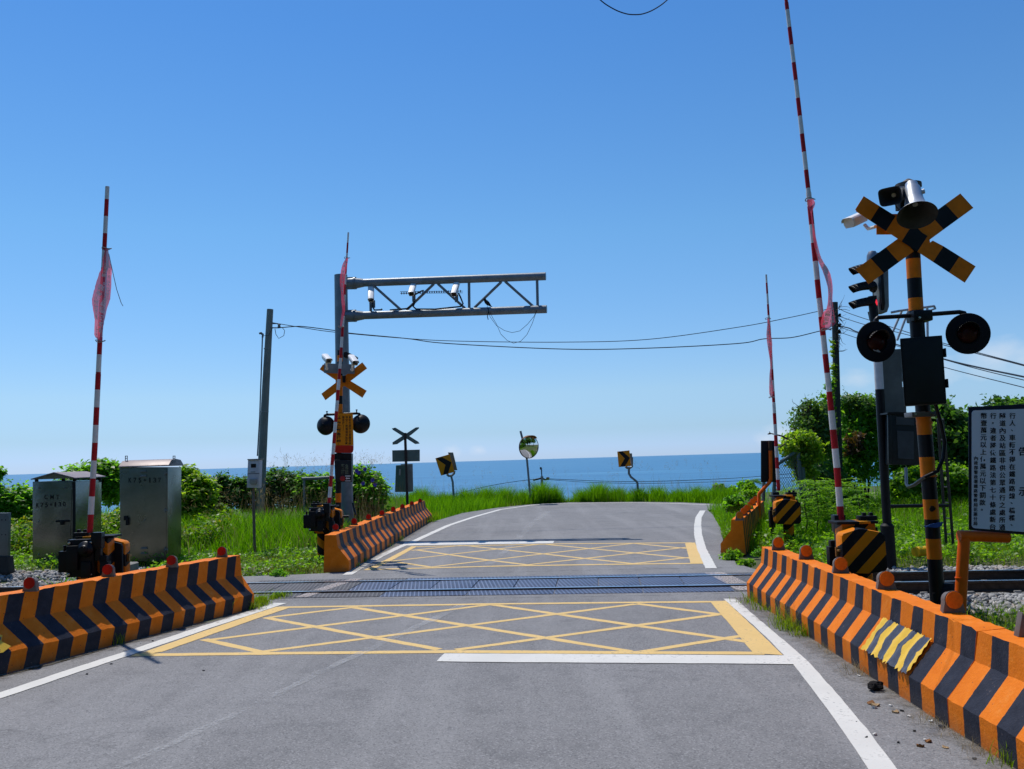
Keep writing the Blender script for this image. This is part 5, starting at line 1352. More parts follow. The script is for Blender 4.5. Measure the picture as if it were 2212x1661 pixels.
for k in range(nn_):
    a = pA + dd * (k / nn_); b2 = pA + dd * ((k + 0.45) / nn_); mb.box((a + b2) / 2, ((b2 - a).length, 0.01, 0.06))
for s in (-0.024, 0.024): mb.box((pA + pB) / 2 + Vector((0, 0.001, s)), (dd.length, 0.009, 0.012), Matrix.Rotation(math.atan2(dd.z, dd.x), 3, 'Y').transposed())
mb.build('slotted_rail', M_steel, gy_)
for k, (top, bot, w, fw) in enumerate((((857, 552), (856, 618), 0.20, 0), ((1155, 525), (1142, 575), 0.2, 1), ((1462, 515), (1444, 578), 0.2, 1))):
    a = Ag(*bot, off=-0.42); b2 = Ag(*top, off=-0.05)
    mb = MB(); bullet(mb, a, b2 + (b2 - a) * 0.25, 0.155, 0.145, hood=True); co = mb.build('traffic_camera', M_camwhite, gy_, bevel=0.006)
    d = (a - b2).normalized(); X = d.cross(Vector((0, 0, 1))).normalized(); Z = X.cross(d); mb = MB()
    mb.prism([a + d * 0.002 + X * x + Z * z for x, z in ((-0.06, -0.055), (0.06, -0.055), (0.06, 0.05), (-0.06, 0.05))], d * 0.004); mb.build('lens_window', M_glass, co)
    mb = MB(); mb.tube([b2 + Vector((0, 0.02, -0.05)), Ag(bot[0] + 15, bot[1] + 40, off=-0.08)], 0.03, 8); mb.box(Ag(bot[0] + 18, bot[1] + 30, off=-0.05), (0.09, 0.05, 0.2)); mb.build('camera_bracket', M_steel, gy_)
for pts in (((870, 625), (868, 665), (880, 690), (930, 688), (936, 682)), ((1150, 590), (1215, 555), (1230, 552)), ((1165, 640), (1155, 665), (1175, 683), (1310, 684), (1490, 665), (1508, 645), (1490, 600), (1475, 570)), ((990, 690), (1110, 680), (1150, 655), (1165, 625))):
    mb = MB(); mb.tube([Ag(*p, off=-0.14) for p in pts], 0.022, 7); mb.build('camera_cable', M_black, gy_)
for pts in (((1683, 672), (1700, 740), (1745, 800), (1800, 835), (1855, 850), (1910, 838), (1965, 790), (2010, 735), (2040, 670)), ((1683, 672), (1715, 740), (1745, 790), (1775, 860), (1820, 905), (1865, 925), (1915, 912), (1960, 865), (2000, 780), (2035, 675))):
    mb = MB(); P = [Ag(*p, off=-0.1) for p in pts]; mb.tube(P, 0.006, 6); mb.build('loose_wire', M_black, gy_)
mb = MB(); mb.tube([Ag(1683, 675, off=-.11), Ag(1690, 700, off=-.11), Ag(1680, 735, off=-.11), Ag(1686, 758, off=-.11)], 0.012, 6); mb.build('wire_end', M_black, gy_)
# the bird
mb = MB(); B0 = Ag(1680, 671, off=0)
def bp_(x, z, y=0): return B0 + Vector((x, y, z + 0.0))
sp_ = [(0.17, 0.0, .004), (0.12, 0.035, .018), (0.07, 0.085, .042), (0.02, 0.13, .062), (-0.03, 0.185, .062), (-0.06, 0.225, .045), (-0.075, 0.25, .044), (-0.085, 0.275, .046), (-0.092, 0.30, .036), (-0.10, 0.318, .012)]
mb.tube([bp_(x * 0.8, z * 0.8) for x, z, r in sp_], [r * 0.85 for _, _, r in sp_], 12)
mb.lathe([(0.012, 0), (0.0, 0.035)], bp_(-0.098, 0.222), (-1, -0.2, -0.1), 8)
for s in (-0.02, 0.02): mb.tube([bp_(0.0, 0.06, s), bp_(0.0, 0.0, s)], 0.005, 5)
bird = mb.build('bird', pm('bird_black', (0.012, 0.011, 0.012), 0.6), loc=B0)
tag(bird, 'small black bird perched on the lower gantry pipe above the loose wires', 'bird')
# ------------------------------------------------------------------ trackside cabinets
def stainless(name, tint=(0.42, 0.42, 0.40), rough=0.26):
    m, nt, out = new_mat(name)
    tc = nt.nodes.new('ShaderNodeTexCoord'); a = nnoise(nt, 1.6, 5, 0.6, tc.outputs['Object'], dist=0.8); b = nnoise(nt, 11, 6, 0.65, tc.outputs['Object'])
    mp = nt.nodes.new('ShaderNodeMapping'); mp.inputs['Scale'].default_value = (2, 2, 90); nt.links.new(tc.outputs['Object'], mp.inputs['Vector'])
    st = nnoise(nt, 1.0, 3, 0.6, mp.outputs[0])
    c = nramp(nt, nmath(nt, 'ADD', nmath(nt, 'MULTIPLY', a, 0.6), nmath(nt, 'MULTIPLY', b, 0.4)), [(0.3, tuple(x * 0.7 for x in tint)), (0.7, tint)])
    r = nmath(nt, 'ADD', nmath(nt, 'MULTIPLY', a, 0.25), rough - 0.08)
    nprincipled(nt, out, c, r, 0.85, nmath(nt, 'ADD', nmath(nt, 'MULTIPLY', st, 0.15), nmath(nt, 'MULTIPLY', a, 2.0)), 0.25, 0.02)
    return m
M_ss = stainless('dull_stainless', (0.27, 0.26, 0.215))
M_ss2 = stainless('polished_stainless', (0.30, 0.29, 0.26), 0.2)
M_cabedge = pm('cabinet_edge_steel', (0.17, 0.185, 0.185), 0.45, 0.5)
M_roof = pm('hood_steel', (0.25, 0.205, 0.195), 0.5, 0.2, 0.12, 5)
M_conc = pm('weathered_concrete', (0.22, 0.21, 0.19), 0.9, 0, 0.25, 6, 0.5)
M_ink = pm('stencil_ink', (0.012, 0.013, 0.012), 0.6)
YC = 18.75
def r2(x, y): return (0.26856 * x, 945.0 + 0.26856 * y)
cab = thing('steel_cabinet', 'tall stainless cabinet stencilled K75+137 with a sloped hood', 'cabinet', Vector((A(310, 1213, YC).x, YC, 0)))
mb = MB(); plate(mb, [r2(962, 240), r2(1350, 240), r2(1350, 997), r2(968, 997)], YC, 0.76); mb.build('body', M_ss, cab, bevel=0.006)
mb = MB()
dz_ = 0.0
pts = [r2(955, 240), r2(975, 185), r2(1385, 171), r2(1338, 236)]
a, b_, c_, d_ = A(*r2(953, 240), YC - 0.05), A(*r2(1347, 236), YC - 0.05), A(*r2(972, 184), YC + 0.0), A(*r2(1380, 172), YC + 0.0)
w_ = b_.x - a.x
zt = A(*r2(1300, 178), YC + 0.2).z; zb = a.z
sec = [(-0.05, zb), (-0.045, zb + 0.02), (0.12, zt - 0.01), (0.38, zt + 0.01), (0.64, zt - 0.01), (0.81, zb + 0.02), (0.81, zb)]
mb.prism([Vector((a.x, YC + y, z)) for y, z in sec], (w_ + 0.02, 0, 0)); mb.build('hood', M_roof, cab, bevel=0.004)
mb = MB(); plate(mb, [r2(985, 252), r2(1336, 250), r2(1338, 972), r2(990, 975)], YC - 0.014, 0.012); dr = mb.build('door', M_ss, cab, bevel=0.004)
for (x, y) in ((1155, 272), (1155, 310), (1160, 890), (1160, 930)):
    mb = MB(); u, v = r2(x, y); c0 = A(u, v, YC - 0.018)
    mb.prism([c0 + Vector((-0.075, 0, -0.02)), c0 + Vector((0.075, 0, -0.02)), c0 + Vector((0.055, 0, 0.022)), c0 + Vector((-0.055, 0, 0.022))], (0, -0.022, 0)); mb.build('louvre', M_cabedge, dr, bevel=0.006)
for y in (285, 585, 900):
    mb = MB(); mb.box(A(*r2(1334, y), YC - 0.03), (0.085, 0.04, 0.035)); mb.tube([A(*r2(1328, y - 20), YC - 0.03), A(*r2(1328, y + 20), YC - 0.03)], 0.014, 8); mb.build('hinge', M_cabedge, dr)
mb = MB(); mb.box(A(*r2(1012, 648), YC - 0.03), (0.075, 0.04, 0.09)); mb.box(A(*r2(1022, 675), YC - 0.05), (0.05, 0.03, 0.16)); mb.build('handle', M_blackm, dr, bevel=0.006)
mb = MB()
for k, ch in enumerate('K75+137'):
    x = 1046 + k * 39.7; h = 20 if ch != '+' else 11
    w = 12 if ch != '1' else 6; fit_text(mb, ch, A(*r2(x - w, 343 - h), YC - 0.0165), A(*r2(x + w, 343 - h), YC - 0.0165), A(*r2(x - w, 343 + h), YC - 0.0165), bold=0.025)
mb.build('stencil', M_ink, dr, smooth=False, recalc=False)
mb = MB()
for ch, y in (('T', 500), ('C', 565), ('F', 670)): fit_text(mb, ch, A(*r2(1156, y - 14), YC - 0.0165), A(*r2(1172, y - 14), YC - 0.0165), A(*r2(1156, y + 14), YC - 0.0165))
mb.build('faded_stencil', pm('faded_stencil_ink', (0.15, 0.15, 0.14), 0.5), dr, smooth=False, recalc=False)
for (x, yy) in ((1016, 0.15), (1400, 0.15)):
    mb = MB(); c0 = A(*r2(x, 178), YC + yy); mb.box(c0 + Vector((-0.02, 0, 0)), (0.012, 0.012, 0.15)); mb.box(c0 + Vector((0.02, 0, 0)), (0.012, 0.012, 0.15)); mb.box(c0 + Vector((0, 0, 0.075)), (0.052, 0.012, 0.014)); mb.box(c0 + Vector((0, 0, 0.025)), (0.04, 0.01, 0.012)); mb.build('lifting_eye', M_cabedge, cab)
mb = MB(); p = A(310, 1213, YC); mb.box(Vector((p.x + 0.1, YC + 0.4, (p.z - 0.1) / 2 - 0.02)), (0.95, 0.7, p.z + 0.08)); mb.build('plinth', M_blackm, cab)
YM = 19.7
cm = thing('steel_cabinet', 'stainless cabinet stencilled CMT K75+130 under a gabled sheet roof', 'cabinet', Vector((A(115, 1215, YM).x, YM, 0)))
mb = MB(); plate(mb, [r2(262, 355), r2(605, 352), r2(605, 985), r2(262, 985)], YM, 1.25); mb.build('body', M_ss2, cm, bevel=0.006)
mb = MB(); plate(mb, [r2(268, 362), r2(580, 358), r2(556, 982), r2(268, 983)], YM - 0.018, 0.015); dr = mb.build('door', M_ss2, cm, bevel=0.005)
mb = MB()
for k, ch in enumerate('CMT'):
    x = 372 + k * 47; fit_text(mb, ch, A(*r2(x - 15, 460), YM - 0.021), A(*r2(x + 13, 460), YM - 0.021), A(*r2(x - 15, 496), YM - 0.021), bold=0.01)
for k, ch in enumerate('K75+130'):
    x = 302 + k * 35.8; y = 545 - k * 1.6; h = 19 if ch != '+' else 11
    w = 12 if ch != '1' else 6; fit_text(mb, ch, A(*r2(x - w, y - h), YM - 0.021), A(*r2(x + w, y - h), YM - 0.021), A(*r2(x - w, y + h), YM - 0.021), bold=0.025)
mb.build('stencil', M_ink, dr, smooth=False, recalc=False)
mb = MB(); mb.box(A(*r2(505, 672), YM - 0.04), (0.30, 0.03, 0.04)); mb.box(A(*r2(500, 685), YM - 0.05), (0.07, 0.05, 0.09)); mb.build('handle', M_blackm, dr, bevel=0.005)
for (x, y) in ((316, 405), (522, 405), (310, 675), (312, 940), (520, 940)):
    mb = MB(); mb.lathe([(0.02, 0), (0.016, 0.012), (0, 0.015)], A(*r2(x, y), YM - 0.018), (0, -1, 0), 10); mb.build('rivet', M_cabedge, dr)
mb = MB(); plate(mb, [r2(585, 356), r2(604, 356), r2(604, 980), r2(585, 980)], YM - 0.03, 0.028); mb.build('corner_post', M_blackm, cm)
mb = MB(); L_, R__, Ap = A(*r2(246, 340), YM - 0.12), A(*r2(602, 330), YM - 0.12), A(*r2(432, 288), YM - 0.12)
mb.prism([L_, Ap, R__, R__ + Vector((0, 0, 0.02)), Ap + Vector((0, 0, 0.025)), L_ + Vector((0, 0, 0.02))][::1], (0, 1.5, 0)); mb.build('roof', M_roof, cm)
mb = MB(); mb.prism([L_ + Vector((0.03, 0.02, 0.004)), R__ + Vector((-0.03, 0.02, 0.004)), Ap + Vector((0, 0.02, -0.015))], (0, 0.012, 0)); mb.build('gable', M_ss, cm)
for (x, y) in ((285, 0.05), (590, 0.05), (290, 1.2), (600, 1.2)):
    mb = MB(); p = A(*r2(x, 347), YM + y if False else YM); mb.box(Vector((p.x, YM + y, p.z)), (0.06, 0.05, 0.12)); mb.build('roof_bracket', M_blackm, cm)
mb = MB(); plate(mb, [r2(240, 987), r2(610, 987), r2(620, 1110), r2(196, 1110)], YM - 0.15, 1.6); mb.build('plinth', pm('dark_concrete', (0.045, 0.045, 0.042), 0.95, 0, 0.3, 5, 0.5), cm, bevel=0.02)
YT_ = 17.6
tcab = thing('steel_cabinet', 'dull grey cabinet cut off by the left edge of the picture', 'cabinet', Vector((A(-20, 1225, YT_).x, YT_, 0)))
mb = MB(); plate(mb, [(-70, 1109), (18, 1108), (16.5, 1202), (-70, 1203)], YT_, 0.1); mb.build('body', pm('dull_cabinet_grey', (0.15, 0.165, 0.16), 0.4, 0.4, 0.15, 3), tcab, bevel=0.006)
for v in (1123, 1155):
    for u in (4, 12):
        mb = MB(); mb.lathe([(0.012, 0), (0, 0.01)], A(u, v, YT_), (0, -1, 0), 8); mb.build('rivet', M_blackm, tcab)
mb = MB(); plate(mb, [(-70, 1203), (17, 1202), (21, 1240), (-72, 1240)], YT_ - 0.05, 0.2); mb.build('plinth', MATS['dark_concrete'], tcab, bevel=0.02)
# hollow concrete duct block
YB = 16.6
blk = MB(); c0 = A(265, 1229, YB); hx, hzz = 0.125, 0.085
outer = [(-hx, -hzz), (hx, -hzz), (hx, hzz - 0.02), (hx - 0.03, hzz), (-hx + 0.03, hzz), (-hx, hzz - 0.02)]; inn = [(-0.085, -0.05), (0.085, -0.05), (0.085, 0.035), (0.07, 0.05), (-0.07, 0.05), (-0.085, 0.035)]
n = 6
for yy in (0, 0.4): blk.v += [c0 + Vector((x, yy, z)) for x, z in outer] + [c0 + Vector((x, yy, z)) for x, z in inn]
for k in range(n):
    k2 = (k + 1) % n
    for f in ([k, k2, 6 + k2, 6 + k], [12 + k, 18 + k, 18 + k2, 12 + k2], [k, 12 + k, 12 + k2, k2], [6 + k, 6 + k2, 18 + k2, 18 + k]): blk.f.append(f); blk.mi.append(0)
o = blk.build('duct_block', M_conc, loc=c0); tag(o, 'small hollow concrete block lying between the gate and the tall cabinet', 'concrete block')
o = MB(); o.tube([A(1978, 1192, 15.6), A(2000, 1190, 15.75)], 0.085, 16); o = o.build('pipe_stub', pm('yellow_plastic', (0.62, 0.34, 0.01), 0.5), loc=A(1990, 1192, 15.7)); tag(o, 'short yellow pipe stub lying in the weeds behind the tall signal post', 'pipe')

# ------------------------------------------------------------------ left poles
YPL = 26.0
M_pole = pm('concrete_pole', (0.20, 0.225, 0.21), 0.8, 0, 0.14, 3, 0.25)
ul = thing('utility_pole', 'leaning grey concrete utility pole behind the electricity meter box', 'utility pole', Vector((A(560, 1120, YPL).x, YPL, 0)))
mb = MB(); mb.tube([Vector((A(560, 1130, YPL).x, YPL, -0.4)), A(560.5, 1120, YPL), A(567, 985, YPL), A(575, 820, YPL), A(583.5, 668, YPL)], [0.132, 0.131, 0.118, 0.105, 0.091], 20); mb.build('shaft', M_pole, ul)
for (u, v, r) in ((578, 753, 0.101), (571.5, 889, 0.112)):
    mb = MB(); mb.lathe([(r, -0.012), (r + 0.006, -0.012), (r + 0.006, 0.012), (r, 0.012)], A(u, v, YPL), n=20); mb.build('steel_band', M_grey, ul)
mb = MB(); mb.tube([A(588, 699, YPL), A(600, 699, YPL), A(601.5, 703, YPL)], 0.018, 6); mb.tube([A(588, 708, YPL), A(603, 708, YPL)], 0.018, 6); mb.lathe([(0.03, -0.06), (0.05, -0.03), (0.03, 0), (0.05, 0.03), (0.03, 0.06)], A(603, 703.5, YPL), n=12); mb.build('insulator', M_steel, ul)
mb = MB(); mb.tube([A(567, 729, YPL - .15), A(568, 722, YPL - .15), A(564, 719, YPL - .15), A(560, 720.5, YPL - .15)], 0.03, 8); mb.tube([A(567, 726, YPL - .15), A(561, 900, YPL - .2), A(556, 985, YPL - .2)], 0.02, 8); mb.build('conduit', M_steel, ul)
mb = MB(); mb.tube([A(561, 720, YPL - .16), A(568, 725, YPL - .18), A(580, 725, YPL - .2), A(589, 708, YPL - .1)], 0.008, 6); mb.tube([A(594, 710, YPL), A(596, 722, YPL), A(602, 731, YPL), A(613, 725, YPL), A(615, 714, YPL), A(610, 708, YPL)], 0.009, 6); mb.build('service_wire', M_black, ul)
YMB = 19.7
mt = thing('meter_post', 'pale electricity meter box on a slim steel post in the grass', 'meter box', Vector((A(550, 1200, YMB).x, YMB, 0)))
mb = MB(); mb.tube([A(550.5, 1206, YMB), A(548, 1100, YMB), A(546.8, 1045, YMB)], 0.032, 8); mb.build('post', pm('rusty_steel_post', (0.17, 0.14, 0.115), 0.7, 0.2, 0.25, 7), mt)
mb = MB(); plate(mb, [(535.5, 993.5), (561, 993), (559, 1054), (533, 1053.5)], YMB - 0.13, 0.22); bx = mb.build('box', pm('meter_box_white', (0.52, 0.54, 0.58), 0.5, 0, 0.1, 6, 0.1, dirt=0.2, dirtcol=(0.3, 0.28, 0.25)), mt, bevel=0.008)
mb = MB(); plate(mb, [(534, 993.6), (563, 992.5), (563.5, 990.5), (534.5, 991.5)], YMB - 0.16, 0.27); mb.build('lid', M_grey, bx)
mb = MB(); plate(mb, [(542, 1002), (553, 1001.5), (553, 1010), (542, 1010.3)], YMB - 0.134, 0.006); mb.build('window', M_glass, bx)
mb = MB(); plate(mb, [(541.5, 1018.5), (551.5, 1018), (551.5, 1020.5), (541.5, 1021)], YMB - 0.135, 0.005); mb.build('label_plate', M_grey, bx)
mb = MB(); plate(mb, [(534.6, 1022.8), (560, 1022.3), (560, 1023.4), (534.6, 1024)], YMB - 0.134, 0.005); mb.build('seam', M_blackm, bx)
mb = MB(); plate(mb, [(539, 1035), (554.5, 1034.8), (554, 1044), (551, 1047), (543, 1047), (539, 1044)], YMB - 0.18, 0.08); mb.build('bracket', pm('meter_bracket', (0.30, 0.29, 0.26), 0.6), mt, bevel=0.004)

# ------------------------------------------------------------------ signs at the bend
YX = 30.0
def r4(x, y): return (486.0 + 0.26856 * x, 891.0 + 0.26856 * y)
M_signback = pm('sign_back_green_grey', (0.12, 0.165, 0.155), 0.5, 0.2, 0.15, 4)
xs_ = thing('crossbuck_sign', 'back of a grey crossbuck sign with a blank plate on a dark post', 'crossbuck sign', Vector((A(880, 1110, YX).x, YX, 0)))
mb = MB(); mb.tube([Vector((A(881, 1115, YX).x, YX, -0.2)), A(880.5, 1100, YX), A(875, 935, YX)], 0.046, 10); mb.build('post', pm('rust_brown_post', (0.035, 0.024, 0.022), 0.6), xs_)
for k, pts in enumerate((((1341, 128), (1370, 121), (1455, 172), (1555, 235), (1566, 250), (1530, 254), (1452, 205), (1350, 140)), ((1534, 120), (1560, 118), (1561, 128), (1500, 178), (1385, 255), (1348, 259), (1347, 240), (1440, 180)))):
    mb = MB(); plate(mb, [r4(*p) for p in pts], YX + 0.06 + 0.012 * k, 0.008); mb.build('crossbuck_board', M_signback, xs_, smooth=False)
mb = MB(); plate(mb, [r4(*p) for p in ((1345, 304), (1567, 298), (1567, 392), (1346, 397))], YX + 0.06, 0.008); mb.build('plate', M_signback, xs_)
ub = thing('utility_cabinet', 'green utility cabinet half hidden in grass below the crossbuck sign', 'cabinet', Vector((A(870, 1110, YX + 0.6).x, YX + 0.6, 0)))
mb = MB(); plate(mb, [r4(1374, 424), r4(1466, 420), r4(1464, 640), r4(1366, 640)], YX + 0.5, 0.3); mb.build('body', pm('cabinet_green', (0.075, 0.125, 0.105), 0.5, 0, 0.15, 4), ub, bevel=0.02)
mb = MB(); plate(mb, [r4(1412, 414), r4(1508, 412), r4(1513, 636), r4(1470, 640)], YX + 0.82, 0.1); mb.build('back_panel', pm('panel_pale_grey', (0.20, 0.225, 0.225), 0.5), ub, bevel=0.01)
mb = MB(); mb.tube([A(*r4(1407, 455), YX + 0.46), A(*r4(1405, 505), YX + .46)], 0.03, 8); mb.build('handle', M_grey, ub)
M_chev_y = pm('chevron_orange', (0.68, 0.22, 0.003), 0.5, 0, 0.08, 4)
def chevron(label, Y, C, post, vis, chev, tilt, back=None):
    """C: four px corners (tl, tr, br, bl)"""
    r = thing('chevron_sign', label, 'chevron sign', post[0] if isinstance(post[0], Vector) else A(*post[0], Y), 0, 'chevron signs on the bend')
    mb = MB(); plate(mb, C, Y, 0.012); pl = mb.build('sign_plate', M_chev_y, r, bevel=0.003)
    def m_(s, t):
        a = Vector((*C[0], 0)).lerp(Vector((*C[1], 0)), s); b2 = Vector((*C[3], 0)).lerp(Vector((*C[2], 0)), s); q = a.lerp(b2, t); return (q.x, q.y)
    mb = MB(); plate(mb, [m_(*q) for q in chev], Y - 0.004, 0.004); mb.build('chevron_mark', M_black, pl, smooth=False)
    return r
YV = 38.5
CHV = [(0.08, 0.02), (0.42, 0.02), (0.97, 0.48), (0.50, 0.99), (0.10, 0.99), (0.55, 0.49)]
def r5(x, y): return (1026.0 + 0.293 * x, 891.0 + 0.293 * y)
c1 = chevron('tilted black and orange chevron sign sinking into tall grass, grey board behind it', YV, [r4(1692, 368), r4(1807, 335), r4(1847, 478), r4(1738, 508)], [r4(1830, 560)], 0, [(0.06, 0.03), (0.42, 0.02), (0.97, 0.45), (0.52, 0.99), (0.16, 0.98), (0.52, 0.5)], 0)
mb = MB(); plate(mb, [r4(1793, 321), r4(1835, 321), r4(1869, 464), r4(1838, 466)], YV + 0.25, 0.02); mb.build('rear_plate', M_signback, c1)
mb = MB(); mb.tube([A(*r4(1785, 495), YV + .1), A(*r4(1800, 510), YV + .12), A(*r4(1825, 508), YV + .2), A(*r4(1843, 490), YV + .22), A(*r4(1846, 470), YV + .22)], 0.05, 8); mb.tube([A(*r4(1818, 508), YV + .18), A(*r4(1832, 560), YV + .2), Vector((A(*r4(1838, 640), YV).x, YV + .2, 0))], 0.045, 8); mb.build('post', M_steel, c1)
c2 = chevron('upright orange chevron sign on a kinked grey post at the bend', YV, [r5(1049, 288), r5(1139, 279), r5(1152, 394), r5(1060, 402)], [r5(1203, 600)], 0, CHV, 0)
mb = MB(); plate(mb, [r5(1142, 301), r5(1158, 301), r5(1161, 355), r5(1152, 370)], YV + 0.2, 0.25); mb.build('rear_plate', M_signback, c2)
mb = MB(); mb.tube([A(*r5(1110, 398), YV + .1), A(*r5(1122, 409), YV + .12), A(*r5(1145, 408), YV + .2), A(*r5(1158, 398), YV + .22), A(*r5(1158, 330), YV + .22)], 0.05, 8); mb.tube([A(*r5(1135, 408), YV + .15), A(*r5(1135, 450), YV + .15), A(*r5(1150, 475), YV + .15), A(*r5(1190, 507), YV + .15), A(*r5(1198, 520), YV + .15), A(*r5(1203, 600), YV + .15), Vector((A(*r5(1205, 650), YV).x, YV + .15, -0.3))], 0.05, 10); mb.build('post', M_steel, c2)
# convex mirror
def r6m(x, y): return (1053.1 + 0.10405 * x, 907.3 + 0.10405 * y)
mr = thing('traffic_mirror', 'round convex traffic mirror with a small hood on a leaning grey post', 'traffic mirror', A(*r6m(880, 1400), YV))
mb = MB(); mb.tube([Vector((A(*r6m(890, 1500), YV).x, YV + .12, -0.2)), A(*r6m(870, 1380), YV + .12), A(*r6m(820, 830), YV + .12), A(*r6m(770, 560), YV + .12), A(*r6m(684, 228), YV + .12)], 0.045, 12); mb.build('post', M_steel, mr)
mc = A(*r6m(862, 557), YV); aim = Vector((0.62, -1, -0.08)).normalized()
mb = MB(); mb.lathe([(0.44, -0.06), (0.485, -0.05), (0.495, -0.01), (0.485, 0.012), (0.462, 0.012)], mc, aim, 40, cap=False); mb.lathe([(0.0, -0.07), (0.44, -0.06)], mc, aim, 40, cap=False); mb.build('rim', pm('mirror_rim_brown', (0.10, 0.055, 0.035), 0.5), mr)
m, nt, out = new_mat('mirror_glass'); gl_ = nt.nodes.new('ShaderNodeBsdfPrincipled'); gl_.inputs['Base Color'].default_value = (0.86, 0.88, 0.9, 1); gl_.inputs['Metallic'].default_value = 1; gl_.inputs['Roughness'].default_value = 0.03; nt.links.new(gl_.outputs[0], out.inputs['Surface'])
mb = MB(); Rm = 1.9; pr_ = []
for k in range(14):
    rr = 0.465 * (1 - k / 13); pr_.append((rr, 0.008 + math.sqrt(Rm * Rm - rr * rr) - math.sqrt(Rm * Rm - 0.465 ** 2)))
mb.lathe(pr_, mc, aim, 48); mb.build('mirror_glass', m, mr)
mb = MB(); q = Vector((0, 0, 1)).rotation_difference(aim); upv = (Vector((0, 0, 1)) - aim * aim.z).normalized(); sx_ = aim.cross(upv); rows = []
for t in np.linspace(-0.75, 0.75, 15):
    d = upv * math.cos(t) + sx_ * math.sin(t); dep = 0.22 * math.cos(t * 1.6) + 0.03; rows.append((mc + d * 0.493, mc + d * 0.50 + aim * dep))
for (a, b_), (c_, d_) in zip(rows[:-1], rows[1:]): mb.face([a, c_, d_, b_])
o = mb.build('hood', pm('hood_orange_brown', (0.30, 0.13, 0.03), 0.5), mr, recalc=False); md = o.modifiers.new('thick', 'SOLIDIFY'); md.thickness = 0.008

# back of the second notice board with its bent pole
YS = 21.5
sb = thing('notice_board', 'black back of a tall notice board on a bent orange pole by the overgrown barrier', 'notice board', Vector((A(1640, 1140, YS).x, YS, 0)))
def r8(x, y): return (1620.0 + 0.16255 * x, 918.1 + 0.16255 * y)
mb = MB(); plate(mb, [r8(147, 208), r8(352, 206), r8(352, 758), r8(147, 760)], YS + 0.06, 0.02); mb.build('board', pm('board_back_black', (0.008, 0.008, 0.011), 0.6), sb, bevel=0.004)
mb = MB(); mb.tube([A(*r8(268, 206), YS), A(*r8(272, 360), YS), A(*r8(278, 715), YS), A(*r8(262, 760), YS), A(*r8(128, 905), YS), A(*r8(120, 925), YS), A(*r8(120, 1150), YS), Vector((A(*r8(118, 1250), YS).x, YS, -0.1))], 0.042, 14); mb.build('pole', M_orange_pipe, sb)
mb = MB(); mb.tube([A(*r8(268, 208), YS - 0.004), A(*r8(271, 340), YS - 0.004)], 0.0425, 14); mb.build('worn_cap', pm('rust_black', (0.06, 0.035, 0.02), 0.8, 0, 0.6, 14), sb)

# ------------------------------------------------------------------ right pole and cables
YR2 = 26.0
ur = thing('utility_pole', 'dark utility pole wrapped in dry and green vines behind the nearest gate arm', 'utility pole', Vector((A(1812, 1130, YR2).x, YR2, 0)))
mb = MB(); mb.tube([Vector((A(1816, 1140, YR2).x, YR2, -0.2)), A(1815, 1100, YR2), A(1808, 870, YR2), A(1803, 653, YR2)], [0.115, 0.112, 0.1, 0.088], 18); mb.build('shaft', pm('dark_concrete_pole', (0.055, 0.062, 0.058), 0.85, 0, 0.2, 3, 0.3), ur)
for v in (682, 704, 718):
    mb = MB(); mb.tube([A(1806, v, YR2), A(1813, v, YR2)], 0.02, 6); mb.lathe([(0.03, -0.05), (0.045, -0.02), (0.03, 0), (0.045, 0.02), (0.03, 0.05)], A(1814, v - 1, YR2), n=10); mb.build('insulator', M_black, ur)
M_cable = pm('cable_black', (0.015, 0.017, 0.018), 0.5)
def cable(label, pts, r, mat=None, group='overhead cables'):
    P = [A(u, v, Y) for u, v, Y in pts]
    fine = []
    for i in range(len(P) - 1):
        for k in range(8):
            f = k / 8; p = [P[max(0, min(len(P) - 1, i + d))] for d in (-1, 0, 1, 2)]
            fine.append(0.5 * ((2 * p[1]) + (p[2] - p[0]) * f + (2 * p[0] - 5 * p[1] + 4 * p[2] - p[3]) * f * f + (3 * p[1] - p[0] - 3 * p[2] + p[3]) * f ** 3))
    fine.append(P[-1]); mb = MB(); mb.tube(fine, r, 6)
    o = mb.build('overhead_cable', mat or M_cable, loc=P[0]); return tag(o, label, 'cable', group)
cable('upper twisted cable sagging across the sky between the two utility poles', [(589, 697, 26), (650, 707, 26), (724, 717.6, 26.4), (877, 731, 26.4), (1000, 737, 26.3), (1216, 739, 26.2), (1400, 733, 26), (1593, 707, 26), (1700, 687, 26), (1769, 672, 26), (1804, 664, 26)], 0.011)
cable('lower thick cable sagging across the sky between the two utility poles', [(603, 708, 26), (640, 705, 26), (662, 706, 26), (724, 714, 26.4), (760, 720, 26.5), (877, 731, 26.4), (968, 742, 26.3), (1216, 754, 26.2), (1400, 752, 26), (1593, 742, 26), (1650, 732, 26), (1710, 729, 26), (1769, 715.5, 26), (1804, 708, 26)], 0.014)
g2 = 'overhead cables'
cable('uppermost thin cable running from the vine covered pole to the right edge', [(1804, 662, 26), (1835, 677, 25), (1930, 708, 22), (2037, 741, 19), (2212, 788, 15), (2400, 838, 12)], 0.009)
cable('second thin cable from the vine covered pole, just below the uppermost one', [(1812, 683, 26), (1868, 701, 24), (1960, 723, 21.5), (2038, 745, 19), (2212, 790, 15), (2400, 842, 12)], 0.009)
cable('thick dark cable running from the vine covered pole past the right lamp', [(1812, 704, 26), (1835, 709, 25), (1852, 717, 24.5), (1940, 745, 22), (2037, 775, 19), (2120, 795, 17), (2212, 814, 15), (2400, 855, 12)], 0.016)
cable('thin cable hanging directly under the thick dark cable on the right', [(1812, 706, 26), (1940, 748, 22), (2037, 776, 19), (2120, 799, 17), (2212, 821, 15), (2400, 866, 12)], 0.008)
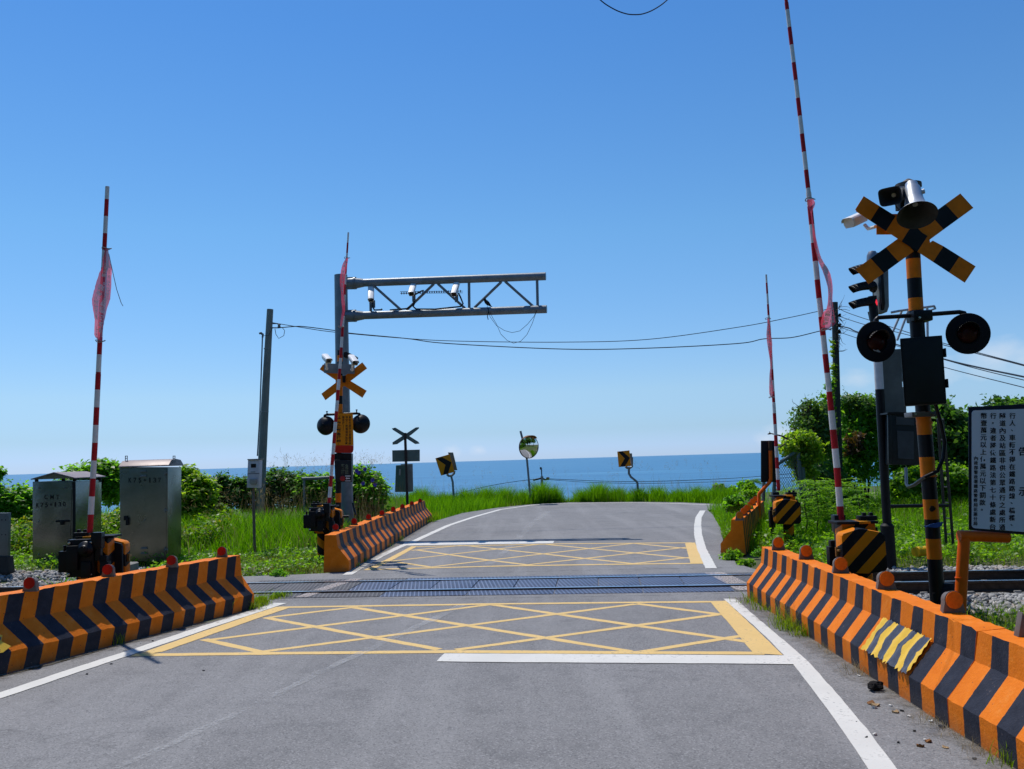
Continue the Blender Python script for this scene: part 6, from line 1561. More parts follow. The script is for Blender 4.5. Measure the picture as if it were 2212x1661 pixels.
cable('lowest thin cable on the right, reaching the edge above the notice board', [(1812, 717, 26), (1880, 740, 24), (1945, 763, 22), (2039, 793, 19), (2212, 837, 15), (2400, 884, 12)], 0.008)
cable('dark cable looping down from the top edge of the picture', [(1230, -90, 9), (1263, -40, 9), (1296, -1, 9), (1325, 19, 9), (1350, 29, 9), (1369, 31.5, 9), (1390, 29.5, 9), (1415, 19, 9), (1442, -1, 9), (1475, -40, 9), (1505, -90, 9)], 0.006, pm('cable_violet_black', (0.01, 0.008, 0.03), 0.4))
# distant pole down the slope
YD = 110.0
dp = thing('utility_pole', 'small distant utility pole with a crossarm standing against the sea', 'utility pole', A(*r6m(1120, 1400), YD))
mb = MB(); mb.tube([A(*r6m(1140, 1900), YD), A(*r6m(1130, 1165), YD)], 0.17, 12); mb.build('shaft', M_pole, dp)
mb = MB(); mb.tube([A(*r6m(1128, 1170), YD), A(*r6m(1117, 985), YD)], 0.065, 8); mb.lathe([(0.1, -0.15), (0.1, 0.15)], A(*r6m(1103, 1003), YD), n=8); mb.build('mast_top', M_black, dp)
mb = MB(); mb.tube([A(*r6m(945, 1248), YD), A(*r6m(1060, 1222), YD), A(*r6m(1130, 1205), YD), A(*r6m(1200, 1240), YD), A(*r6m(1280, 1215), YD)], 0.11, 8); mb.lathe([(0.12, -0.2), (0.2, 0), (0.12, 0.2)], A(*r6m(1250, 1215), YD), (1, 0, 0), 8); mb.build('crossarm', M_black, dp)
gd = 'distant cables against the sea'
cable('distant cable against the sea left of the small utility pole', [(1153, 1035, YD), (1100, 1042, YD), (1050, 1051, YD), (980, 1068, YD)], 0.035, None, gd)
cable('upper distant cable against the sea right of the small utility pole', [(1184, 1034, YD), (1300, 1039, YD), (1420, 1039.5, YD), (1540, 1035, YD), (1641, 1029, YD), (1760, 1018, YD)], 0.035, None, gd)
cable('lower distant cable against the sea right of the small utility pole', [(1184, 1036, YD), (1280, 1042, YD), (1400, 1044, YD), (1540, 1041, YD), (1641, 1036, YD), (1760, 1027, YD)], 0.03, None, gd)
# rock and litter on the shoulder
rk = MB(); rnd = random.Random(11); c0 = G(1890, 1492); V_ = []
for (x, y, z) in ICO:
    s = 1 + rnd.uniform(-0.25, 0.25); V_.append((c0.x + x * 0.075 * s, c0.y + y * 0.055 * s, 0.035 + z * 0.045 * s))
rk.raw(V_, [list(f) for f in ICF]); o = rk.build('asphalt_lump', pm('lump_black', (0.016, 0.014, 0.014), 0.95, 0, 0.5, 25, 1.0, 40), loc=c0, smooth=False)
md = o.modifiers.new('sub', 'SUBSURF'); md.subdivision_type = 'SIMPLE'; md.levels = 2; md.render_levels = 2
tx = bpy.data.textures.new('lump', 'CLOUDS'); tx.noise_scale = 0.03; dm_ = o.modifiers.new('rough', 'DISPLACE'); dm_.texture = tx; dm_.strength = 0.035; dm_.texture_coords = 'LOCAL'
tag(o, 'black lump of broken asphalt lying beside the sunlit barrier', 'rubble')
leafc = [pm('dry_leaf_brown', (0.22, 0.095, 0.03), 0.8), pm('pale_scrap', (0.62, 0.60, 0.56), 0.8), pm('dark_pebble', (0.05, 0.048, 0.05), 0.9), pm('dry_leaf_tan', (0.34, 0.23, 0.12), 0.8)]
lit = []
mb = MB(); rnd = random.Random(21)
spots = [(1882, 1521, 0, 3), (1893, 1525, 3, 2.4), (1889, 1530, 1, 2), (1936, 1540, 3, 2), (1947, 1536, 2, 1.6), (1925, 1526, 1, 1.2), (1964, 1549, 1, 1.2), (1988, 1613, 0, 2.4), (2006, 1603, 0, 2), (2043, 1616, 3, 1.6), (1890, 1588, 1, 1.6), (1871, 1594, 2, 1.2), (1999, 1600, 1, 1.0), (2036, 1572, 2, 2.6), (2010, 1560, 1, 1.6), (1855, 1461, 1, 1.2), (1823, 1380, 1, 1.0), (1707, 1339, 1, 1.0), (330, 1385, 2, 1), (440, 1449, 2, 1), (303, 1389, 1, .8), (188, 1457, 2, 1.2), (240, 1435, 2, 1), (2105, 1640, 2, 1.2), (1975, 1580, 2, .8), (1940, 1605, 2, .8), (1850, 1560, 2, .7)]
for (u, v, c_, s) in spots:
    p = G(u, v); pts = []; n = 7
    for k in range(n):
        t = 2 * math.pi * k / n; r = 0.0085 * s * rnd.uniform(0.6, 1.3); pts.append((r * math.cos(t) * 1.5, r * math.sin(t)))
    a = rnd.uniform(0, 3.1); top = [p + Vector((x * math.cos(a) - y * math.sin(a), x * math.sin(a) + y * math.cos(a), 0.005 + rnd.uniform(0, 0.008) * s)) for x, y in pts]
    bot = [Vector((q.x, q.y, 0.001)) for q in top]; i0 = len(mb.v); mb.v += top + bot
    mb.f.append(list(range(i0, i0 + n))); mb.mi.append(c_)
    for k in range(n): mb.f.append([i0 + k, i0 + n + k, i0 + n + (k + 1) % n, i0 + (k + 1) % n]); mb.mi.append(c_)
o = mb.build('litter', leafc, loc=G(1950, 1550), smooth=False); tag(o, 'scattered dry leaves, pebbles and pale scraps on the road shoulder', 'litter', kind='stuff')
# ------------------------------------------------------------------ vegetation
def rand_dirs(n, up=0.0):
    d = rng.normal(size=(n, 3)); d[:, 2] += up
    return d / np.linalg.norm(d, axis=1, keepdims=True)
def leaf_arrays(c, axis, nrm, L, W):
    """rhombic leaves folded a little along the rib"""
    side = np.cross(axis, nrm); side /= np.linalg.norm(side, axis=1, keepdims=True) + 1e-9
    up = np.cross(side, axis)
    L = L[:, None]; W = W[:, None]
    p0 = c - axis * L * 0.5; p2 = c + axis * L * 0.5
    m = c - axis * L * 0.05 + up * W * 0.18
    p1 = m + side * W * 0.5; p3 = m - side * W * 0.5
    V = np.stack([p0, p1, p2, p3], 1).reshape(-1, 3)
    return V
def quads_for(n): return np.arange(n * 4).reshape(n, 4)
def cloud(blobs, n, size, clump=0.22, outward=0.55, flat=0.3, per=16, keep=0.8, shoots=1.0):
    """leaves gathered in clumps on the skin and inside of several ellipsoids"""
    wts = np.array([b[1][0] * b[1][2] + b[1][1] * b[1][0] for b in blobs]); wts = wts / wts.sum()
    Vs = []
    for (c, r), w in zip(blobs, wts):
        m = max(6, int(n * w)); k = max(3, m // per)
        d = rand_dirs(k, 0.25); rad = 1 - 0.75 * rng.random((k, 1)) ** 2.2
        wob = 1 + 0.16 * np.sin(d[:, :1] * 7 + c[0]) * np.sin(d[:, 2:] * 6 + c[1]) + rng.normal(0, 0.05, (k, 1))
        cc = d * rad * wob; ok = rng.random(k) < keep; cc = cc[ok]; dd = d[ok]
        j = rng.integers(0, len(cc), m)
        rm = (r[0] * r[1] * r[2]) ** (1 / 3)
        p = np.array(c) + cc[j] * np.array(r) + rng.normal(0, clump * rm, (m, 3)) * np.array([1, 1, 0.7])
        nn = dd[j] * outward + rng.normal(0, 0.55, (m, 3)) + np.array([0, 0, flat]); nn /= np.linalg.norm(nn, axis=1, keepdims=True)
        ax = np.cross(nn, rand_dirs(m)); ax[:, 2] -= 0.25; ax -= nn * np.sum(ax * nn, 1, keepdims=True); ax /= np.linalg.norm(ax, axis=1, keepdims=True) + 1e-9
        s = size * rng.uniform(0.6, 1.35, m)
        Vs.append(leaf_arrays(p, ax, nn, s, s * rng.uniform(0.5, 0.75, m)))
        # shoots sticking out of the outline
        for _ in range(int(shoots * math.sqrt(w * n) * 0.12)):
            d0 = rand_dirs(1, 0.9)[0]; d0[2] = abs(d0[2]); p0 = np.array(c) + d0 * np.array(r) * 0.92; L0 = rm * rng.uniform(0.25, 0.75); g = d0 * 0.5 + rng.normal(0, 0.45, 3) + np.array([0, 0, 0.55]); q = int(6 + 9 * L0 / (rm + 1e-6))
            f = np.linspace(0, 1, q)[:, None]; pp_ = p0 + g * f * L0 + np.array([0, 0, -0.45 * L0]) * f * f + rng.normal(0, size * 0.35, (q, 3))
            nn = rng.normal(0, 0.6, (q, 3)) + np.array([0, 0, 0.6]); nn /= np.linalg.norm(nn, axis=1, keepdims=True); ax = np.cross(nn, rand_dirs(q)); ax /= np.linalg.norm(ax, axis=1, keepdims=True) + 1e-9
            s = size * rng.uniform(0.5, 1.0, q) * (1.1 - 0.5 * f[:, 0]); Vs.append(leaf_arrays(pp_, ax, nn, s, s * 0.6))
    return np.concatenate(Vs)
def Bp(u, v, ru, rv, Y, dep=None):
    k = Y / F
    return (tuple(A(u, v, Y)), (ru * k, dep if dep else max(ru, rv) * k * 0.8, rv * k))
LG = {}
LM_vine = leaf_mat('vine_leaves', [(0.0426, 0.1066, 0.0099), (0.0814, 0.1899, 0.0149), (0.1201, 0.2616, 0.0198), (0.1841, 0.3294, 0.0347)], 0.55, 0.45, (2.5, 2.7, 1.0))
LM_yel = leaf_mat('yellow_green_vine', [(0.0588, 0.1368, 0.0098), (0.1344, 0.2334, 0.0157), (0.21, 0.3059, 0.0245), (0.252, 0.322, 0.0392)], 0.55, 0.45, (2.4, 2.5, 1.0))
LM_dark = leaf_mat('dark_leaves', [(0.024, 0.063, 0.015), (0.045, 0.1125, 0.021), (0.072, 0.1575, 0.03), (0.1125, 0.21, 0.045)], 0.5, 0.45, (2.4, 2.6, 1.0))
LM_feather = leaf_mat('feathery_leaves', [(0.045, 0.105, 0.021), (0.075, 0.1575, 0.033), (0.105, 0.2025, 0.051), (0.15, 0.18, 0.075)], 0.42)
LM_red = leaf_mat('weed_leaves_red_tips', [(0.0479, 0.1117, 0.0087), (0.0878, 0.1914, 0.0113), (0.1355, 0.2631, 0.0157), (0.2074, 0.2712, 0.0217), (0.319, 0.1436, 0.0174)], 0.42)
LM_weed = leaf_mat('ground_weeds', [(0.0497, 0.1263, 0.0074), (0.0922, 0.2005, 0.0104), (0.1347, 0.2673, 0.0149), (0.1843, 0.3119, 0.026)], 0.5, 0.45, (2.3, 2.4, 0.9))
LM_grass = leaf_mat('grass_blades', [(0.0538, 0.1383, 0.0045), (0.0874, 0.2111, 0.0056), (0.1344, 0.2839, 0.0078), (0.1882, 0.3422, 0.0168)], 0.45, 0.5, (1.9, 2.1, 0.4), 0.8, 0.1)
LM_short = leaf_mat('short_grass_blades', [(0.0759, 0.1428, 0.0079), (0.1202, 0.2012, 0.0106), (0.1771, 0.2466, 0.0198), (0.253, 0.2596, 0.0462)], 0.45, 0.6, (1.9, 2.0, 0.4), 0.8, 0.1)
LM_dry = leaf_mat('dry_grass', [(0.22, 0.17, 0.075), (0.30, 0.24, 0.12), (0.36, 0.31, 0.18)], 0.4, 0.7, (1.3, 1.2, 1.0))
LM_dead = leaf_mat('dead_vine_leaves', [(0.05, 0.03, 0.015), (0.10, 0.055, 0.025), (0.14, 0.08, 0.035)], 0.3)
M_bark = pm('bark', (0.075, 0.058, 0.042), 0.9, 0, 0.3, 8, 0.6, 30)
def foliage(root, blobs, n, size, mat, name='foliage', **kw):
    V = cloud(blobs, n, size, **kw)
    loc = Vector(root.location)
    o = np_mesh(name, V, quads_for(len(V) // 4), None, [mat], loc=tuple(loc)); o.parent = root; o.location = (0, 0, 0); return o
def stems(root, pts_list, r0, r1, name='stem'):
    for pts in pts_list:
        mb = MB(); k = len(pts); mb.tube(pts, [r0 + (r1 - r0) * i / (k - 1) for i in range(k)], 7); mb.build(name, M_bark, root)
def shrub(name, label, cat, blobs, n, size, mat, group=None, stem=True, **kw):
    cs = np.array([b[0] for b in blobs]); c = cs.mean(0); z = hz(c[0], c[1])
    root = thing(name, label, cat, (c[0], c[1], z), 0, group)
    foliage(root, blobs, n, size, mat, **kw)
    if stem: stems(root, [[Vector((c[0], c[1], z - 0.1)), Vector((c[0], c[1], z)).lerp(Vector(b[0]), 0.5) + Vector((0.1, 0, 0)), Vector(b[0])] for b in blobs[:2]], 0.035, 0.012)
    return root
GH = 'overgrown shrubs along the far side of the railway'
shrub('vine_shrub', 'leafy shrub rising at the left edge behind the cut off grey cabinet', 'shrub', [Bp(-30, 1092, 60, 42, 25), Bp(-2, 1032, 9, 24, 25, .3), Bp(45, 1096, 45, 38, 25)], 5500, 0.15, LM_vine, GH, flat=1.1, outward=0.4)
shrub('vine_shrub', 'rounded vine covered shrub peeping above the gabled cabinet roof', 'shrub', [Bp(165, 1060, 40, 45, 25.5), Bp(205, 1042, 40, 42, 25.5), Bp(228, 1020, 17, 24, 25.5, .5), Bp(250, 1045, 32, 38, 25.5)], 8000, 0.15, LM_vine, GH, flat=1.1, outward=0.4)
shrub('vine_shrub', 'leafy shrub with pale young leaves just right of the tall cabinet', 'shrub', [Bp(402, 1055, 30, 42, 24), Bp(428, 1070, 38, 36, 24), Bp(395, 1095, 35, 40, 23.5)], 6500, 0.14, LM_yel, GH, flat=1.1, outward=0.4)
shrub('vine_shrub', 'low dark shrub against the sea left of the concrete pole', 'shrub', [Bp(480, 1058, 32, 32, 26), Bp(455, 1085, 38, 32, 26), Bp(520, 1070, 32, 34, 26)], 6000, 0.13, LM_dark, GH, flat=1.1, outward=0.4)
shrub('vine_shrub', 'tangled shrub directly right of the leaning concrete pole', 'shrub', [Bp(598, 1052, 38, 36, 26.8), Bp(640, 1062, 36, 38, 26.8), Bp(575, 1080, 40, 36, 26.8)], 6500, 0.12, LM_dark, GH, flat=1.1, outward=0.4)
shrub('vine_shrub', 'vine tangle over the rail left of the far crossing gate', 'shrub', [Bp(672, 1066, 36, 34, 26.5), Bp(705, 1060, 30, 32, 26.5)], 4200, 0.12, LM_vine, GH, flat=1.1, outward=0.4)
vm = shrub('vine_shrub', 'dense morning glory heap right of the gantry pole', 'shrub', [Bp(778, 1046, 36, 34, 26.5), Bp(808, 1062, 26, 40, 26.5), Bp(770, 1085, 42, 40, 26.2), Bp(800, 1095, 34, 36, 26.2)], 8500, 0.13, LM_vine, GH, flat=1.1, outward=0.4)
for (u, v) in ((772, 1018), (777, 1022), (790, 1015), (806, 1038), (812, 1048), (786, 1045)):
    mb = MB(); mb.lathe([(0.0, 0.0), (0.02, 0.03), (0.06, 0.06)], A(u, v, 25.5), (-0.2, -1, 0.3), 8, cap=False); mb.build('flower', pm('violet_flower', (0.14, 0.09, 0.40), 0.6), vm)
fr_ = thing('pipe_fence', 'grey pipe rail fence almost buried in vines left of the far gate', 'fence', A(680, 1100, 26.1))
mb = MB(); mb.tube([A(652, 1034.5, 26.0), A(680, 1033.5, 26.0), A(722, 1031, 26.0)], 0.05, 10); mb.build('rail', pm('weathered_pipe', (0.16, 0.18, 0.18), 0.6, 0.3), fr_)
for u in (657, 716):
    mb = MB(); mb.tube([A(u, 1034, 26.0), A(u, 1110, 26.0)], 0.035, 8); mb.build('post', M_steel, fr_)
# right side trees and vines
GR = 'trees and vines on the right bank'
def twig(root, pts, r=0.012, name='bare_twig', mat=None):
    mb = MB(); k = len(pts); mb.tube(pts, [r * (1 - 0.75 * i / (k - 1)) for i in range(k)], 5); mb.build(name, mat or M_bark, root)
t1 = shrub('feathery_tree', 'open feathery tree with bare twigs left of the vine wrapped pole', 'tree', [Bp(1752, 895, 26, 30, 25), Bp(1738, 925, 24, 36, 25), Bp(1765, 950, 32, 42, 25.2), Bp(1730, 955, 18, 24, 25), Bp(1775, 905, 20, 30, 25.2)], 5200, 0.10, LM_feather, GR, clump=0.3, per=9, keep=0.72)
stems(t1, [[A(1775, 1110, 25), A(1772, 1000, 25), A(1755, 930, 25), A(1740, 870, 25)], [A(1772, 1000, 25), A(1780, 940, 25), A(1776, 880, 25)]], 0.05, 0.012, 'trunk')
for pts in (((1760, 905), (1735, 885), (1712, 868), (1711, 861)), ((1757, 930), (1735, 925), (1714, 912)), ((1748, 960), (1730, 945), (1713, 938)), ((1755, 925), (1745, 880), (1738, 850)), ((1760, 950), (1752, 925), (1740, 905))):
    twig(t1, [A(u, v, 24.8) for u, v in pts])
for k in range(26):
    u = rng.uniform(1732, 1752); v = rng.uniform(865, 900); twig(t1, [A(u, v, 24.6), A(u + 1, v + rng.uniform(5, 9), 24.6)], 0.014, 'seed_pod', pm('pod_brown', (0.055, 0.028, 0.018), 0.8))
v1 = shrub('climbing_vine', 'column of climbing vine hugging the left side of the dark utility pole', 'vine', [Bp(1794, 845, 7, 26, 25.7, .25), Bp(1787, 880, 11, 34, 25.7, .3), Bp(1782, 930, 15, 45, 25.7, .4), Bp(1780, 990, 20, 50, 25.6, .5), Bp(1785, 1050, 26, 55, 25.6, .6)], 7500, 0.11, LM_vine, GR, False, clump=0.12)
v2 = shrub('climbing_vine', 'yellow green vine spilling over the chain link fence by the black board', 'vine', [Bp(1705, 965, 18, 20, 22.6, .5), Bp(1728, 950, 26, 16, 22.6, .6), Bp(1745, 975, 24, 28, 22.6, .6), Bp(1738, 1010, 18, 42, 22.7, .5), Bp(1722, 990, 20, 22, 22.6, .5)], 6800, 0.10, LM_yel, GR, True, clump=0.17)
for pts in (((1708, 952), (1690, 942), (1664, 936), (1662, 932)), ((1664, 936), (1658, 938)), ((1712, 962), (1698, 958), (1683, 966), (1672, 968)), ((1716, 946), (1735, 936), (1762, 930)), ((1705, 955), (1702, 944)), ((1725, 975), (1712, 960), (1700, 950))):
    twig(v2, [A(u, v, 22.3) for u, v in pts], 0.03)
bb = shrub('bank_shrub', 'tall dark bush between the vine wrapped pole and the railway signal', 'bush', [Bp(1830, 900, 34, 38, 27), Bp(1862, 905, 38, 46, 27), Bp(1890, 925, 32, 52, 27), Bp(1838, 955, 42, 50, 26.8), Bp(1876, 985, 46, 55, 26.8), Bp(1835, 1020, 44, 50, 26.5)], 10500, 0.13, LM_vine, GR, clump=0.17, keep=0.66)
foliage(bb, [Bp(1848, 955, 22, 22, 26.0), Bp(1838, 975, 16, 14, 26.0)], 500, .11, LM_dead, 'dead_foliage')
shrub('feathery_tree', 'light feathery crown topping the tall dark bush beside the utility pole', 'tree', [Bp(1830, 868, 22, 14, 26.8), Bp(1862, 872, 32, 16, 26.8), Bp(1893, 890, 22, 16, 26.8)], 2600, 0.085, LM_feather, GR, True, clump=0.3, per=8, keep=0.75, shoots=3)
shrub('bank_shrub', 'shaded bush under the feathery tree behind the distant gate', 'bush', [Bp(1770, 1050, 34, 45, 24.5), Bp(1800, 1070, 40, 45, 24.5), Bp(1760, 1095, 30, 36, 24)], 7000, 0.12, LM_dark, GR)
shrub('bank_shrub', 'broad leaved bush behind the black control box and ladder', 'bush', [Bp(2030, 910, 36, 32, 26.5), Bp(2062, 925, 34, 36, 26.5), Bp(2010, 960, 46, 50, 26.3), Bp(2060, 985, 44, 56, 26.3), Bp(1975, 990, 42, 50, 26.3)], 9000, 0.2, LM_dark, GR)
shrub('bank_shrub', 'broad leaved bush rising behind the top of the white notice board', 'bush', [Bp(2120, 915, 36, 36, 26.5), Bp(2160, 900, 40, 32, 26.5), Bp(2205, 905, 40, 36, 26.5), Bp(2150, 960, 60, 50, 26.3), Bp(2240, 960, 60, 50, 26.3)], 9000, 0.2, LM_dark, GR)
shrub('bank_shrub', 'pale leafy shrub on the slope behind the striped signal post', 'bush', [Bp(2010, 1035, 40, 32, 24.5), Bp(2060, 1045, 44, 34, 24.5), Bp(1960, 1045, 40, 32, 24.5)], 6000, 0.13, LM_weed, GR)
# dry vine tangle on the right pole
for k in range(34):
    u0 = rng.uniform(1806, 1814); v0 = rng.uniform(662, 760); pts = [A(u0, v0, 25.9)]; du = rng.uniform(-2, 6); dv = rng.uniform(-3, 6); u, v = u0, v0
    for j in range(6):
        du += rng.normal(0, 2.2); dv += rng.normal(0, 2.4); u += du * 0.6; v += dv * 0.6; u = min(max(u, 1800), 1836); pts.append(A(u, v, 25.8 + rng.uniform(-.1, .1)))
    twig(ur, pts, 0.010, 'dry_vine')
V = cloud([(tuple(A(1799, 760, 25.9)), (0.05, 0.1, 0.5)), (tuple(A(1801, 810, 25.9)), (0.06, 0.12, 0.5))], 420, 0.07)
o = np_mesh('vine_leaves', V, quads_for(len(V) // 4), None, [LM_yel], loc=tuple(ur.location)); o.parent = ur; o.location = (0, 0, 0)
# chain link fence
YCF = 22.2
cf = thing('chain_link_fence', 'short run of chain link fence with a sloping top rail beside the black board', 'fence', A(1728, 1064, YCF))
for pts, r in (((( 375, 512), (620, 352)), .045), (((642, 365), (690, 885)), .05), (((700, 560), (730, 900)), .05), (((660, 908), (722, 868)), .05)):
    mb = MB(); mb.tube([A(*r8(*p), YCF) for p in pts], r, 10); mb.build('rail' if pts[0][1] != 365 else 'post', pm('fence_green_grey', (0.10, 0.14, 0.14), 0.5, 0.3), cf)
for (xa, y0, y1) in ((185, 750, 1010), (325, 755, 1080)):
    mb = MB(); mb.tube([A(*r8(xa, y0), YCF), A(*r8(xa - 8, y1), YCF)], 0.045, 8); mb.build('post', MATS['fence_green_grey'], cf)
poly = [r8(330, 540), r8(625, 352), r8(690, 860), r8(330, 860)]; mb = MB()
def clip_seg(p, q):
    best = []
    for k in range(len(poly)):
        a, b = poly[k], poly[(k + 1) % len(poly)]
        d1 = (q[0] - p[0], q[1] - p[1]); d2 = (b[0] - a[0], b[1] - a[1]); den = d1[0] * d2[1] - d1[1] * d2[0]
        if abs(den) < 1e-9: continue
        t = ((a[0] - p[0]) * d2[1] - (a[1] - p[1]) * d2[0]) / den; s = ((a[0] - p[0]) * d1[1] - (a[1] - p[1]) * d1[0]) / den
        if 0 <= s <= 1: best.append(t)
    return (min(best), max(best)) if len(best) >= 2 else None
for sgn in (1, -1):
    for k in range(-60, 60):
        c0 = 1700 + k * 5.2; p = (c0, 1020.0); q = (c0 + 10, 1020 + sgn * 16.0); tt = clip_seg(p, q)
        if not tt: continue
        f = lambda t: (p[0] + (q[0] - p[0]) * t, p[1] + (q[1] - p[1]) * t)
        mb.tube([A(*f(tt[0]), YCF), A(*f(tt[1]), YCF)], 0.0045, 4, cap=False)
mb.build('wire_mesh', MATS['fence_green_grey'], cf, recalc=False)

# pinnate saplings
def frond_leaves(base, tip, droop, nl, ll, lw, Vl):
    for i in range(nl):
        f = 0.15 + 0.85 * i / nl; p = base.lerp(tip, f) + Vector((0, 0, -droop * f * f)); d = (tip - base).normalized()
        s = d.cross(Vector((0, 0, 1))).normalized()
        for sg in (-1, 1):
            ax = (s * sg * 0.8 + d * 0.5 + Vector((rng.normal(0, .12), rng.normal(0, .12), -0.25 + rng.normal(0, .15)))).normalized(); nn = Vector((rng.normal(0, .3), rng.normal(0, .3), 1)).normalized()
            Vl.append((p + ax * ll * 0.5, ax, nn, ll * rng.uniform(0.75, 1.1) * (1 - 0.4 * f), lw))
def sapling(label, base, top_px, Y, nf, size, group='feathery saplings in the weeds'):
    root = thing('sapling', label, 'sapling', base, 0, group); top = A(*top_px, Y); Vl = []
    stems(root, [[Vector(base), Vector(base).lerp(top, 0.5) + Vector((0.08, 0, 0)), top]], 0.02, 0.008)
    for k in range(nf):
        f = rng.uniform(0.3, 1.0); p = Vector(base).lerp(top, f); a = rng.uniform(0, 6.28); L_ = size * rng.uniform(0.6, 1.1)
        q = p + Vector((math.cos(a) * L_, math.sin(a) * L_, L_ * rng.uniform(0.0, 0.5))); frond_leaves(p, q, L_ * 0.35, 22, 0.11, 0.024, Vl)
    c = np.array([x[0] for x in Vl]); ax = np.array([x[1] for x in Vl]); nn = np.array([x[2] for x in Vl]); L_ = np.array([x[3] for x in Vl]); W_ = np.array([x[4] for x in Vl])
    V = leaf_arrays(c, ax, nn, L_, W_); o = np_mesh('fronds', V, quads_for(len(V) // 4), None, [LM_weed], loc=tuple(root.location)); o.parent = root; o.location = (0, 0, 0)
for (u, vb, ut, vt, Y, nf, s, lb) in ((1762, 1160, 1758, 1030, 19.5, 60, 0.75, 'feathery sapling right of the distant gate with long drooping fronds'), (1800, 1165, 1806, 1040, 19.8, 60, 0.75, 'feathery sapling just left of the nearest gate arm'),
                                      (1850, 1150, 1850, 1050, 20.5, 50, 0.7, 'feathery sapling between the nearest gate arm and the signal mast'), (1735, 1150, 1735, 1075, 19.0, 34, 0.5, 'small feathery sapling close behind the distant gate housing')):
    b_ = A(u, vb, Y); sapling(lb, (b_.x, b_.y, hz(b_.x, b_.y)), (ut, vt), Y, nf, s)

# ------------------------------------------------------------------ grass and weeds
def blades(x, y, z, h, w, lean):
    n = len(x); a = rng.uniform(0, 2 * np.pi, n); b = rng.uniform(0, 2 * np.pi, n)
    l = lean * h * rng.uniform(0.3, 1.3, n)
    s = np.stack([np.cos(a), np.sin(a), np.zeros(n)], 1) * (w / 2)[:, None]; d = np.stack([np.cos(b), np.sin(b), np.zeros(n)], 1)
    p = np.stack([x, y, z], 1); up = np.array([0, 0, 1.0])
    m = p + up * (h * 0.55)[:, None] + d * (l * 0.3)[:, None]; t = p + up * (h * (1 - 0.12 * lean))[:, None] + d * l[:, None]
    V = np.stack([p - s, p + s, m + s * 0.75, m - s * 0.75, t], 1).reshape(-1, 3); i = np.arange(n)[:, None] * 5
    return V, i + np.array([[0, 1, 2, 3]]), i + np.array([[3, 2, 4]])
def scatter(n, x0, x1, y0, y1, dens=None, margin=True):
    x = rng.uniform(x0, x1, n); y = rng.uniform(y0, y1, n); k = ~in_road(x, y) & (np.abs(rail_d(x, y)) > 1.35)
    if dens is not None: k &= rng.random(n) < dens(x, y)
    return x[k], y[k]
def patchy(x, y, s=1.0): return np.clip(0.55 + 0.6 * hnoise(x * s + 3, y * s), 0.05, 1)
class Grass:
    def __init__(s): s.V = []; s.f4 = []; s.f3 = []; s.n = 0
    def add(s, x, y, h, w, lean=0.45, z=None):
        if len(x) == 0: return
        V, a, b = blades(x, y, height(x, y) - 0.02 if z is None else z, h, w, lean); s.V.append(V); s.f4.append(a + s.n); s.f3.append(b + s.n); s.n += len(V)
    def done(s, name, mat, label):
        o = np_mesh(name, np.concatenate(s.V), np.concatenate(s.f4), np.concatenate(s.f3), [mat]); return tag(o, label, 'grass', kind='stuff')
def hn(n, a, b): return rng.uniform(a, b, n)
tall = Grass(); short = Grass(); dry = Grass()
# left field: tall bright clump between cabinet and pole, meadow behind the barrier row
x, y = scatter(15000, -8.6, -4.6, 19.6, 24.5, lambda x, y: patchy(x, y, 1.3)); tall.add(x, y, hn(len(x), .35, .95) * (0.6 + 0.5 * smooth((y - 19.5) / 2)), hn(len(x), .010, .02), 0.5)
x, y = scatter(9000, -6.2, -3.5, 20.5, 33, lambda x, y: patchy(x, y)); tall.add(x, y, hn(len(x), .25, .75), hn(len(x), .010, .02), 0.55)
x, y = scatter(26000, -17, -3.45, 16.0, 24, lambda x, y: ((x > -6.5) | (y > 18.3)) * (0.35 + 0.6 * patchy(x, y, 0.9))); short.add(x, y, hn(len(x), .06, .22), hn(len(x), .007, .014), 0.6)
x, y = scatter(15000, -6.6, -3.45, 15.3, 20, lambda x, y: 0.5 + 0.5 * patchy(x, y, 2)); short.add(x, y, hn(len(x), .05, .18), hn(len(x), .006, .012), 0.6)
x, y = scatter(12000, -6.4, -3.5, 15.2, 19.2, lambda x, y: patchy(x + 5, y, 1.4)); dry.add(x, y, hn(len(x), .04, .2), hn(len(x), .003, .007), 0.8)
x, y = scatter(2600, -9, -3.6, 19, 26, lambda x, y: patchy(x + 2, y + 3, 1.1)); dry.add(x, y, hn(len(x), .3, .95), hn(len(x), .005, .010), 0.45)
# crest along the bend
def verge_far(n, u0, u1, yc, ys, h0, h1, g, w=(.010, .02)):
    u = rng.uniform(u0, u1, n); Y = yc + np.abs(rng.normal(0, ys, n)); x = (u - 1106) / F * Y; k = ~in_road(x, Y); x = x[k]; Y = Y[k]; g.add(x, Y, hn(len(x), h0, h1), hn(len(x), *w), 0.45)
x, y = scatter(24000, -6.5, -0.3, 27, 40, lambda x, y: np.clip((-0.6 - x + (y - 34) * 0.33) * 1.2 + 0.1, 0, 1) * (0.4 + 0.6 * patchy(x, y, 0.8))); tall.add(x, y, hn(len(x), .2, .62) * (0.55 + 0.6 * smooth((y - 28) / 8)), hn(len(x), .011, .022), 0.45)
def clump(u, Y, half, n, h0, h1, g, w=(.011, .022), dep=0.5):
    uu = rng.normal(0, 0.45, n); x = (u + uu * half - 1106) / F * Y; y = Y + rng.normal(0, dep, n); k = ~in_road(x, y); x = x[k]; y = y[k]; f = np.exp(-(uu[k] / 0.75) ** 2)
    g.add(x, y, hn(len(x), h0, h1) * (0.35 + 0.65 * f), hn(len(x), *w), 0.5)
